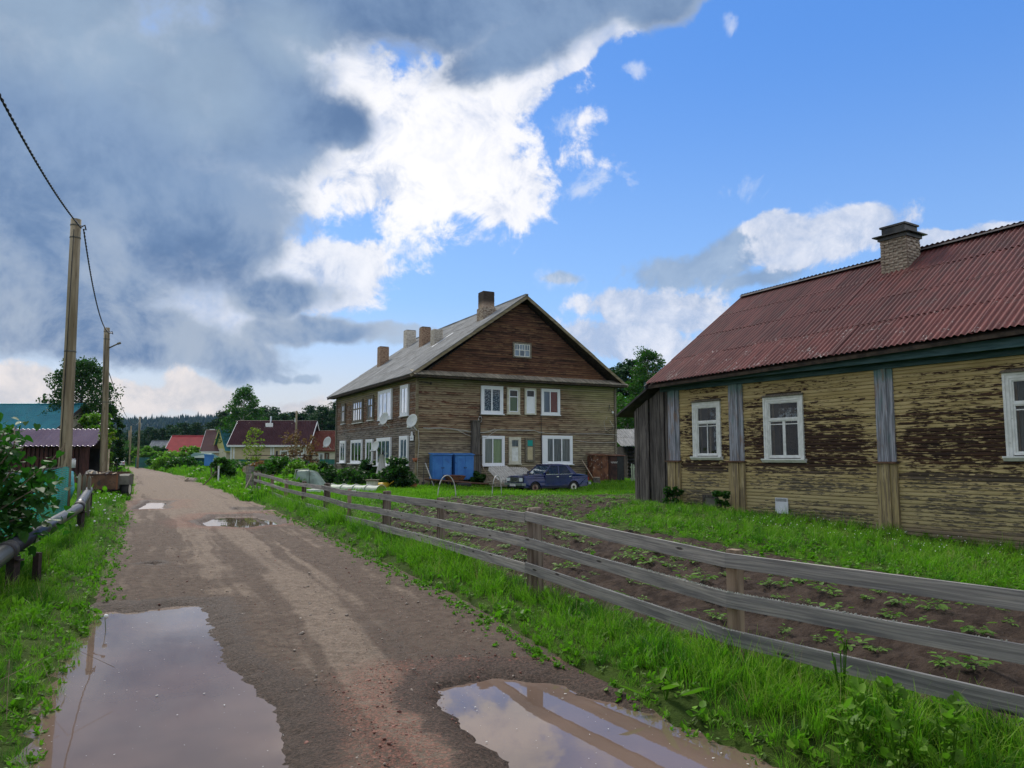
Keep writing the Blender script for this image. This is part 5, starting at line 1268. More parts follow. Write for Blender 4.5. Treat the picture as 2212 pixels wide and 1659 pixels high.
q = MB(); q.tube([(-.1, 0, 6.2), (.3, -.05, 6.38)], .03, 6); q.tube([(.3, -.05, 6.38), (.42, -.05, 6.42)], .05, 8); q.build('bracket', 'olive_metal', p2, True)
pole(-31.0, 57, 6.9, .16, 'third wooden pole peeking above the shrub by the big birch', (0, 0)); pole(-4.75, 4.1, 7.15, .15, 'utility pole at the near left, holding the start of the black cable', (0, 0))
pole(-53.6, 108, 7.4, .16, 'pole standing by the dark green metal gate', (0, 0))
for x, y, h, l in ((-70.0, 138, 7.3, 'pole just past the silver car'), (-82, 161, 7.3, 'pole second past the silver car'), (-103, 200, 7.3, 'pole third past the silver car'), (-112, 216, 7.2, 'slim pole fourth past the silver car'), (-122, 234, 7.2, 'farthest slim pole at the end of the road')):
    pole(x, y, h, .17, l, (random.uniform(-.08, .08), 0), False)
pole(-27.6, 96, 7.5, .15, 'lone pole standing in front of the brown-roofed beige house', (0, 0), False, None); pole(-69.5, 160, 6.8, .15, 'thin pale pole in front of the red roof', (0, 0), False, None)
def cable(a, b, sagv, r, label, mat='cable_black', twist=False):
    a, b = Vector(a), Vector(b); n = 40; pts = []
    for i in range(n + 1):
        t_ = i / n; p = a.lerp(b, t_); p.z -= sagv * 4 * t_ * (1 - t_); pts.append(p)
    t = thing('power_cable', label, 'cable', tuple(pts[0])); o = pts[0]; q = MB()
    if twist:
        n2 = 420
        for ph in (0, math.pi):
            P = []
            for i in range(n2 + 1):
                t_ = i / n2; p = a.lerp(b, t_); p.z -= sagv * 4 * t_ * (1 - t_); an = t_ * (b - a).length * 2 * math.pi / .36 + ph
                P.append(p - o + Vector((math.cos(an) * r * .75, 0, math.sin(an) * r * .75)))
            q.tube(P, r * .72, 5)
    else: q.tube([p - o for p in pts], r, 5)
    q.build('cable', mat, t, True)
cable((-4.62, 4.1, 6.95), (-10.98, 18.65, 7.42), .42, .017, 'thick twisted black cable from the near left pole to the first pole', twist=True)
cable((-10.98, 18.75, 7.42), (-17.0, 31.5, 6.85), .75, .017, 'twisted black cable sagging between the first and second poles', twist=True)
cable((-17.2, 31.6, 6.7), (-31.0, 57, 6.7), .9, .014, 'thin cable from the second pole towards the third')
cable((-17.1, 31.6, 5.2), (-53.5, 108, 7.1), 1.5, .016, 'long thin cable running off to the pole by the green gate')

# ================================================================== farm trailer
TL = thing('farm_trailer', 'rusty farm trailer piled with scrap wood on the left verge', 'trailer', (-16.05, 29.4, -.19), R(14))
def box_open(mb, x0, y0, z0, x1, y1, z1, t=.04):
    mb.box(x0, y0, z0, x1, y0 + t, z1)
q = MB(); q.box(-.86, -.0, .56, .62, .035, 1.10); q.build('tailboard', 'rust_brown', TL)
q = MB(); q.box(-.90, -.02, 1.10, .68, .05, 1.14); q.build('rim_rail', 'rust_dark', TL)
q = MB(); q.box(-.90, .04, .56, -.86, 2.0, 1.10); q.build('side_board', 'rust_brown', TL)
q = MB(); q.box(.62, .04, .56, .67, 2.0, 1.12); q.build('side_board', 'olive_metal', TL)
q = MB(); q.box(-.86, 1.96, .56, .62, 2.0, 1.20); q.build('headboard', 'rust_brown', TL)
q = MB(); q.box(-.88, .0, .52, .66, 2.0, .56); q.beam((-.5, -.05, .50), (.3, -.05, .53), .04, .04); q.build('floor', 'rust_dark', TL)
for x in (-.865, .62, -.15):
    pass
for x0 in (-.88, .60):
    q = MB(); q.box(x0, -.035, .54, x0 + .06, .0, 1.12); q.build('stake', 'rust', TL)
for s, x0 in ((1, .67), (-1, -1.20)):
    q = MB(); q.box(x0, .1, .72, x0 + .34, .9, 1.06); q.prism([(.1, 1.06), (.9, 1.06), (.8, 1.12), (.2, 1.12)], 'x', x0 - .01, x0 + .36); q.build('mudguard', 'olive_metal', TL)
for x in (.86, -1.0):
    q = MB(); q.tube([(x - .12, .5, .52), (x + .12, .5, .52)], .33, 22); w_ = q.build('wheel', 'rubber', TL, True)
    for s in (-1, 1):
        q = MB(); q.tube([(x + s * .118, .5, .52), (x + s * .128, .5, .52)], .19, 16); q.build('rim', 'rim_white', w_)
q = MB(); q.tube([(-.95, .5, .50), (.9, .5, .50)], .035, 8); q.beam((-.5, 0, .48), (-.5, 2.6, .45), .07, .08); q.beam((.3, 0, .48), (.3, 2.6, .45), .07, .08); q.beam((-.2, -.1, .30), (.5, -.1, .38), .05, .05); q.build('chassis', 'dark_iron', TL)
q = MB(); q.box(-.84, -.045, 1.0, -.70, -.01, 1.05); q.build('reflector', 'plate_white', TL)
r_ = random.Random(6)
for k in range(16):
    x, y = r_.uniform(-.7, .2), r_.uniform(.1, 1.0); a = r_.uniform(0, 3.1); l = r_.uniform(.15, .3)
    o = thing('scrap_wood', 'offcut of wood lying in the rusty farm trailer', 'wood scrap', (-16.05 + x * .97 - y * .24, 29.4 + x * .24 + y * .97, -.24), 0, 'wood scraps in the trailer')
    q = MB(); q.beam((-l * math.cos(a), -l * math.sin(a), 1.06 + r_.uniform(0, .05)), (l * math.cos(a), l * math.sin(a), 1.12 + r_.uniform(.02, .20)), r_.uniform(.04, .09), .03); q.build('offcut', r_.choice(['light_wood', 'picket_weathered', 'grey_plank']), o)
CL = thing('grey_bundle', 'rounded grey bundle on top of the wood scrap in the trailer', 'bundle', (-16.65, 29.85, .84))
q = MB(); q.tube([(0, 0, 0), (0, 0, .1), (0, 0, .2), (0, 0, .26)], [.20, .21, .17, .07], 10); q.build('bundle', 'wool_grey', CL, True)

# ================================================================== cars
def sedan(name, label, cat, loc, rz, paint, modern=False, grp=None):
    T = thing(name, label, cat, loc, rz, grp)
    # x = 0 nose ... 4.12 tail, y = +-, side facing the camera is y<0
    def arch(cx, r, n=9): return [(cx + r * math.cos(math.pi - math.pi * k / (n - 1)), .26 + r * math.sin(math.pi * k / (n - 1)) * 1.0) for k in range(n)][::-1]
    wx0, wx1, ar = .70, 3.11, .345
    prof = [(.06, .30), (.03, .50), (.04, .78), (.12, .83), (1.22, .925), (3.22, .945), (4.02, .885), (4.09, .82), (4.11, .45), (4.05, .32)]
    low = [(wx1 + ar + .02, .28)] + arch(wx1, ar)[0:] + [(wx1 - ar - .02, .25), (wx0 + ar + .02, .25)] + arch(wx0, ar) + [(wx0 - ar - .02, .28)]
    poly = prof + low
    mb = MB(); mb.prism(poly, 'y', -.80, .80); me = fixn(mb.mesh('body', paint))
    # tumblehome: pull the shoulder and sill in
    for v in me.vertices:
        s = 1 if v.co.y > 0 else -1
        if v.co.z > .80: v.co.y -= s * .045
        if v.co.z < .30: v.co.y -= s * .03
        if v.co.x < .1 or v.co.x > 4.0: v.co.y -= s * .035
    body = link('body', me, T); bv = body.modifiers.new('b', 'BEVEL'); bv.width = .045 if modern else .025; bv.segments = 3; bv.limit_method = 'ANGLE'; bv.angle_limit = R(35)
    me.polygons.foreach_set('use_smooth', [False] * len(me.polygons))
    # raised crease along the flank and hood panel
    for s in (-1, 1):
        q = MB(); q.beam((.2, s * .800, .74), (3.98, s * .800, .755), .012, .02); q.build('crease', paint, body)
    q = MB(); q.hexa([(.14, -.62, .835), (1.20, -.66, .93), (1.20, .66, .93), (.14, .62, .835), (.14, -.58, .855), (1.18, -.62, .952), (1.18, .62, .952), (.14, .58, .855)]); link('bonnet', fixn(q.mesh('bonnet', paint)), T)
    q = MB(); q.hexa([(3.30, -.64, .94), (4.0, -.62, .885), (4.0, .62, .885), (3.30, .64, .94), (3.32, -.60, .965), (3.98, -.58, .91), (3.98, .58, .91), (3.32, .60, .965)]); link('boot_lid', fixn(q.mesh('boot_lid', paint)), T)
    # cabin
    b0, t0, t1, b1 = 1.24, 1.78, 2.86, 3.34; hb, ht = .735, .575; zb, zt = .935, 1.385
    if modern: b0, t0, t1, b1 = 1.0, 1.75, 2.9, 3.65
    rf_ = MB(); V = []
    nx_, ny_ = 9, 9
    for i in range(nx_):
        u = i / (nx_ - 1)
        for j in range(ny_):
            w = j / (ny_ - 1) * 2 - 1
            x = (t0 - .03) + (t1 - t0 + .06) * u; y = w * (ht + .03); zc = .055 * (1 - w ** 4) * (1 - (2 * u - 1) ** 4) - .012 * abs(w) ** 6
            V.append((x, y, zt + zc))
    fcs = [tuple(x) for x in grid_faces(ny_, nx_)]; rf_.add(V, fcs)
    mm = rf_.mesh('roof_panel', paint, True); o = link('roof_panel', mm, T); sd = o.modifiers.new('s', 'SOLIDIFY'); sd.thickness = .035; sd.offset = 0
    pl = MB()
    for s in (-1, 1):
        up = (0, 1, 0)
        pl.beam((b0, s * hb, zb - .02), (t0, s * ht, zt + .01), .045, .05, up); pl.beam((b1, s * hb, zb - .02), (t1, s * ht, zt + .01), .05, .05, up)
        pl.hexa([(b1 - .30, s * (hb - .01), zb - .02), (b1, s * (hb - .01), zb - .02), (b1, s * (hb + .012), zb - .02), (b1 - .30, s * (hb + .012), zb - .02), (t1 - .14, s * (ht - .01), zt), (t1 + .02, s * (ht - .01), zt), (t1 + .02, s * (ht + .012), zt), (t1 - .14, s * (ht + .012), zt)])
        pl.beam((2.20, s * hb, zb - .02), (2.24, s * ht, zt + .01), .05, .03, up); pl.beam((t0 - .02, s * (ht + .005), zt), (t1 + .02, s * (ht + .005), zt), .04, .05)
    pl.box(b0 - .02, -hb, zb - .06, b1 + .02, hb, zb - .01)
    link('pillars', fixn(pl.mesh('pillar', paint)), T).name = 'pillar'
    def gq(nm, a, b, c, d): q = MB(); q.quad(a, b, c, d); link(nm, q.mesh(nm, 'car_glass'), T)
    gq('windscreen', (b0 + .02, -hb + .05, zb), (b0 + .02, hb - .05, zb), (t0, ht - .03, zt), (t0, -ht + .03, zt))
    gq('rear_window', (b1 - .02, -hb + .05, zb), (b1 - .02, hb - .05, zb), (t1, ht - .03, zt), (t1, -ht + .03, zt))
    for s in (-1, 1):
        gq('side_window', (b0 + .10, s * (hb - .004), zb), (2.20, s * (hb - .004), zb), (2.24, s * (ht - .004), zt), (t0 + .05, s * (ht - .004), zt))
        gq('side_window', (2.24, s * (hb - .004), zb), (b1 - .28, s * (hb - .004), zb), (t1 - .12, s * (ht - .004), zt), (2.26, s * (ht - .004), zt))
        for x0, x1 in ((1.30, 2.20), (2.22, 3.0)):
            q = MB(); pts = [(x0, .36), (x1, .36), (x1, .90), (x0, .90)]
            if x1 == 3.0: pts = [(x0, .36), (2.72, .36), (2.80, .56), (3.0, .66), (3.0, .90), (x0, .90)]
            q.prism(pts, 'y', s * .795, s * .806); d_ = link('door', fixn(q.mesh('door', paint)), T)
            q = MB(); q.box(x1 - .20, s * .806 - (.02 if s < 0 else 0), .80, x1 - .06, s * .806 + (.02 if s > 0 else 0), .84); q.build('door_handle', 'chrome', d_)
        q = MB(); q.beam((b0 + .15, s * (hb + .012), zb + .004), (2.18, s * (hb + .012), zb + .004), .012, .022); q.beam((2.26, s * (hb + .012), zb + .004), (b1 - .25, s * (hb + .012), zb + .004), .012, .022); q.build('window_trim', 'chrome', T)
        q = MB(); q.hexa([(1.36, s * .78, .97), (1.46, s * .78, .97), (1.46, s * .93, .97), (1.36, s * .93, .97), (1.38, s * .78, 1.08), (1.45, s * .78, 1.08), (1.45, s * .92, 1.08), (1.38, s * .92, 1.08)]); link('wing_mirror', fixn(q.mesh('wing_mirror', 'black_trim')), T)
        q = MB(); q.box(.45, s * .77, .24, 3.5, s * .785, .33); q.build('sill', 'black_trim', T)
    for cx in (wx0, wx1):
        for s in (-1, 1):
            pts = [(cx + (ar + .01) * math.cos(t_), s * .803, .26 + (ar + .01) * math.sin(t_)) for t_ in np.linspace(.05, math.pi - .05, 12)]
            q = MB(); q.tube(pts, .016, 5); q.build('wheel_arch', paint if not modern else paint, T, True)
            q = MB(); q.tube([(cx, s * .60, .285), (cx, s * .785, .285)], .285, 24); w_ = q.build('wheel', 'rubber', T, True)
            q = MB(); q.tube([(cx, s * .78, .285), (cx, s * .792, .285)], .175, 20); q.build('rim', 'rim_rust' if (cx == wx0 and not modern) else 'rim_white', w_)
            q = MB(); q.tube([(cx, s * .79, .285), (cx, s * .80, .285)], .075, 12); q.build('hub', 'rust_dark' if not modern else 'chrome', w_)
        q = MB(); q.box(cx - .33, -.74, .24, cx + .33, .74, .60); q.build('wheel_well', 'black_trim', T)
    q = MB(); q.hexa([(-.10, -.80, .40), (.10, -.83, .40), (.10, .83, .40), (-.10, .80, .40), (-.12, -.80, .52), (.10, -.83, .52), (.10, .83, .52), (-.12, .80, .52)]); link('bumper', fixn(q.mesh('bumper', 'bumper_metal' if not modern else paint)), T)
    q = MB(); q.hexa([(4.05, -.83, .40), (4.24, -.80, .40), (4.24, .80, .40), (4.05, .83, .40), (4.05, -.83, .52), (4.24, -.80, .52), (4.24, .80, .52), (4.05, .83, .52)]); link('bumper', fixn(q.mesh('bumper', 'bumper_metal' if not modern else paint)), T)
    q = MB(); q.box(-.005, -.74, .56, .05, .74, .80); gr = q.build('grille', 'black_trim', T)
    q = MB()
    for k in range(4): q.box(-.025, -.36, .60 + k * .048, -.004, .36, .612 + k * .048)
    q.box(-.028, -.40, .585, -.006, .40, .598); q.box(-.028, -.40, .788, -.006, .40, .802); q.build('grille_bar', 'chrome', gr, kind='stuff')
    for s in (-1, 1):
        q = MB(); q.box(-.025, s * .56 - .15, .60, .02, s * .56 + .15, .77); q.build('headlight', 'headlamp', T)
        q = MB(); q.box(4.08, s * .58 - .17, .60, 4.125, s * .58 + .17, .78); q.build('tail_light', 'tail_red', T)
    q = MB(); q.box(-.14, -.26, .36, -.125, .26, .47); lp = q.build('licence_plate', 'plate_white', T)
    q = MB(); q.box(4.125, -.26, .60, 4.14, .26, .71); q.build('licence_plate', 'plate_white', T)
    q = MB()
    for x0, x1, y0, y1, z1 in ((1.85, 2.0, -.55, -.08, 1.12), (1.85, 2.0, .08, .55, 1.12), (2.75, 2.92, -.6, .6, 1.08), (1.55, 2.0, -.55, .55, .80)): q.box(x0, y0, .5, x1, y1, z1)
    q.build('seat', 'seat_dark', T)
    q = MB(); q.beam((1.28, -.25, .965), (1.34, .25, .99), .012, .012); q.beam((1.26, -.55, .955), (1.31, -.1, .975), .012, .012); q.build('wiper', 'black_trim', T)
    return T
CA = R(33)
cx0, cy0 = .14, 37.9
bluecar = sedan('blue_car', 'old navy blue four-door saloon parked on the grass in front of the wooden house', 'car', (cx0, cy0, -.20), CA, 'paint_navy')
sedan('silver_car', 'silver saloon seen from behind, parked far down the dirt road', 'car', (-64.9, 124.6, 0), R(-62), 'paint_silver', True)

# ================================================================== yard things in front of the wooden house
def h1thing(name, label, cat, x, y, z=0, group=None, rz=0):
    return thing(name, label, cat, h1w(x, y, z), TH1 + rz, group)
for i, (x, l) in enumerate(((.72, 'pale blue two-door metal locker standing nearer the house corner'), (2.06, 'pale blue two-door metal locker beside the dark wooden duct'))):
    t = h1thing('metal_locker', l, 'locker', x, -.62, .0, 'blue metal lockers against the house')
    q = MB(); q.box(0, 0, .36, 1.12, .50, 1.74); q.build('cabinet', 'locker_blue', t)
    q = MB(); q.hexa([(-.06, -.07, 1.72), (1.18, -.07, 1.72), (1.18, .52, 1.80), (-.06, .52, 1.80), (-.06, -.07, 1.75), (1.18, -.07, 1.75), (1.18, .52, 1.84), (-.06, .52, 1.84)]); link('top', fixn(q.mesh('top', 'locker_blue')), t)
    for k in range(2):
        x0 = .12 + k * .48; q = MB(); q.box(x0, -.022, .40, x0 + .45, -.0, 1.68); d_ = q.build('door', 'locker_blue', t)
        q = MB()
        for m_ in range(3): q.box(x0 + .10, -.034, 1.42 + m_ * .05, x0 + .34, -.0225, 1.445 + m_ * .05)
        q.build('louvre', 'locker_blue', d_, kind='stuff')
        q = MB(); q.box(x0 + (.40 if k == 0 else .03), -.045, .98, x0 + (.43 if k == 0 else .06), -.022, 1.06); q.build('handle', 'dark_iron', d_)
    q = MB(); q.box(.05, .05, -.05, .12, .12, .36); q.box(1.0, .05, -.05, 1.07, .12, .36); q.box(.05, .38, -.05, .12, .45, .36); q.box(1.0, .38, -.05, 1.07, .45, .36); q.build('leg', 'dark_iron', t, kind='stuff')
t = h1thing('rusty_locker', 'rust-streaked two-door metal cabinet with peeling grey paint at the right corner of the house', 'locker', 11.05, -.75)
q = MB(); q.box(.02, 0, .18, 1.16, .6, 1.72); q.build('cabinet', 'rust', t)
for k in range(2):
    q = MB(); q.box(.06 + k * .56, -.022, .22, .58 + k * .56, 0, 1.66); q.build('door', 'rust', t)
q = MB(); q.hexa([(-.12, -.1, 1.70), (1.22, -.1, 1.70), (1.22, .62, 1.78), (-.12, .62, 1.78), (-.12, -.1, 1.73), (1.22, -.1, 1.73), (1.22, .62, 1.81), (-.12, .62, 1.81)]); link('top', fixn(q.mesh('top', 'rust')), t)
t = h1thing('dark_locker', 'dark brown rusted cabinet with chalked Cyrillic letters beside the rust-streaked one', 'locker', 12.26, -.78)
q = MB(); q.box(.0, 0, .18, 1.12, .6, 1.70); q.build('cabinet', 'rust_dark', t)
q = MB(); q.box(.10, -.025, .22, .56, 0, 1.64); dd = q.build('door', 'rust_dark', t)
q = MB(); q.box(.58, -.02, .22, 1.08, 0, 1.64); q.build('door', 'black_trim', t)
q = MB(); q.hexa([(-.06, -.1, 1.68), (1.2, -.1, 1.68), (1.2, .62, 1.74), (-.06, .62, 1.74), (-.06, -.1, 1.71), (1.2, -.1, 1.71), (1.2, .62, 1.77), (-.06, .62, 1.77)]); link('top', fixn(q.mesh('top', 'rust')), t)
text('ЧУМАГ', .155, 'chalk', dd, Matrix(((1, 0, 0, .36), (0, 0, -1, -.028), (0, 1, 0, 1.27), (0, 0, 0, 1))))
# leaning sticks and tools
def stick(a, b, r, mat, label, cat='stick', name='leaning_stick'):
    t = thing(name, label, cat, a); q = MB(); q.tube([(0, 0, 0), tuple(Vector(b) - Vector(a))], r, 6); q.build('shaft', mat, t, True); return t
stick(h1w(.62, -1.1, 0), h1w(.40, -.35, 1.28), .03, 'white_pipe', 'white stick leaning between the house corner and the first blue locker')
stick(h1w(4.15, -1.0, 0), h1w(3.85, -.2, 1.2), .025, 'fresh_post', 'reddish stick leaning beside the dark duct')
stick(h1w(10.95, -1.2, .1), h1w(10.6, -.3, 1.42), .025, 'light_wood', 'pale pole leaning on the wall beside the rusty cabinet')
t = stick(h1w(.15, -.7, 0), h1w(.35, -.25, 1.1), .02, 'dark_iron', 'garden spade leaning at the house corner', 'spade', 'garden_spade'); q = MB(); q.box(-.08, -.02, 0, .08, .02, .28); q.build('blade', 'dark_iron', t)
t = h1thing('wheelbarrow', 'rusty tray barrow tipped in front of the second blue locker', 'wheelbarrow', 1.75, -1.15)
q = MB(); q.hexa([(-.28, 0, .35), (.55, 0, .35), (.55, .5, .38), (-.28, .5, .38), (-.42, -.08, .60), (.70, -.08, .58), (.70, .6, .62), (-.42, .6, .64)]); link('tray', fixn(q.mesh('tray', 'rust')), t)
q = MB(); q.tube([(-.1, .2, .15), (-.1, .28, .15)], .16, 14); q.build('wheel', 'rubber', t, True)
q = MB(); q.tube([(-.1, 0, .36), (.9, 0, .22)], .02, 6); q.tube([(.35, .05, .36), (.35, .05, 0)], .02, 6); q.tube([(.35, .45, .36), (.35, .45, 0)], .02, 6); q.build('handle', 'dark_iron', t)
t = h1thing('long_pipe', 'long rusty pipe lying from the house corner past the blue lockers', 'pipe', 0, 0); q = MB(); q.tube([(.2, -.75, .42), (2.6, -1.9, .20), (3.4, -2.2, .15)], .05, 8); q.build('pipe', 'rust_brown', t, True)
for k in range(6):
    t = h1thing('plank', 'grey plank in the low pile in front of the dark duct', 'plank', 3.0 + (k % 2) * .25, -3.3 + .10 * k, .06 + .055 * k, 'planks in the low pile', R(-8 + k * 4)); q = MB(); q.box(0, 0, 0, 2.0 - .1 * k, .16, .035); q.build('board', 'picket_weathered', t)
t = h1thing('old_tyre', 'old tyre used as a planter below the green-curtained window', 'tyre', 4.55, -1.6); q = MB()
q.tube([(.30 * math.cos(a), .30 * math.sin(a), .12) for a in np.linspace(0, 2 * math.pi, 20)], .11, 8); q.build('tread', 'rubber', t, True); q = MB(); q.disc((0, 0, .12), .25, 'z', 14, .1); q.build('earth', 'soil', t)
t = h1thing('old_tyre', 'old tyre lying by the wheelbarrow', 'tyre', 2.0, -2.0); q = MB(); q.tube([(.30 * math.cos(a), .30 * math.sin(a), .12) for a in np.linspace(0, 2 * math.pi, 20)], .11, 8); q.build('tread', 'rubber', t, True)
# stack of slate sheets
V, Fc = corr_sheet(1.15, 1.75, 8, .03); mslate = npmesh('slate_sheet', V, Fc, 'grey_slate', True)
r_ = random.Random(2); 
simple('pale_slate', (.34, .32, .28), (.48, .46, .41), 2, (2, 2, 2), .85, vary=.15, c3=(.18, .16, .13), m3=(.6, .7))
V, Fc = corr_sheet(1.15, 1.75, 8, .03); mslate = npmesh('slate_sheet', V, Fc, 'pale_slate', True)
for k in range(5):
    t = h1thing('slate_sheet', 'old corrugated slate sheet in the sloping stack behind the blue car', 'slate sheet', 3.75 + .03 * k, -3.0 + .05 * k, 0, 'slate sheets stacked behind the car')
    o = link('corrugated_sheet', mslate, t, loc=(0, 0, .18 + .05 * k), rot=(R(23), R(-3), 0))
    t = h1thing('slate_sheet', 'old corrugated slate sheet in the sloping stack behind the blue car', 'slate sheet', 4.9 + .02 * k, -2.9, 0, 'slate sheets stacked behind the car')
    o = link('corrugated_sheet', mslate, t, loc=(0, 0, .16 + .05 * k), rot=(R(23), R(2), 0))
for x_, y_, l in ((4.4, -2.9, 'front'), (4.4, -1.6, 'back')):
    t = h1thing('wooden_block', 'wooden block propping up the %s of the slate stack' % l, 'block', x_, y_); q = MB(); q.box(0, 0, -.05, .9, .15, .16 if l == 'front' else .5); q.build('block', 'old_wood_frame', t)
t = thing('tree_stump', 'cut tree stump standing in front of the rusty cabinets', 'stump', (4.95, 44.2, 0)); q = MB(); q.tube([(0, 0, -.1), (0, 0, .42)], [.24, .20], 12); q.build('stump', 'bark', t); q = MB(); q.disc((0, 0, .43), .19, 'z', 12, .02); q.build('cut_face', 'light_wood', t)
# hanging cloth on a stand
t = h1thing('hanging_cloth', 'white cloth draped on a stand under the side windows', 'cloth', -1.1, 2.75); q = MB(); n = 16; ring0, ring1, ring2 = [], [], []
for j in range(n):
    a = 2 * math.pi * j / n; f = 1 + .18 * math.sin(a * 4)
    ring0.append((.10 * math.cos(a), .10 * math.sin(a), 1.75)); ring1.append((.22 * f * math.cos(a), .20 * f * math.sin(a), 1.15)); ring2.append((.36 * f * math.cos(a), .30 * f * math.sin(a), .50))
q.add(ring0 + ring1 + ring2, [tuple(range(n))] + [(k * n + j, k * n + (j + 1) % n, (k + 1) * n + (j + 1) % n, (k + 1) * n + j) for k in range(2) for j in range(n)]); q.build('cloth', 'cloth_white', t, True)
q = MB(); q.tube([(0, 0, 0), (0, 0, 1.8)], .025, 6); q.build('stand', 'grey_post', t)
# low film tunnels and hoops
def hoop(p, w, h, rz, label, r=.025, grp=None):
    t = thing('garden_hoop', label, 'hoop', p, rz, grp); q = MB(); q.tube([(w / 2 * math.cos(a), 0, h * math.sin(a) ** .8 if math.sin(a) > 0 else 0) for a in np.linspace(0, math.pi, 15)], r, 6); q.build('pipe_bow', 'white_pipe', t, True)
hoop((-2.52, 29.3, -.1), .78, 1.0, R(30), 'white arched hoop at the edge of the potato field, nearer the fence', .020)
hoop((-.62, 31.0, -.1), .80, .95, R(62), 'white arched hoop at the field edge nearer the blue car', .019)
t = thing('film_tunnel', 'low plant tunnel of translucent film over white hoops on the lawn', 'plant tunnel', (-8.35, 35.2, -.08), R(-30))
n = 12; Lt = 2.9; V = []
for i in range(9):
    x = Lt * i / 8; 
    for j in range(n): a = math.pi * j / (n - 1); V.append((x, .42 * math.cos(a), (.44 - .04 * math.sin(i * math.pi)) * math.sin(a) * (1 if i % 2 == 0 else .93)))
q = MB(); q.add(V, [tuple(f) for f in grid_faces(n, 9)]); q.build('film', 'film', t, True)
for i in range(0, 9, 2): q = MB(); q.tube([(Lt * i / 8, .435 * math.cos(a), .455 * math.sin(a)) for a in np.linspace(0, math.pi, 12)], .018, 5); q.build('hoop', 'white_pipe', t, True)
t = thing('film_cover', 'sagging heap of greenish plastic film over a frame among the bushes', 'plant cover', (-11.35, 39.0, 0), R(-20))
V = [(0, 0, 0), (1.5, 0, 0), (1.5, 1.1, 0), (0, 1.1, 0), (.15, .15, .92), (.95, .1, .95), (.9, .8, .9), (.2, .85, .85)]
q = MB(); q.hexa([V[0], (1.0, 0, 0), (1.0, 1.1, 0), V[3], V[4], V[5], V[6], V[7]]); q.hexa([(1.0, .05, 0), (1.75, .2, 0), (1.75, .9, 0), (1.0, 1.05, 0), (.96, .1, .93), (1.15, .3, .72), (1.15, .7, .70), (.95, .9, .88)]); o = link('film', fixn(q.mesh('film', 'film_green')), t); bm_ = o.modifiers.new('b', 'BEVEL'); bm_.width = .08; bm_.segments = 3
q = MB(); q.tube([(-.02, -.02, 0), (.13, .13, .96), (.95, .08, .98)], .03, 6); q.build('frame', 'white_pipe', t)
t = thing('film_sheet', 'flat sheet of white film lying on the lawn behind the fence', 'film sheet', (-7.9, 32.6, .10), R(-20)); q = MB(); q.hexa([(-1.4, 0, 0), (1.4, 0, 0), (1.3, .5, 0), (-1.2, .5, 0), (-1.3, .05, .08), (1.3, .1, .1), (1.2, .45, .05), (-1.1, .45, .12)]); link('film', fixn(q.mesh('film', 'film')), t)
# buckets, pots, flowers at the corner
t = thing('flower_pot', 'terracotta pot at the foot of the round dark bush', 'pot', (-5.0, 38.2, 0)); q = MB(); q.tube([(0, 0, 0), (0, 0, .28)], [.15, .21], 12); q.build('pot', 'terracotta', t, True)
t = thing('yellow_can', 'yellow watering can on the lawn beside the dark bush', 'watering can', (-6.35, 37.4, 0)); q = MB(); q.tube([(-.25, 0, .18), (.25, 0, .2)], .17, 12); q.build('can_body', 'plastic_yellow', t, True); q = MB(); q.tube([(.2, 0, .2), (.5, 0, .42)], .03, 6); q.build('spout', 'plastic_yellow', t, True)
t = thing('garden_box', 'small whitewashed hive box beside the yellow can', 'box', (-7.0, 38.0, 0)); q = MB(); q.box(-.28, -.2, 0, .28, .2, .42); q.build('box_body', 'curtain_cream', t); q = MB(); q.box(-.34, -.26, .42, .34, .26, .48); q.build('lid', 'old_wood_frame', t)
t = h1thing('hanging_pot', 'terracotta pot hung on the house corner post', 'pot', -.12, -.12, 1.35); q = MB(); q.tube([(0, 0, 0), (0, 0, .2)], [.10, .15], 10); q.build('pot', 'terracotta', t, True)

# ================================================================== sheds and fences right of the wooden house
SH = thing('log_shed', 'dark log shed with sagging corrugated roof past the right corner of the wooden house', 'shed', (8.1, 52.5, 0), R(10))
q = MB(); q.box(0, 0, -.1, .35, 3.5, 2.35); q.box(1.5, .9, -.1, 6, 3.5, 2.3); q.build('wall', 'black_plank', SH)
for k in range(9): q = MB(); q.tube([(-.05, -.02, .15 + k * .25), (1.3, -.02, .15 + k * .25)], .115, 8); q.build('log', 'black_plank', SH, True)
roof_sheets(SH, SH, 'roof_sheet', 'grey_slate', (-.8, -.7, 2.35), (1, 0, .02), (0, .93, .36), 7.2, 3.4, 1.1, 1.7, 8, .03, 77, jit=.06)
for k in range(26):
    pass
WP = thing('wood_pile', 'pile of split firewood inside the dark shed', 'firewood', (9.3, 52.2, 0)); r_ = random.Random(12)
for k in range(34):
    x, z = (k % 7) * .17 + r_.uniform(-.03, .03), .1 + (k // 7) * .16; q = MB(); q.tube([(x, 0, z), (x, .5, z)], .075, 7); q.build('split_log', 'log_end', WP)
PK = thing('picket_fence', 'pale grey-green picket fence beside the plank lean-to', 'fence', (7.35, 46.6, 0), R(4)); 
for k in range(13): q = MB(); h = 1.22 + r_.uniform(-.06, .06); x = k * .125; q.prism([(x, 0), (x + .085, 0), (x + .085, h - .06), (x + .042, h), (x, h - .06)], 'y', -.015, .012); q.build('picket', 'picket_green', PK)
q = MB(); q.box(-.05, .013, .95, 1.65, .05, 1.03); q.build('rail', 'picket_green', PK); q = MB(); q.box(-.05, .013, .25, 1.65, .05, .33); q.build('rail', 'picket_green', PK)
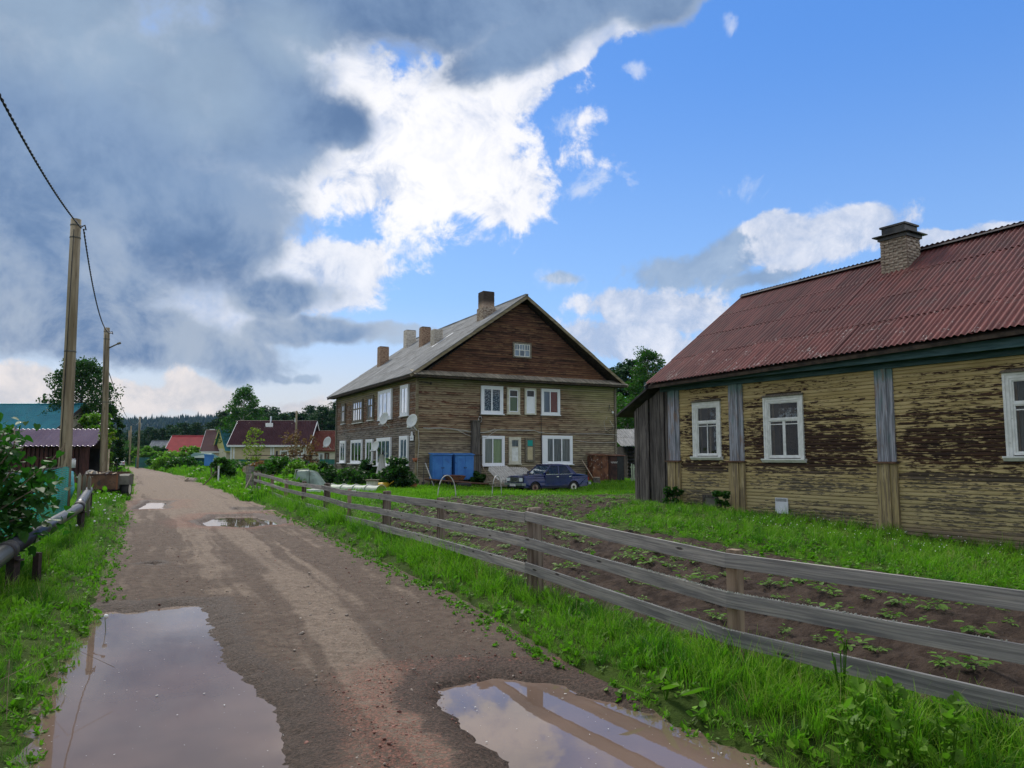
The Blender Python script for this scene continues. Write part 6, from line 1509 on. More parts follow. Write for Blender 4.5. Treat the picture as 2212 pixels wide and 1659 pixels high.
# far sheds behind
def gable_house(name, label, cat, loc, rz, w, d, h, rise, wallmat, roofmat, over=.35, tile=None, gablemat=None, roofname='roof', trim='trim_white', hip=0):
    t = thing(name, label, cat, loc, rz); q = MB(); q.box(0, 0, -.3, w, d, h); q.build('wall', wallmat, t)
    q = MB(); q.prism([(0, h), (d, h), (d / 2, h + rise)], 'x', 0.01, w - .01); link('gable', fixn(q.mesh('gable', gablemat or wallmat)), t)
    sl_ = math.hypot(d / 2 + over, rise * (d / 2 + over) / (d / 2)); k = rise / (d / 2); y0, z0 = -over, h - over * k + .06
    yd_ = Vector((0, 1, k)).normalized()
    if tile:
        tile_roof(roofname, t, roofmat, (-over, y0, z0), (1, 0, 0), tuple(yd_), w + 2 * over, sl_, tile[0], tile[1], tile[2], tile[3])
        tile_roof(roofname, t, roofmat, (w + over, d - y0, z0), (-1, 0, 0), (0, -yd_.y, yd_.z), w + 2 * over, sl_, tile[0], tile[1], tile[2], tile[3])
    else:
        for s in (0, 1):
            q = MB(); a, b = (y0, d / 2) if s == 0 else (d - y0, d / 2); q.hexa([(-over, a, z0), (w + over, a, z0), (w + over, b, h + rise + .06), (-over, b, h + rise + .06), (-over, a, z0 + .05), (w + over, a, z0 + .05), (w + over, b, h + rise + .11), (-over, b, h + rise + .11)]); link(roofname, fixn(q.mesh(roofname, roofmat)), t)
    if trim:
        for x in (-over - .02, w + over + .02):
            q = MB(); q.beam((x, y0, z0 - .06), (x, d / 2, h + rise), .05, .22); q.beam((x, d - y0, z0 - .06), (x, d / 2, h + rise), .05, .22); q.build('verge_board', trim, t)
        q = MB(); q.box(-over, y0 - .03, z0 - .20, w + over, y0 + .0, z0 + .03); q.build('eave_board', trim, t)
    q = MB(); q.tube([(-over, d / 2, h + rise + .09), (w + over, d / 2, h + rise + .09)], .09, 8); q.build('ridge_cap', roofmat, t)
    return t
gable_house('far_shed', 'small shed with pale slate roof peeping behind the wooden house', 'shed', (9.6, 66, 0), R(12), 6, 4, 2.9, .9, 'rust_brown', 'grey_slate', trim=None)
t = thing('blue_roof_shed', 'low shed roof of pale blue sheet behind the sagging slate roof', 'shed', (9.2, 60, 0), R(8)); q = MB(); q.box(0, 0, -.1, 4, 3, 2.4); q.build('wall', 'black_plank', t); q = MB(); q.hexa([(-.3, -.3, 2.4), (4.3, -.3, 2.4), (4.3, 3.3, 3.0), (-.3, 3.3, 3.0), (-.3, -.3, 2.46), (4.3, -.3, 2.46), (4.3, 3.3, 3.06), (-.3, 3.3, 3.06)]); link('roof', fixn(q.mesh('roof', 'curtain_blue')), t)

# ================================================================== houses in the middle distance
T4 = (.22, .38, .035, .060)
def hwin(t, x, z, w, h, side='f', frame='trim_white', cols=(), fills=('room_dark',)):
    M = (lambda s, o, zz: (s, -o, zz)) if side == 'f' else (lambda s, o, zz: (-o, s, zz))
    window(t, M, x, x + w, z, z + h, frame=frame, cas=.13, cols=cols, fills=list(fills) * 3, depth=.08, sash=frame)
bh_ = gable_house('beige_house', 'beige clapboard house with dark brown tiled roof and white corner boards', 'house', (-37.1, 99.5, 0), R(3), 9.9, 7.6, 3.45, 3.0, 'siding_beige', 'tile_brown', .45, T4)
for k in range(20):
    q = MB(); q.hexa([(0.02, -.03, .2 + k * .16), (9.88, -.03, .2 + k * .16), (9.88, .0, .2 + k * .16), (.02, .0, .2 + k * .16), (0.02, -.008, .355 + k * .16), (9.88, -.008, .355 + k * .16), (9.88, 0, .355 + k * .16), (.02, 0, .355 + k * .16)]); link('siding_board', fixn(q.mesh('siding_board', 'siding_beige')), bh_)
for x in (0.0, .35, 5.2, 5.5, 8.2, 9.45, 9.75): q = MB(); q.box(x - .10, -.06, -.2, x + .10, -.0, 3.45); q.build('corner_board', 'trim_white', bh_)
hwin(bh_, 6.35, .75, 1.15, 1.75, fills=('curtain_grey',)); hwin(bh_, 8.7, 1.55, .6, .85); hwin(bh_, 1.5, .8, 1.0, 1.7, 's'); hwin(bh_, 4.0, .8, 1.0, 1.7, 's'); hwin(bh_, 3.0, 3.8, 1.0, 1.0, 's')
q = MB(); q.box(3.6, 2.75, 5.6, 4.6, 3.4, 6.25); q.build('flue_box', 'chrome', bh_); q = MB(); q.tube([(4.1, 3.5, 6.2), (4.1, 3.5, 7.2)], .12, 8); q.build('flue', 'chrome', bh_); q = MB(); q.tube([(7.4, 3.7, 6.3), (7.4, 3.7, 6.95)], .12, 8); q.build('vent_pipe', 'white_metal', bh_)
ch_ = gable_house('cream_house', 'cream clapboard house with rust-red tiled roof behind the side wall of the wooden house', 'house', (-27.0, 101.5, 0), R(3), 12, 6.6, 2.75, 2.35, 'siding_cream', 'tile_rust', .35, T4, trim='tile_rust')
for k in range(16):
    q = MB(); q.hexa([(0.02, -.03, .2 + k * .16), (11.98, -.03, .2 + k * .16), (11.98, .0, .2 + k * .16), (.02, .0, .2 + k * .16), (0.02, -.008, .355 + k * .16), (11.98, -.008, .355 + k * .16), (11.98, 0, .355 + k * .16), (.02, 0, .355 + k * .16)]); link('siding_board', fixn(q.mesh('siding_board', 'siding_cream')), ch_)
hwin(ch_, .95, .75, .7, 1.4, cols=(), fills=('curtain_grey',)); hwin(ch_, 1.75, .9, .6, 1.3, frame='rust_brown', fills=('curtain_grey',)); hwin(ch_, 5.6, .75, .8, 1.4)
for x in (.02, 3.9): q = MB(); q.box(x - .05, -.05, 0, x + .05, 0, 2.75); q.build('corner_board', 'tile_rust', ch_)
ph_ = gable_house('pink_house', 'pinkish house with steep plain brown roof between the teal gable and the red roof', 'house', (-46.8, 114, 0), R(8), 5.2, 5.6, 2.75, 2.9, 'siding_pink', 'sheet_brown', .35, gablemat='siding_cream')
hwin(ph_, 2.9, 1.0, 1.0, 1.0); hwin(ph_, 1.2, .9, 1.0, 1.4, 's')
th_ = gable_house('teal_roof_house', 'narrow yellow-gabled house with teal tiled roof beside the beige house', 'house', (-42.5, 112.0, 0), R(42), 7, 4.4, 2.9, 2.9, 'siding_cream', 'tile_teal', .35, T4, gablemat='wall_yellow', trim='wall_yellow')
rh_ = gable_house('red_roof_house', 'low house with bright red sheet roof behind the leafy bush', 'house', (-64.0, 140, 0), R(6), 9.0, 7, 2.9, 2.7, 'siding_pink', 'sheet_red', .5); q = MB(); q.box(6.8, 2.4, 5.2, 7.5, 3.0, 6.8); q.box(6.7, 2.3, 6.8, 7.6, 3.1, 6.95); q.build('chimney', 'curtain_white', rh_)
hwin(rh_, 6, .9, 1.0, 1.3); hwin(rh_, 2.5, 3.2, 1.1, .9, 's')
gable_house('red_annex', 'small red-roofed annex left of the red roof house', 'house', (-67.2, 146, 0), R(6), 3.0, 4, 2.5, 1.9, 'siding_pink', 'sheet_red', .3)
gable_house('grey_barn', 'grey barn with pale sheet roof far down the road', 'barn', (-73.2, 151, 0), R(5), 6.6, 6, 2.5, 2.3, 'sheet_grey', 'sheet_grey', .3, trim=None)
gable_house('blue_shed', 'little pale blue shed behind the poles far down the road', 'shed', (-86, 170, 0), R(5), 3.6, 4, 2.0, .9, 'curtain_blue', 'sheet_grey', .2, trim=None)
gable_house('back_house', 'house with pale hipped roof half hidden in pines behind the wooden house', 'house', (-26.5, 128, 0), R(10), 7, 6, 4.2, 2.2, 'curtain_white', 'sheet_grey', .4, trim=None)
# green lean-to kiosk roof and mailbox
t = thing('green_canopy', 'small teal canopy roof among the bushes near the blue mailbox', 'canopy', (-35.3, 86, 0)); q = MB(); q.hexa([(-1.6, -.8, 1.55), (1.6, -.8, 1.5), (1.6, .8, 1.6), (-1.6, .8, 1.6), (-.9, -.2, 2.1), (1.0, -.2, 2.0), (1.0, .3, 2.05), (-.9, .3, 2.1)]); link('roof', fixn(q.mesh('roof', 'green_metal')), t); q = MB(); q.box(-1.3, -.5, 0, 1.3, .5, 1.5); q.build('wall', 'green_metal', t)
MBX = thing('mailbox', 'blue metal mailbox on a post at the verge', 'mailbox', (-20.9, 52, 0), R(10)); q = MB(); q.box(-.28, -.15, 1.02, .28, .15, 1.72); q.build('box_body', 'mail_blue', MBX); q = MB(); q.prism([(-.31, 1.72), (.31, 1.72), (.31, 1.76), (-.31, 1.80)], 'y', -.18, .18); q.build('lid', 'mail_blue', MBX); q = MB(); q.beam((.18, 0, -.1), (.18, 0, 1.02), .08, .08); q.build('post', 'grey_post', MBX)
BT = thing('bench_frame', 'white-topped post with a slanting brace and fallen board on the verge', 'post', (-16.4, 42.2, 0)); q = MB(); q.tube([(0, 0, -.1), (0, 0, .95)], .045, 8); q.build('post', 'white_metal', BT); q = MB(); q.tube([(0, 0, .95), (0, 0, 1.12)], .06, 8); q.build('cap', 'white_pipe', BT); q = MB(); q.tube([(0, 0, .9), (-.85, 0, 0)], .035, 6); q.build('brace', 'grey_post', BT); q = MB(); q.beam((-.9, -.1, .02), (.05, -.2, .02), .14, .05); q.build('board', 'light_wood', BT)
# logs
r_ = random.Random(33)
for k, (x, y, z) in enumerate([(-22.6, 70, .95), (-22.3, 70.2, .55), (-22.9, 70.1, .5), (-21.7, 70.3, .9), (-21.6, 70.4, .42)]):
    t = thing('pine_log', ['thick barked log on top of the heap by the black post', 'log at the bottom of the heap under the thick barked one', 'lowest left log of the heap by the black post', 'log lying right of the thick barked one on the heap', 'lowest right log of the heap by the black post'][k], 'log', (x, y, z), 0, 'logs heaped in front of the beige house'); q = MB(); q.tube([(-1.4, .8, .1), (0, 0, 0)], .27, 12); q.build('log', 'bark', t, True); q = MB(); q.tube([(0, 0, 0), (.03, -.02, 0)], .24, 12); q.build('cut_face', 'log_end', t)
t = thing('iron_frame', 'black iron post with horizontal rails standing among the logs', 'iron frame', (-17.6, 56, 0)); q = MB(); q.beam((0, 0, -.1), (.12, 0, 2.05), .15, .12); q.build('post', 'dark_iron', t); q = MB(); q.tube([(-3.4, 4, 1.75), (0.1, 0, 1.72), (2.4, 3, 1.72)], .04, 6); q.tube([(-3.4, 4, 1.35), (2.2, 3, 1.32)], .03, 6); q.tube([(1.6, 2, 1.2), (1.6, 2, 1.85)], .05, 6); q.build('rail', 'rust_dark', t)
t = thing('silver_sheet_heap', 'pale silver sheeting covering the bed behind the shrubs', 'sheeting', (-22.0, 62, 0)); q = MB(); q.hexa([(0, 0, 0), (7.2, 0, 0), (7.2, 2, 0), (0, 2, 0), (.2, .2, 1.0), (7.1, .3, 1.05), (7.1, 1.8, 1.0), (.2, 1.8, 1.1)]); link('sheet', fixn(q.mesh('sheet', 'sheet_grey')), t)
t = thing('green_fence', 'dark green sheet fence in front of the beige and cream houses', 'fence', (-34.5, 92, 0)); 
for k in range(22): q = MB(); q.box(k * 1.0, 0, 0, k * 1.0 + .98, .04, 1.35); q.build('panel', 'green_metal', t)
GG = thing('green_gate', 'dark green sheet-metal gate by the roadside pole', 'gate', (-55.2, 110.5, 0), R(-8))
for k in range(2): q = MB(); q.box(k * 1.62, 0, .05, k * 1.62 + 1.58, .05, 1.55); g_ = q.build('gate_leaf', 'green_metal', GG); q = MB(); q.box(k * 1.62, -.03, .75, k * 1.62 + 1.58, -.001, .82); q.build('crossbar', 'green_metal', g_)
# brown paling and stacked stuff between the houses
t = thing('brown_paling', 'brown paling fence running behind the garden to the wooden house', 'fence', (-21.2, 66, 0), R(4))
for k in range(46): q = MB(); x = k * .30; h = 1.0 + random.uniform(-.05, .05); q.prism([(x, 0), (x + .13, 0), (x + .13, h - .08), (x + .065, h), (x, h - .08)], 'y', 0, .03); q.build('picket', 'picket_weathered', t)
q = MB(); q.box(-.1, .031, .72, 13.9, .07, .80); q.build('rail', 'picket_weathered', t)
for k in range(7):
    t = thing('old_tyre', 'old tyre standing in the row behind the brown paling', 'tyre', (-17.2 + k * .75, 67.2, .33), 0, 'tyres behind the brown paling'); q = MB(); q.tube([(.27 * math.cos(a), .05 * k % .2, .27 * math.sin(a)) for a in np.linspace(0, 2 * math.pi, 16)], .09, 6); q.build('tread', 'rust_brown', t, True)
for k in range(12):
    t = thing('pale_sack', 'pale full sack in the heap behind the brown paling', 'sack', (-18.5 + k * .72, 68.4, 0), 0, 'sacks behind the brown paling'); q = MB(); q.tube([(0, 0, 0), (0, 0, .35), (.05, 0, .8), (.02, 0, 1.0 + .2 * math.sin(k * 1.3))], [.34, .44, .40, .15], 9); q.build('sack', 'sack_beige', t, True)
for k in range(9):
    x_, y_ = -20.6 + random.uniform(-.9, .5), 50 + random.uniform(-1, 1); t = thing('field_stone', 'tan stone in the small heap on the verge by the mailbox', 'stone', (x_, y_, 0), 0, 'stones heaped by the mailbox'); q = MB(); s = random.uniform(.15, .3); q.tube([(0, 0, -.05), (0, 0, s * .5), (.02, 0, s)], [s, s * .9, s * .4], 7); q.build('stone', 'stone_tan', t)

# ================================================================== left side: teal roof house and purple-roofed shed
gable_house('teal_roofed_house', 'house with large teal tiled roof behind the purple-roofed shed', 'house', (-46.5, 55.4, 0), R(-2), 12.4, 7.6, 3.3, 2.35, 'siding_cream', 'tile_teal', .45, (.185, .35, .024, .050), trim='ridge_dark')
PS = thing('purple_roof_shed', 'dark red paling shed with a low purple tiled roof', 'shed', (-23.4, 34.2, 0), R(-1))
tile_roof('roof', PS, 'tile_purple', (-.4, -.35, 2.05), (1, 0, .0), (0, .74, .55), 5.05, 1.45, .236, .155, .028, .060)
q = MB(); q.box(-.4, .75, 2.0, 4.6, .85, 2.86); q.build('backing', 'soffit', PS)
for k in range(20):
    x = k * .20; q = MB(); q.box(x, 0, -.1, x + .145, .025, 2.05); q.build('picket', 'picket_brown', PS)
q = MB(); q.box(4.0, -.08, -.1, 4.20, .10, 2.08); q.build('corner_post', 'picket_brown', PS); q = MB(); q.box(-.1, .03, .5, 4.1, .08, .6); q.box(-.1, .03, 1.5, 4.1, .08, 1.6); q.build('rail', 'picket_brown', PS)
q = MB(); q.box(-.3, 1.0, -.1, 4.15, 1.05, 2.2); q.build('wall', 'room_dark', PS)
t = thing('white_stake', 'thin pale stake standing right of the second utility pole', 'stake', (-17.0, 33.0, 0)); q = MB(); q.tube([(-.66, 0, 0), (-.66, 0, 1.95)], .03, 6); q.build('stake', 'light_wood', t)
t = thing('wicket_gate', 'thin wire wicket gate beside the second utility pole', 'gate', (-17.2, 35.0, 0)); q = MB()
for k in range(4): q.tube([(-1.45 + k * .10, 0, 0), (-1.45 + k * .10, 0, 1.3)], .012, 5)
q.tube([(-1.47, 0, 1.3), (-1.13, 0, 1.3)], .02, 5); q.build('bars', 'iron_post', t).name = 'frame'
# ================================================================== vegetation
def leaf_cloud(centers, radii, n_per, size, seed, squash=.8, droop=0.0, aspect=.6, fold=True, cap=None, clsh=None):
    "leaf faces scattered through clumps -> verts, faces, shade attr. each leaf = 2 tris folded (4 verts)"
    g_ = np.random.default_rng(seed); C = np.repeat(np.asarray(centers, float), n_per, 0); Rr = np.repeat(np.asarray(radii, float), n_per)
    n = len(C); d = g_.normal(size=(n, 3)); d /= np.linalg.norm(d, axis=1)[:, None]; rad = Rr * g_.random(n) ** .45
    P = C + d * rad[:, None] * np.array([1, 1, squash])
    a = g_.normal(size=(n, 3)) * np.array([1, 1, .6]) + np.array([0, 0, -droop]); a /= np.linalg.norm(a, axis=1)[:, None]
    nn = g_.normal(size=(n, 3)) + np.array([0, 0, .9]); b = np.cross(a, nn); b /= np.linalg.norm(b, axis=1)[:, None] + 1e-9; up = np.cross(b, a)
    s = size * g_.uniform(.65, 1.3, n)[:, None]
    v0 = P - a * s * .5; v2 = P + a * s * .5; v1 = P + b * s * aspect * .5 + up * s * .10; v3 = P - b * s * aspect * .5 + up * s * .10
    V = np.stack([v0, v1, v2, v3], 1).reshape(-1, 3); k = np.arange(n) * 4
    F = np.concatenate([np.stack([k, k + 1, k + 2], 1), np.stack([k, k + 2, k + 3], 1)])
    base = np.repeat(g_.random(len(centers)), n_per) if clsh is None else np.repeat(clsh, n_per)
    sh = np.clip(base * .6 + g_.random(n) * .5, 0, 1)
    return V, F, np.repeat(sh, 4)
def tree_parts(kind, h, cr, seed, leaves=5000, size=.22, mat='leaf_birch', z0=.25, bark='bark', clumps=90, shape=None):
    r = random.Random(seed); q = MB(); top = h * (.93 if kind != 'pine' else .97)
    tr = max(.07, h * .018)
    lean = (r.uniform(-.03, .03) * h, r.uniform(-.03, .03) * h)
    tp = lambda f: (lean[0] * f * f, lean[1] * f * f, top * f)
    q.tube([tp(f) for f in (-.03, .2, .4, .6, .8, 1)], [tr * 1.25, tr, tr * .8, tr * .6, tr * .38, tr * .12], 7)
    cs, rs, cshade = [], [], []
    for i in range(clumps):
        f = z0 + (1 - z0) * ((i + .5) / clumps); a = i * 2.39996 + r.uniform(-.4, .4)
        if kind == 'birch': env = cr * math.sin(math.pi * min(1, (f - z0) / (1 - z0) * .82 + .16)) ** .75
        elif kind == 'pine': env = cr * (1.0 - ((f - z0) / (1 - z0)) ** 1.6) ** .8 * (.75 + .35 * math.sin(i * 1.7)) + .25
        elif kind == 'spruce': env = cr * (1 - (f - z0) / (1 - z0)) + .1
        else: env = cr * math.sqrt(max(.03, 1 - ((f - z0) / (1 - z0) * 1.7 - .8) ** 2))
        d = env * r.uniform(.35, 1.0) ** .6; b = tp(f); zc = b[2] + (r.uniform(-.03, .03) * h) + (.10 * d if kind == 'pine' else 0)
        c = (b[0] + d * math.cos(a), b[1] + d * math.sin(a), min(zc, h * .985)); cs.append(c)
        rs.append(max(.16 * cr, .36 * cr * r.uniform(.5, 1.1) * (1.0 if kind != 'spruce' else .5))); cshade.append(r.random() * .8 + .2 * (f > .7))
        if i % 3 == 0: b0 = tp(max(.05, f - .10)); q.tube([b0, ((b0[0] + c[0]) / 2, (b0[1] + c[1]) / 2, (b0[2] + c[2]) / 2 + .05 * d), c], [tr * .35, tr * .22, tr * .08], 4, cap=False)
    V, F, sh = leaf_cloud(cs, rs, max(4, leaves // clumps), size, seed, squash={'pine': .34, 'spruce': .4}.get(kind, .75), droop=.7 if kind == 'birch' else 0, aspect=.55 if kind in ('birch', 'leafy') else .45, clsh=np.array(cshade))
    return q.mesh('trunk', bark, True), npmesh('crown', V, F, mat, False, {'shade': sh, 'tip': sh * 0})
def tree(name, label, cat, x, y, parts, sc=1.0, rz=0, group=None, z=None):
    t = thing(name, label, cat, (x, y, float(tz(x, y)) if z is None else z), rz, group); t.scale = (sc, sc, sc) if not isinstance(sc, tuple) else sc
    link('trunk', parts[0], t); link('crown', parts[1], t); return t

pines = [tree_parts('pine', 10, 2.9, s, 2600, .42, 'needle', z0=.28 + .06 * (s % 3), clumps=46) for s in (101, 102, 103, 104)]
spruces = [tree_parts('spruce', 10, 2.0, s, 2200, .42, 'needle', z0=.10, clumps=60) for s in (111, 112)]
leafys = [tree_parts('leafy', 8, 2.8, s, 3600, .34, 'leaf_birch', z0=.15, clumps=60) for s in (121, 122)]
tree('birch_tree', 'big dark leafy birch rising behind the teal roof on the left', 'tree', -34.8, 60.5, tree_parts('birch', 10.0, 2.9, 131, 15000, .24, 'leaf_dark', z0=.12, clumps=130), 1.0)
tree('birch_tree', 'smaller leafy tree leaning out beyond the second pole, below the big birch', 'tree', -33.2, 62, tree_parts('birch', 6.2, 1.2, 132, 5000, .24, 'leaf_dark', z0=.1, clumps=60), 1.0)
tree('birch_tree', 'tall bright green birch standing in front of the dark forest behind the brown-roofed house', 'tree', -40.8, 114, tree_parts('birch', 12.8, 3.2, 133, 8000, .34, 'leaf_birch', z0=.18, clumps=90, bark='birch_bark'), 1.0)
tree('birch_tree', 'tall birch with bright leaves between the wooden house and the ochre house', 'tree', 14.2, 78, tree_parts('birch', 13.6, 2.6, 134, 12000, .26, 'leaf_birch', z0=.12, clumps=120, bark='birch_bark'), 1.0)
# conifers of the middle distance: crest rises and falls as in the picture
r_ = random.Random(71); kinds = {'p': ('pine_tree', 'pine'), 's': ('spruce_tree', 'spruce')}
crest = [(112, 175, 424), (118, 185, 434), (125, 180, 434), (132, 178, 436), (138, 175, 435), (144, 172, 432), (150, 170, 431), (156, 168, 429), (162, 165, 428), (168, 168, 427), (174, 168, 425), (181, 162, 425), (188, 160, 424), (195, 165, 427), (201, 162, 426), (207, 160, 424), (217, 150, 418), (226, 150, 412), (236, 150, 409), (247, 150, 408), (258, 150, 414), (266, 145, 410), (278, 150, 411), (288, 145, 418), (297, 140, 409),
         (306, 140, 413), (316, 135, 412), (326, 130, 407), (334, 128, 405), (345, 125, 410), (131, 230, 440), (146, 220, 441), (165, 225, 436), (190, 215, 427), (240, 210, 414), (275, 200, 412), (310, 190, 410)]
order = ['leftmost', 'second', 'third']
k = 0
for (px, Y, py) in crest:
    for rep in range(2):
        yy = Y + rep * 14 + r_.uniform(-5, 5); xx = (px + r_.uniform(-5, 5) - 512) / 750 * yy; hh = (457 - py - rep * 1.5 + r_.uniform(-3.5, 7.5)) / 750 * yy + 1.6
        s_ = r_.random() < .16; P = r_.choice(spruces if s_ else pines)
        tree('spruce_tree' if s_ else 'pine_tree', 'dark spruce in the belt of conifers behind the village houses' if s_ else 'dark pine in the belt of conifers behind the village houses', 'tree', xx, yy, P, hh / 10, r_.uniform(0, 6), 'dark spruces in the conifer belt behind the houses' if s_ else 'dark pines in the conifer belt behind the houses'); k += 1
# understorey of the belt, filling between the trunks
def bank_trees(lst, name, label, group, pool, base):
    for (px, Y, py) in lst:
        xx = (px - 512) / 750 * Y; hh = (457 - py) / 750 * Y + 1.6; tree(name, label, 'tree', xx, Y, r_.choice(pool), hh / base, r_.uniform(0, 6), group)
bank_trees([(118 + i * 8.5, 150 + r_.uniform(-8, 14), 443 + r_.uniform(-4, 3)) for i in range(27)], 'leafy_tree', 'rounded dark leafy tree filling in below the pines behind the houses', 'leafy trees below the pines', leafys, 8)
# wood behind the wooden house, right of it
for (px, Y, py, kd) in [(606, 72, 386, 'l'), (612, 84, 368, 'p'), (621, 86, 362, 'p'), (629, 82, 358, 'p'), (617, 66, 410, 'l'), (628, 64, 398, 'l'), (637, 70, 405, 'l'), (648, 68, 392, 'l'), (655, 84, 372, 'l'), (662, 88, 366, 'l'), (606, 92, 372, 'p'), (640, 62, 425, 'l'), (624, 60, 430, 'l'), (650, 60, 415, 'l'), (670, 80, 380, 'l'), (598, 90, 400, 'p')]:
    xx = (px - 512) / 750 * Y; hh = (457 - py) / 750 * Y + 1.6
    P = r_.choice(pines if kd == 'p' else leafys)
    tree('pine_tree' if kd == 'p' else 'leafy_tree', 'pine in the grove right of the wooden house' if kd == 'p' else 'dark leafy tree in the grove right of the wooden house', 'tree', xx, Y, P, hh / (10 if kd == 'p' else 8), r_.uniform(0, 6), 'pines in the grove right of the wooden house' if kd == 'p' else 'leafy trees in the grove right of the wooden house')
# shrubs: name, label, x, y, height, radius, leaf material, leaf size, count
def shrub(name, label, x, y, h, r, mat, size, n, seed, cat='shrub', clumps=34, z=None, stems=6, group=None, squash=.8, sx=1.0, rsc=1.0):
    q = random.Random(seed); cs, rs = [], []
    for i in range(clumps):
        a = q.uniform(0, 6.28); u = q.random() ** .5; zz = h * (.12 + .80 * q.random()); env = r * math.sqrt(max(.08, 1 - ((zz / h - .42) / .62) ** 2))
        cs.append((math.cos(a) * u * env * sx, math.sin(a) * u * env, zz)); rs.append(r * q.uniform(.20, .38) * rsc)
    V, F, sh = leaf_cloud(cs, rs, n // clumps, size, seed, squash=squash)
    t = thing(name, label, cat, (x, y, float(tz(x, y)) if z is None else z), 0, group); link('foliage', npmesh('foliage', V, F, mat, False, {'shade': sh, 'tip': sh * 0}), t)
    m = MB()
    for i in range(stems): c = cs[i]; m.tube([(0, 0, -.1), (c[0] * .5, c[1] * .5, c[2] * .6), c], [.03, .02, .008], 5, cap=False)
    m.build('stem', 'bark', t, True); return t
shrub('bright_shrub', 'bright green leafy shrub behind the purple-roofed shed', -26.6, 48, 4.7, 1.1, 'leaf_bright', .22, 5200, 201)
shrub('bright_shrub', 'dark green bush filling the gap beside the second utility pole', -29.9, 54, 4.0, .95, 'leaf_dark', .22, 4200, 202)
shrub('hanging_shrub', 'yellow-green leafy bush between the red shed and the second pole', -19.95, 36.4, 2.75, .52, 'leaf_bright', .14, 3200, 203)
shrub('yellow_vine', 'yellowish twiggy growth wrapped round the second utility pole', -17.25, 31.9, .9, .42, 'leaf_yellow', .09, 420, 204, z=1.9, clumps=12)
shrub('round_bush', 'round dark green bush on the lawn near the side wall of the wooden house', -5.55, 37.6, 1.55, .85, 'leaf_peony', .16, 3600, 205, clumps=40)
for i, (x, y, h, r, m_, l) in enumerate([(-9.0, 48.5, 1.3, 1.2, 'leaf_peony', 'dark bush at the far foot of the side wall of the wooden house'), (-9.4, 41.8, .9, 1.3, 'leaf_dark', 'low blue-green clump by the foundation of the wooden house'), (-7.0, 42.0, .75, .7, 'leaf_birch', 'low green clump under the second side window'),
        (-14.0, 45.5, 1.5, 1.4, 'leaf_birch', 'currant bush just behind the far end of the rail fence'), (-12.2, 44.0, 1.25, 1.2, 'leaf_bright', 'leafy bush left of the greenish film cover'), (-13.2, 50, 1.2, 1.3, 'leaf_dark', 'bush behind the greenish film cover'),
        (-17.95, 47, 1.6, .8, 'leaf_birch', 'dense bush between the mailbox and the weathered panel'), (-16.2, 49.5, 1.25, 1.2, 'leaf_rusty', 'reddish green bush behind the weathered board panel'), (-37.7, 88, 3.1, 1.6, 'leaf_bright', 'big bright bush in front of the red-roofed house'),
        (-42.0, 92, 2.2, 1.9, 'leaf_bright', 'bright bush left of the teal canopy'), (-45.8, 99, 1.8, 1.7, 'leaf_birch', 'bush to the right of the green gate'), (-57.8, 119, 3.2, 2.2, 'leaf_bright', 'bright round bush above the green gate'), (-60.5, 128, 3.2, 2.2, 'leaf_dark', 'bush behind the poles by the silver car'),
        (-24.0, 70, 4.6, .9, 'leaf_yellow', 'young yellow-green tree in front of the beige house'), (-19.3, 66, 4.2, 1.1, 'leaf_rusty', 'reddish-leaved small tree by the window of the beige house'), (-17.4, 65, 3.6, .9, 'leaf_rusty', 'second reddish small tree nearer the lone pole'),
        (-36.5, 84, 1.5, 2.0, 'leaf_birch', 'bush right of the teal canopy'), (-30.0, 80, 1.0, 2.2, 'leaf_birch', 'low bush before the corner of the beige house'),
        (12.2, 45.6, 1.0, .7, 'leaf_dark', 'nettles at the foot of the dark brown cabinet'), (4.6, 46.9, .9, .6, 'leaf_birch', 'weeds between the blue car and the rusty cabinet'), (-1.95, 42.5, .85, .40, 'leaf_birch', 'tall weeds in front of the dark duct'), (-71, 140, 3.2, 2.0, 'leaf_birch', 'bush at the roadside past the silver car'), (-92, 150, 6, 4, 'leaf_dark', 'large dark bush left of the far road'), (-80, 135, 5.5, 3.5, 'leaf_dark', 'dark bush on the left of the road near the silver car'), (-70, 112, 4.5, 3.0, 'leaf_birch', 'green bush left of the road before the silver car'),
        (-58, 86, 5.0, 3.2, 'leaf_birch', 'tall bush behind the white stake'), (-46, 68, 4.2, 2.6, 'leaf_dark', 'dark bush beyond the red shed')]):
    thin = m_ in ('leaf_rusty', 'leaf_yellow') and h > 3
    shrub('garden_bush', l, x, y, h, r, m_, .12 + .0022 * y * (.6 if thin else 1), 900 if thin else (2600 if y < 80 else 3400), 300 + i, clumps=90 if thin else 30, rsc=.9 if thin else 1)
shrub('foundation_weed', 'broad-leaved weed at the foot of the corner pilaster of the ochre house', *h2w(.25, -.35, 0)[:2], .62, .34, 'leaf_lilac', .12, 420, 401, clumps=12, cat='weed')
shrub('foundation_weed', 'broad-leaved weed climbing at the foot of the second pilaster', *h2w(2.25, -.38, 0)[:2], .72, .30, 'leaf_lilac', .12, 420, 402, clumps=12, cat='weed')
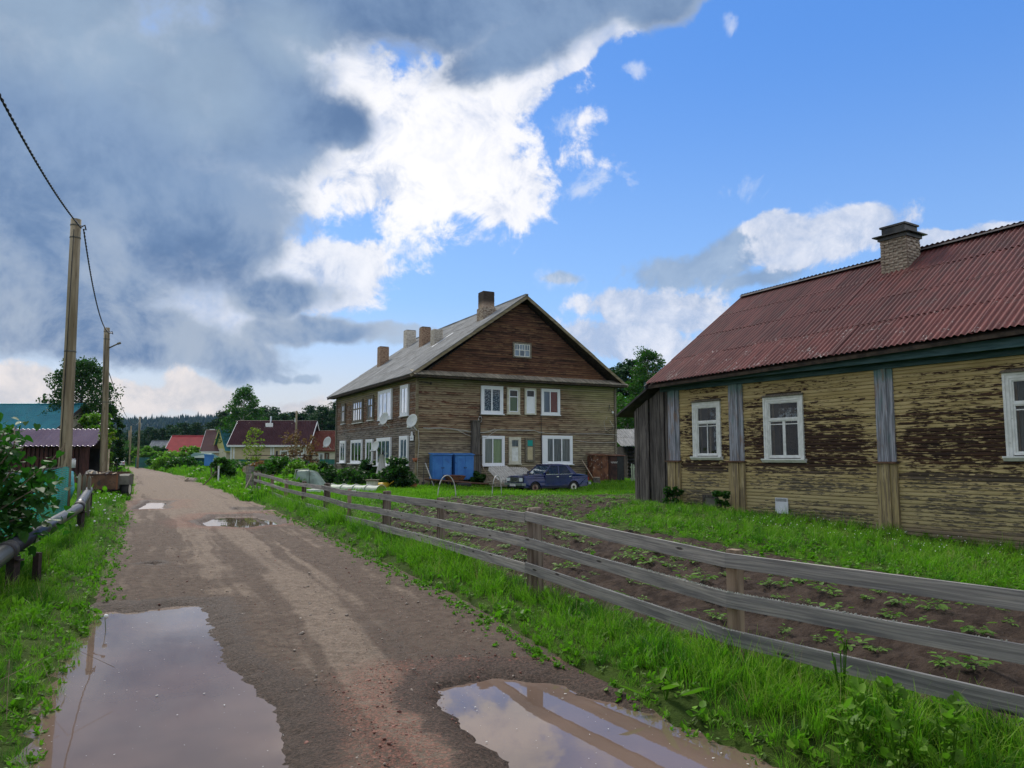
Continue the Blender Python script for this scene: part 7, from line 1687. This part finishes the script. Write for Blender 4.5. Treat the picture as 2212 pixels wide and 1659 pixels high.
# the lilac in the near left corner: heart-shaped leaves, each with a fold
LI = thing('lilac_bush', 'dark lilac bush with heart-shaped leaves overhanging the black pipe', 'bush', (-7.05, 9.3, 0))
g_ = np.random.default_rng(55); q = MB(); r_ = random.Random(55); tips = []
for i in range(44):
    a = r_.uniform(0, 6.28); u = r_.random() ** .6; zt_ = r_.uniform(.5, 2.15); env = 1.30 * math.sqrt(max(.05, 1 - ((zt_ - 1.15) / 1.25) ** 2)); e = Vector((math.cos(a) * u * env, math.sin(a) * u * env * .9, zt_))
    m_ = e * .55 + Vector((0, 0, .15)); q.tube([(r_.uniform(-.1, .1), r_.uniform(-.1, .1), -.05), tuple(m_), tuple(e)], [.022, .013, .006], 5, cap=False)
    for k in range(5): tips.append(e.lerp(m_, k * .22) + Vector((r_.uniform(-.2, .2), r_.uniform(-.2, .2), r_.uniform(-.15, .15))))
for (x, y, z) in ((1.45, -.35, 1.25), (1.25, .3, 1.42), (1.35, -.15, .95), (1.15, -.7, .75), (1.0, -.3, 1.6), (-.1, -1.0, 1.9), (-.5, -1.0, 2.2), (.35, -.9, 1.75), (1.3, -.5, .6), (.9, -1.0, .5)):
    e = Vector((x, y, z)); q.tube([(0, 0, .3), tuple(e * .6 + Vector((0, 0, .2))), tuple(e)], [.018, .012, .005], 5, cap=False)
    for k in range(5): tips.append(e.lerp(e * .6 + Vector((0, 0, .2)), k * .2) + Vector((r_.uniform(-.08, .08), r_.uniform(-.08, .08), r_.uniform(-.06, .06))))
q.build('branch', 'twig', LI, True)
heart = np.array([(0, 0, 0), (.30, -.10, .06), (.46, .22, .09), (.26, .66, .04), (0, 1.0, -.06), (-.26, .66, .04), (-.46, .22, .09), (-.30, -.10, .06), (0, .35, -.02)])
hf = [(0, 1, 2, 8), (8, 2, 3, 4), (0, 8, 6, 7), (8, 4, 5, 6)]
LV, LF, LSh = [], [], []; n = 0
for tp in tips:
    c = r_.random()
    for k in range(11):
        p = np.array(tp) + g_.normal(size=3) * .11; s = r_.uniform(.080, .130)
        M_ = Matrix.Rotation(r_.uniform(0, 6.28), 3, 'Z') @ Matrix.Rotation(R(r_.uniform(-75, 10)), 3, 'X') @ Matrix.Rotation(R(r_.uniform(-35, 35)), 3, 'Y')
        LV.append((heart * s) @ np.array(M_).T + p); LF += [tuple(n + i for i in f) for f in hf]; LSh += [min(1, c * .6 + r_.random() * .5)] * 9; n += 9
link('foliage', npmesh('foliage', np.concatenate(LV), LF, 'leaf_lilac', False, {'shade': LSh, 'tip': np.zeros(len(LSh))}), LI)
q = MB()
for a, b, c in (((-.2, .2, 1.1), (.55, .3, 1.35), (.95, .1, 1.72)), ((.3, .2, 1.3), (1.05, .3, 1.38), (1.42, .2, 1.78)), ((.8, .1, 1.5), (.9, .0, 1.8), (.88, 0, 1.98))): q.tube([a, b, c], [.016, .010, .004], 5)
q.build('dead_twig', 'twig', LI, True)

# ------------------------------------------------------------------ potato plants, each its own
def potato_mesh(seed, nl=9, s=.17):
    r = random.Random(seed); V, F, S = [], [], []; n = 0; leaf = np.array([(0, 0, 0), (.25, .3, .07), (.22, .75, .05), (0, 1.0, -.05), (-.22, .75, .05), (-.25, .3, .07), (0, .5, -.02)]); lf = [(0, 1, 6), (1, 2, 6), (2, 3, 6), (3, 4, 6), (4, 5, 6), (5, 0, 6)]
    for i in range(nl):
        a = 6.28 * i / nl + r.uniform(-.4, .4); el_ = R(r.uniform(12, 62)); L = s * r.uniform(.6, 1.15)
        d = np.array([math.cos(a) * math.cos(el_), math.sin(a) * math.cos(el_), math.sin(el_)])
        for k, (f, sz) in enumerate(((1.0, .48), (.7, .34), (.7, .34), (.42, .26))):
            yaw = a - math.pi / 2 + (0, .9, -.9, .7)[k]; M_ = Matrix.Rotation(yaw, 3, 'Z') @ Matrix.Rotation(R(r.uniform(-25, 15)), 3, 'X') @ Matrix.Rotation(R(r.uniform(-20, 20)), 3, 'Y')
            V.append((leaf * L * sz * 1.7) @ np.array(M_).T + d * L * f); F += [tuple(n + j for j in t_) for t_ in lf]; S += [r.random()] * 7; n += 7
    return npmesh('potato_plant', np.concatenate(V), F, 'leaf_potato', False, {'shade': S, 'tip': np.zeros(len(S))})
pots = [potato_mesh(s, 7 + s % 4) for s in range(8)]
cand = []
c_, s_ = math.cos(R(-35)), math.sin(R(-35)); u1 = (c_, -s_); 
# row crests are where furrow() is high: a*2pi/.72 = pi/2 + 2 pi k ; a = x c - y s
for kr in range(-60, 60):
    a0 = (math.pi / 2 + 2 * math.pi * kr) * .72 / (2 * math.pi)
    for m_ in np.arange(-12, 42, .34):
        # direction along the row is (s, c)
        a_ = a0 - 1.5 * .72 / (2 * math.pi) * float(fbm(a0 * c_ + m_ * s_, -a0 * s_ + m_ * c_, .3, 2, 50)); b_ = m_ + random.uniform(-.12, .12)
        x = a_ * c_ + b_ * s_; y = -a_ * s_ + b_ * c_
        if y < 2.0 or y > 32: continue
        cand.append((x, y))
C = np.array(cand); sd = poly_sd(C[:, 0], C[:, 1], SOIL); ok = (sd > .22) & (np.abs(C[:, 0] / C[:, 1]) < .74)
C = C[ok]; C = C[np.argsort(np.hypot(C[:, 0], C[:, 1]))]
keepp = rng.random(len(C)) < np.where(C[:, 1] < 12, .8, .85); C = C[keepp]
npl = 0; rest = []
for (x, y) in C:
    z = float(soil_h(x, y)) - .01; sc = random.uniform(.30, .85) * (.9 if y < 10 else 1.0)
    if npl < 290 and y < 24:
        o = link('potato_plant', pots[npl % 8], None, loc=(x, y, z), rot=(0, 0, random.uniform(0, 6.28)), scale=(sc, sc, sc), label='young potato plant growing in a row of the dark garden soil', category='plant', group='young potato plants in the garden rows'); npl += 1
    else: rest.append((x, y, z, sc))

# ------------------------------------------------------------------ scattered ground cover (instances)
proto_col = bpy.data.collections.new('ground_cover_sources')
def scatter(name, P, S, rots, idx, protos, label, cat='grass', tilt=.12):
    n = len(P)
    if n == 0: return
    sub = bpy.data.collections.new(name + '_sources')
    for i, me in enumerate(protos):
        o = bpy.data.objects.new('%s_%02d' % (name + '_source', i), me); sub.objects.link(o)
    me = bpy.data.meshes.new(name); me.vertices.add(n); me.vertices.foreach_set('co', np.asarray(P, np.float32).ravel())
    for nm, typ, arr in (('sc', 'FLOAT', S), ('ix', 'INT', idx)):
        a = me.attributes.new(nm, typ, 'POINT'); a.data.foreach_set('value', np.asarray(arr, np.float32 if typ == 'FLOAT' else np.int32))
    a = me.attributes.new('rt', 'FLOAT_VECTOR', 'POINT'); a.data.foreach_set('vector', np.asarray(rots, np.float32).ravel())
    o = link(name, me, None, kind='stuff', label=label, category=cat)
    ng = bpy.data.node_groups.new(name, 'GeometryNodeTree'); ng.interface.new_socket('Geometry', in_out='INPUT', socket_type='NodeSocketGeometry'); ng.interface.new_socket('Geometry', in_out='OUTPUT', socket_type='NodeSocketGeometry')
    N, L = ng.nodes, ng.links; gi = N.new('NodeGroupInput'); go = N.new('NodeGroupOutput'); ip = N.new('GeometryNodeInstanceOnPoints'); ci = N.new('GeometryNodeCollectionInfo')
    ci.inputs['Collection'].default_value = sub; ci.inputs['Separate Children'].default_value = True; ci.inputs['Reset Children'].default_value = True; ci.transform_space = 'RELATIVE'
    def at(nm, t):
        x = N.new('GeometryNodeInputNamedAttribute'); x.data_type = t; x.inputs['Name'].default_value = nm; return x.outputs['Attribute']
    L.new(gi.outputs[0], ip.inputs['Points']); L.new(ci.outputs[0], ip.inputs['Instance']); ip.inputs['Pick Instance'].default_value = True
    L.new(at('ix', 'INT'), ip.inputs['Instance Index']); L.new(at('sc', 'FLOAT'), ip.inputs['Scale'])
    er = N.new('FunctionNodeEulerToRotation'); L.new(at('rt', 'FLOAT_VECTOR'), er.inputs[0]); L.new(er.outputs[0], ip.inputs['Rotation'])
    L.new(ip.outputs[0], go.inputs[0]); md = o.modifiers.new('scatter', 'NODES'); md.node_group = ng
    return o
def tuft(seed, n=26, h=.30, spread=.09, w=.006, bend=.5, mat='grass_blade', segs=3, hv=.5):
    g_ = np.random.default_rng(seed); V, F, S, T = [], [], [], []; k = 0
    for i in range(n):
        a = g_.uniform(0, 6.28); r0 = spread * math.sqrt(g_.random()); bx, by = r0 * math.cos(a), r0 * math.sin(a); da = a + g_.normal() * .9; hh = h * g_.uniform(1 - hv, 1.1); be = bend * hh * g_.uniform(.2, 1.3); ww = w * g_.uniform(.7, 1.3); pa = da + 1.57 + g_.normal() * .5; sh = g_.random(); idx0 = k
        for s in range(segs + 1):
            f = s / segs; x = bx + math.cos(da) * be * f ** 2; y = by + math.sin(da) * be * f ** 2; z = hh * (f - .18 * f ** 3 * (be / hh) * 2); wd = ww * (1 - f ** 2.2) * .5 + .0004
            V += [(x - math.cos(pa) * wd, y - math.sin(pa) * wd, z), (x + math.cos(pa) * wd, y + math.sin(pa) * wd, z)]; S += [sh] * 2; T += [f] * 2; k += 2
            if s: F.append((k - 4, k - 3, k - 1, k - 2))
    return npmesh('tuft', np.array(V), np.array(F), mat, False, {'shade': S, 'tip': T})
def leafy(seed, n=9, s=.10, mat='weed', up=.3, aspect=.42, stem=.0):
    g_ = np.random.default_rng(seed); V, F, S = [], [], []; k = 0; L0 = np.array([(0, 0, 0), (.5, .28, .06), (.42, .72, .08), (0, 1, 0), (-.42, .72, .08), (-.5, .28, .06), (0, .5, -.02)]) * np.array([aspect, 1, 1]); lf = [(0, 1, 6), (1, 2, 6), (2, 3, 6), (3, 4, 6), (4, 5, 6), (5, 0, 6)]
    for i in range(n):
        M_ = Matrix.Rotation(6.28 * i / n + g_.normal() * .4, 3, 'Z') @ Matrix.Rotation(R(g_.uniform(5, 60) * (1 + up)), 3, 'X') @ Matrix.Rotation(R(g_.uniform(-25, 25)), 3, 'Y'); off = np.array([g_.normal() * s * .3, g_.normal() * s * .3, g_.random() * stem])
        V.append((L0 * s * g_.uniform(.6, 1.25)) @ np.array(M_).T + off); F += [tuple(k + j for j in t_) for t_ in lf]; S += [g_.random()] * 7; k += 7
    return npmesh('weed', np.concatenate(V), F, mat, False, {'shade': S, 'tip': np.zeros(len(S))})
g_long = [tuft(s, 30, .34, .10, .0055, .75, 'grass_blade') for s in range(5)] + [tuft(s + 10, 28, .32, .10, .006, .6, 'grass_dark') for s in range(2)]
g_short = [tuft(s + 20, 30, .13, .10, .005, .6, 'grass_blade', 2) for s in range(4)] + [tuft(s + 26, 26, .12, .10, .005, .6, 'grass_dark', 2) for s in range(1)]
g_far = [tuft(s + 40, 22, .30, .26, .028, .5, 'grass_blade', 2) for s in range(4)] + [tuft(45, 22, .28, .26, .028, .5, 'grass_dark', 2)]
g_farshort = [tuft(s + 50, 26, .13, .26, .022, .5, 'grass_blade', 2) for s in range(3)]
g_dry = [tuft(s + 60, 7, .42, .05, .0035, .45, 'grass_dry', 3) for s in range(2)]
w_mix = [leafy(s + 70, 9, .085, 'weed', .2, stem=.10) for s in range(4)] + [leafy(s + 76, 8, .07, 'weed_pale', .0, .35, stem=.03) for s in range(2)]
w_low = [leafy(s + 80, 11, .045, 'weed', .1, .8, stem=.07) for s in range(3)]
w_far = [leafy(s + 90, 12, .16, 'weed', .2, .6, stem=.22) for s in range(3)]
def inside_any_building(x, y):
    c, s = math.cos(TH1), math.sin(TH1); u = (x - A1[0]) * c + (y - A1[1]) * s; v = -(x - A1[0]) * s + (y - A1[1]) * c; m1 = (u > -.05) & (u < 13.4) & (v > -.05) & (v < 17.6)
    c, s = math.cos(TH2), math.sin(TH2); u = (x - A2[0]) * c + (y - A2[1]) * s; v = -(x - A2[0]) * s + (y - A2[1]) * c; m2 = (u > -1.75) & (u < 13) & (v > -.02) & (v < 8)
    return m1 | m2 | ((x > -23.5) & (x < -18.8) & (y > 34.2) & (y < 36))
def region(y0, y1, dens, margin=0.0, wmax=.74):
    area_w = lambda y: wmax * y * 2 + 2
    n = int((y1 - y0) * (area_w(y0) + area_w(y1)) / 2 * dens); y = rng.uniform(y0, y1, n); x = rng.uniform(-1, 1, n) * (wmax * y + 1)
    d = np.minimum(x - XL(y), XR(y) - x); so = poly_sd(x, y, SOIL)
    edge = .05 * fbm(x, y, 4, 2, 90)
    ok = (d < margin + edge) & (so < .02 + edge) & ~inside_any_building(x, y)
    return x[ok], y[ok], -d[ok], -so[ok]
acc = {k: [] for k in ('long', 'short', 'far', 'farshort', 'dry', 'weed', 'low', 'wfar')}
def lawn(x, y):
    "1 where the grass is kept short: yard in front of the wooden house"
    return ((x > XF(y) + .6) & (y > 26.5) & (y < 60)) | ((y > 60) & (x > -30))
def put(key, x, y, sc, z=None):
    zz = ground_z(x, y) if z is None else z
    acc[key].append(np.stack([x, y, zz - .012, sc], 1))
for (y0, y1, dens) in ((1.2, 3, 150), (3, 5, 150), (5, 8, 115), (8, 12, 75), (12, 18, 44), (18, 27, 22)):
    x, y, dr, ds = region(y0, y1, dens)
    patch = fbm(x, y, .9, 3, 95); fy = XF(y); right = (x > XR(y) - .3)
    hgt = np.where(right, (.42 + .58 * sstep(dr, .05, .9)) * (.72 + .28 * sstep(y, 6, 11)), .34 + .42 * sstep(dr, .1, 1.6)) * (1 + 1.4 * patch) * rng.uniform(.75, 1.15, len(x))
    hs = right & (x > fy + .15); hgt = np.where(hs & (ds < .7), hgt * .65, hgt); hgt = np.where(hs, hgt * .62 * (1 + .8 * fbm(x, y, 2.2, 3, 97)), hgt)
    u = rng.random(len(x)); wd = .24 + .8 * (np.clip(.5 - dr, 0, .5)) + .5 * np.clip(patch, 0, .3) + .10 * (~right)
    hgt = np.where((np.abs(x + 15.9) < 1.5) & (y > 28.3) & (y < 31.6), hgt * .4, hgt)
    isw = u < wd; lowm = (u > .93) | (hs & (u > .62))
    m = ~isw & ~lowm; put('long', x[m], y[m], hgt[m] * (1 + .02 * y[m]))
    put('weed', x[isw], y[isw], np.clip(hgt[isw] * 1.3, .5, 1.5)); put('low', x[lowm], y[lowm], rng.uniform(.7, 1.5, lowm.sum()))
    dm = m & (rng.random(len(x)) < .05); put('dry', x[dm], y[dm], hgt[dm] * 1.15)
for (y0, y1, dens) in ((27, 40, 14), (40, 60, 6), (60, 90, 2.4), (90, 130, .8), (130, 200, .25)):
    x, y, dr, ds = region(y0, y1, dens)
    lw = lawn(x, y); patch = fbm(x, y, .3, 3, 96); sc = (1 + 1.1 * patch) * rng.uniform(.8, 1.2, len(x)) * (1 + y / 160)
    sc = np.where(~lw, sc * (.7 + .5 * sstep(dr, .2, 2.0)), sc); sc = np.where((np.abs(x + 15.9) < 1.6) & (y > 28) & (y < 31.6), sc * .45, sc)
    put('farshort', x[lw], y[lw], sc[lw]); m = ~lw; w = m & (rng.random(len(x)) < .25); put('far', x[m & ~w], y[m & ~w], sc[m & ~w] * 1.25); put('wfar', x[w], y[w], sc[w] * (1 + .3))
    if y0 < 60: put('farshort', x[m & (rng.random(len(x)) < .3)], y[m & (rng.random(len(x)) < .3)] if False else y[m & False] if False else y[:0], sc[:0]) if False else None
# sprigs strewn at the road edge and in the soil
n = 1500; yy = rng.uniform(2.5, 22, n); side_ = rng.random(n) < .6; xx = np.where(side_, XR(yy) - rng.exponential(.07, n), XL(yy) + rng.exponential(.05, n)); m = (poly_sd(xx, yy, P_BIG) < -.05) & (poly_sd(xx, yy, P_NEAR) < -.02); put('low', xx[m], yy[m], rng.uniform(.3, .75, m.sum()), np.full(m.sum(), .012))
n = 330; yy = rng.uniform(10, 32, n); xx = rng.uniform(-3.5, 9, n); sdd = poly_sd(xx, yy, SOIL); m = (sdd > .1) & (rng.random(n) < np.clip((yy - 8) / 16, 0, 1)); put('low', xx[m], yy[m], rng.uniform(.6, 1.6, m.sum()), soil_h(xx[m], yy[m]))
if rest:
    Rr = np.array(rest)
def emit(key, name, protos, label, tilt=.15, cat='grass'):
    if not acc[key]: return
    A = np.concatenate(acc[key]); n = len(A); rots = np.stack([rng.normal(0, tilt, n), rng.normal(0, tilt, n), rng.uniform(0, 6.28, n)], 1)
    scatter(name, A[:, :3], A[:, 3], rots, rng.integers(0, len(protos), n), protos, label, cat); print(name, n)
emit('long', 'verge_grass', g_long, 'long green grass growing on the verges beside the road and along the rail fence')
emit('far', 'rough_grass', g_far, 'rough grass of the distant verges beyond the rail fence'); emit('farshort', 'lawn_grass', g_farshort, 'short lawn grass in front of the wooden house')
emit('dry', 'dry_grass', g_dry, 'dry straw-coloured stalks standing among the verge grass'); emit('weed', 'leafy_weeds', w_mix, 'broad leafy weeds mixed into the verge grass', cat='weeds')
emit('low', 'clover', w_low, 'low small-leaved clover and sprigs at the road edge and by the ochre house', cat='weeds'); emit('wfar', 'distant_weeds', w_far, 'leafy weeds of the distant verges', cat='weeds')
if rest:
    n = len(Rr); scatter('far_potato_plants', Rr[:, :3], Rr[:, 3], np.stack([np.zeros(n), np.zeros(n), rng.uniform(0, 6.28, n)], 1), rng.integers(0, 8, n), pots, 'small far potato plants filling the rows towards the blue car', 'plants'); print('potato far', n)
print('potatoes', npl)
# near feature weeds
def weedplant(name, label, x, y, n, s, mat, stem, seed, up=.1, aspect=.5, z=None, cat='weed'):
    t = thing(name, label, cat, (x, y, float(ground_z(np.array([x]), np.array([y]))[0]) if z is None else z)); link('leaves', leafy(seed, n, s, mat, up, aspect, stem), t); q = MB()
    for k in range(5): q.tube([(0, 0, -.02), (random.uniform(-.05, .05), random.uniform(-.05, .05), stem * random.uniform(.6, 1))], .004, 4, cap=False)
    q.build('stem', 'weed', t); return t
weedplant('dock_plant', 'big upright pale green dock leaf standing in the grass left of the bright post', 1.02, 5.15, 4, .27, 'leaf_bright', .10, 501, -.6, .22)
for i, (x, y) in enumerate(((1.75, 4.05), (1.95, 3.95), (2.15, 3.85), (1.9, 4.25), (2.3, 4.05), (2.1, 4.3))):
    weedplant('ground_elder', 'bright green broad-leaved ground elder in the clump below the lowest rail', x, y, 44, .072, 'leaf_bright', .30, 510 + i, .05, .6)['group'] = 'ground elder clump below the lowest rail'
weedplant('nettle', 'leafy weed reaching up over the lowest rail at the right', 2.02, 4.75, 22, .06, 'leaf_bright', .46, 520)
for i, (x, y, l) in enumerate(((1.42, 3.62, 'pale dandelion rosette at the edge of the right puddle'), (1.62, 3.35, 'large pale rosette at the bottom of the grass bank'), (1.05, 4.35, 'small pale rosette where the bank meets the right puddle'), (.62, 5.05, 'pale rosette at the top of the right puddle'))):
    weedplant('rosette_weed', l, x, y, 11, .16, 'weed_pale', .03, 530 + i, -.3, .33)
# dandelion clocks
r_ = random.Random(91); spots = [(-3.88, 7.35)] + [(-8.9 + r_.uniform(-1.6, 1.9), r_.uniform(13, 27)) for _ in range(46)]
q = MB(); q.tube([(0, 0, 0), (.01, 0, .16), (0, .01, .30)], .0035, 5); dst = q.mesh('stalk', 'grass_pale', True)
V, F = [], []
for i in range(9):
    for j in range(12): a, b = math.pi * i / 8, 2 * math.pi * j / 12; V.append((.024 * math.sin(a) * math.cos(b), .024 * math.sin(a) * math.sin(b), .315 + .022 * math.cos(a)))
for i in range(8):
    for j in range(12): F.append((i * 12 + j, i * 12 + (j + 1) % 12, (i + 1) * 12 + (j + 1) % 12, (i + 1) * 12 + j))
q = MB(); q.add(V, F); dh = q.mesh('seed_head', 'fluff', True)
for i, (x, y) in enumerate(spots):
    if i and x > float(XL(np.array([y]))[0]) - .2: x = float(XL(np.array([y]))[0]) - .2 - abs(r_.gauss(0, .8))
    t = thing('dandelion', 'single large dandelion clock at the edge of the big left puddle' if i == 0 else 'dandelion clock in the grass between the black pipe and the road', 'flower', (x, y, float(ground_z(np.array([x]), np.array([y]))[0])), r_.uniform(0, 6), None if i == 0 else 'dandelion clocks on the left verge'); t.scale = (.95,) * 3 if i == 0 else (r_.uniform(.6, .95),) * 3
    link('stalk', dst, t); link('seed_head', dh, t)
# clover heads by the ochre house, pebbles, floating bits
def blob_mesh(name, mat, seed, s=(1, 1, .6), n=7):
    r = random.Random(seed); q = MB(); rings = [(0, -.5, .35), (0, -.1, .52), (0, .3, .36)]; vs = []
    for (_, z, rr) in rings:
        for j in range(n): a = 6.28 * j / n + r.uniform(-.2, .2); k = rr * r.uniform(.75, 1.2); vs.append((k * math.cos(a) * s[0], k * math.sin(a) * s[1], z * s[2]))
    q.add(vs, [tuple(range(n - 1, -1, -1)), tuple(range(2 * n, 3 * n))] + [(k * n + j, k * n + (j + 1) % n, (k + 1) * n + (j + 1) % n, (k + 1) * n + j) for k in range(2) for j in range(n)]); return q.mesh(name, mat, True)
pr = [blob_mesh('pebble', 'pebble_red', s, (1, r_.uniform(.6, 1), .5)) for s in range(4)] + [blob_mesh('pebble', 'pebble_grey', 10 + s, (1, r_.uniform(.6, 1), .5)) for s in range(3)]
def road_height(x, y):
    near = np.full(x.shape, -9.0); z = .012 + .030 * fbm(x, y, 1.1, 4, 21) + .022 * fbm(x, y, 6, 4, 22) + tz(x, y) * .3
    for P in PUDDLES:
        sd = poly_sd(x, y, P) + .16 * fbm(x, y, 2.4, 4, 31) + .05 * fbm(x, y, 9, 3, 32); z = z * (1 - .55 * sstep(sd, -.5, 0)) - .085 * sstep(sd, -.05, .35) - .012 * sstep(sd, -.25, 0); near = np.maximum(near, sd)
    return z, near
n = 16000; y = 2.4 + rng.random(n) ** 1.5 * 15; x = XL(y) + rng.random(n) * (XR(y) - XL(y)); z, near = road_height(x, y); wgt = .25 + .9 * np.exp(-((poly_sd(x, y, P_NEAR) + .25) / .3) ** 2) * (y < 6.5) + .5 * np.exp(-((poly_sd(x, y, P_BIG) + .1) / .2) ** 2); k = (near < .10) & (rng.random(n) < wgt)
x, y, z = x[k], y[k], z[k]; n = len(x); redp = rng.random(n) < np.clip(.25 + .6 * np.exp(-((poly_sd(x, y, P_NEAR) + .25) / .4) ** 2), 0, 1)
scatter('gravel', np.stack([x, y, z], 1), rng.exponential(.0055, n) + .006, np.stack([rng.normal(0, .3, n), rng.normal(0, .3, n), rng.uniform(0, 6, n)], 1), np.where(redp, rng.integers(0, 4, n), rng.integers(4, 7, n)), pr, 'reddish and grey gravel strewn over the dirt road', 'gravel')
n = 420; x = rng.uniform(-4.3, -1.2, n); y = rng.uniform(3.2, 8.6, n); k = poly_sd(x, y, P_BIG) > .1; x, y = x[k], y[k]; m2 = 260; x2 = rng.uniform(-.4, 2.2, m2); y2 = rng.uniform(2.6, 5.6, m2); k = poly_sd(x2, y2, P_NEAR) > .05; x = np.concatenate([x, x2[k]]); y = np.concatenate([y, y2[k]]); n = len(x)
fl = [blob_mesh('bit', 'floating_bit', 30 + s, (1, r_.uniform(.35, .8), .06)) for s in range(4)]
scatter('floating_specks', np.stack([x, y, np.full(n, -.0435)], 1), rng.exponential(.005, n) + .0035, np.stack([np.zeros(n), np.zeros(n), rng.uniform(0, 6, n)], 1), rng.integers(0, 4, n), fl, 'pale petals and foam specks floating on the puddles', 'floating debris')
n = 120; u = rng.uniform(4.5, 11.8, n) ** 1.0; v = -rng.uniform(.4, 3.2, n); c, s = math.cos(TH2), math.sin(TH2); x = A2[0] + u * c - v * s; y = A2[1] + u * s + v * c; k = poly_sd(x, y, SOIL) < -.1; x, y = x[k], y[k]; n = len(x)
scatter('clover_flowers', np.stack([x, y, ground_z(x, y) + .17], 1), rng.uniform(.012, .024, n), np.zeros((n, 3)), np.zeros(n, int), [blob_mesh('bloom', 'fluff', 44, (1, 1, .8))], 'small white clover flowers in the grass below the ochre wall', 'flowers')
# dry bent stalks at the edge of the left puddle
t = thing('dead_stalks', 'dead bent grass stalks lying out over the left puddle', 'stalks', (-3.35, 5.2, 0)); q = MB()
for (a, b, c) in (((0, 0, .05), (.18, .02, .22), (.34, -.05, .0)), ((0, -.1, .05), (.1, -.2, .3), (.3, -.5, .02)), ((.1, .2, .02), (.22, .3, .25), (.5, .35, .1)), ((.1, -.6, 0), (.12, -.3, .2), (.16, .3, .25)), ((0, -.5, 0), (.2, -.55, .18), (.42, -.45, -.02))): q.tube([a, b, c], .0018, 4, cap=False)
q.build('stalk', 'twig', t)

# ------------------------------------------------------------------ air: pale haze that blues the far hill
m = bpy.data.materials.new('air'); m.use_nodes = True; m.node_tree.nodes.clear(); g = NT(m.node_tree); MATS['air'] = m
pv = g.n('ShaderNodeVolumePrincipled'); pv.inputs['Color'].default_value = (.30, .58, 1.0, 1); pv.inputs['Density'].default_value = .00006; pv.inputs['Anisotropy'].default_value = .2
mo = g.n('ShaderNodeOutputMaterial'); g.L.new(pv.outputs[0], mo.inputs['Volume'])
q = MB(); q.box(-2700, -60, -3.0, 2700, 3300, 130); o = q.build('haze', 'air', None, kind='stuff', label='thin bluish haze in the air towards the far hill');
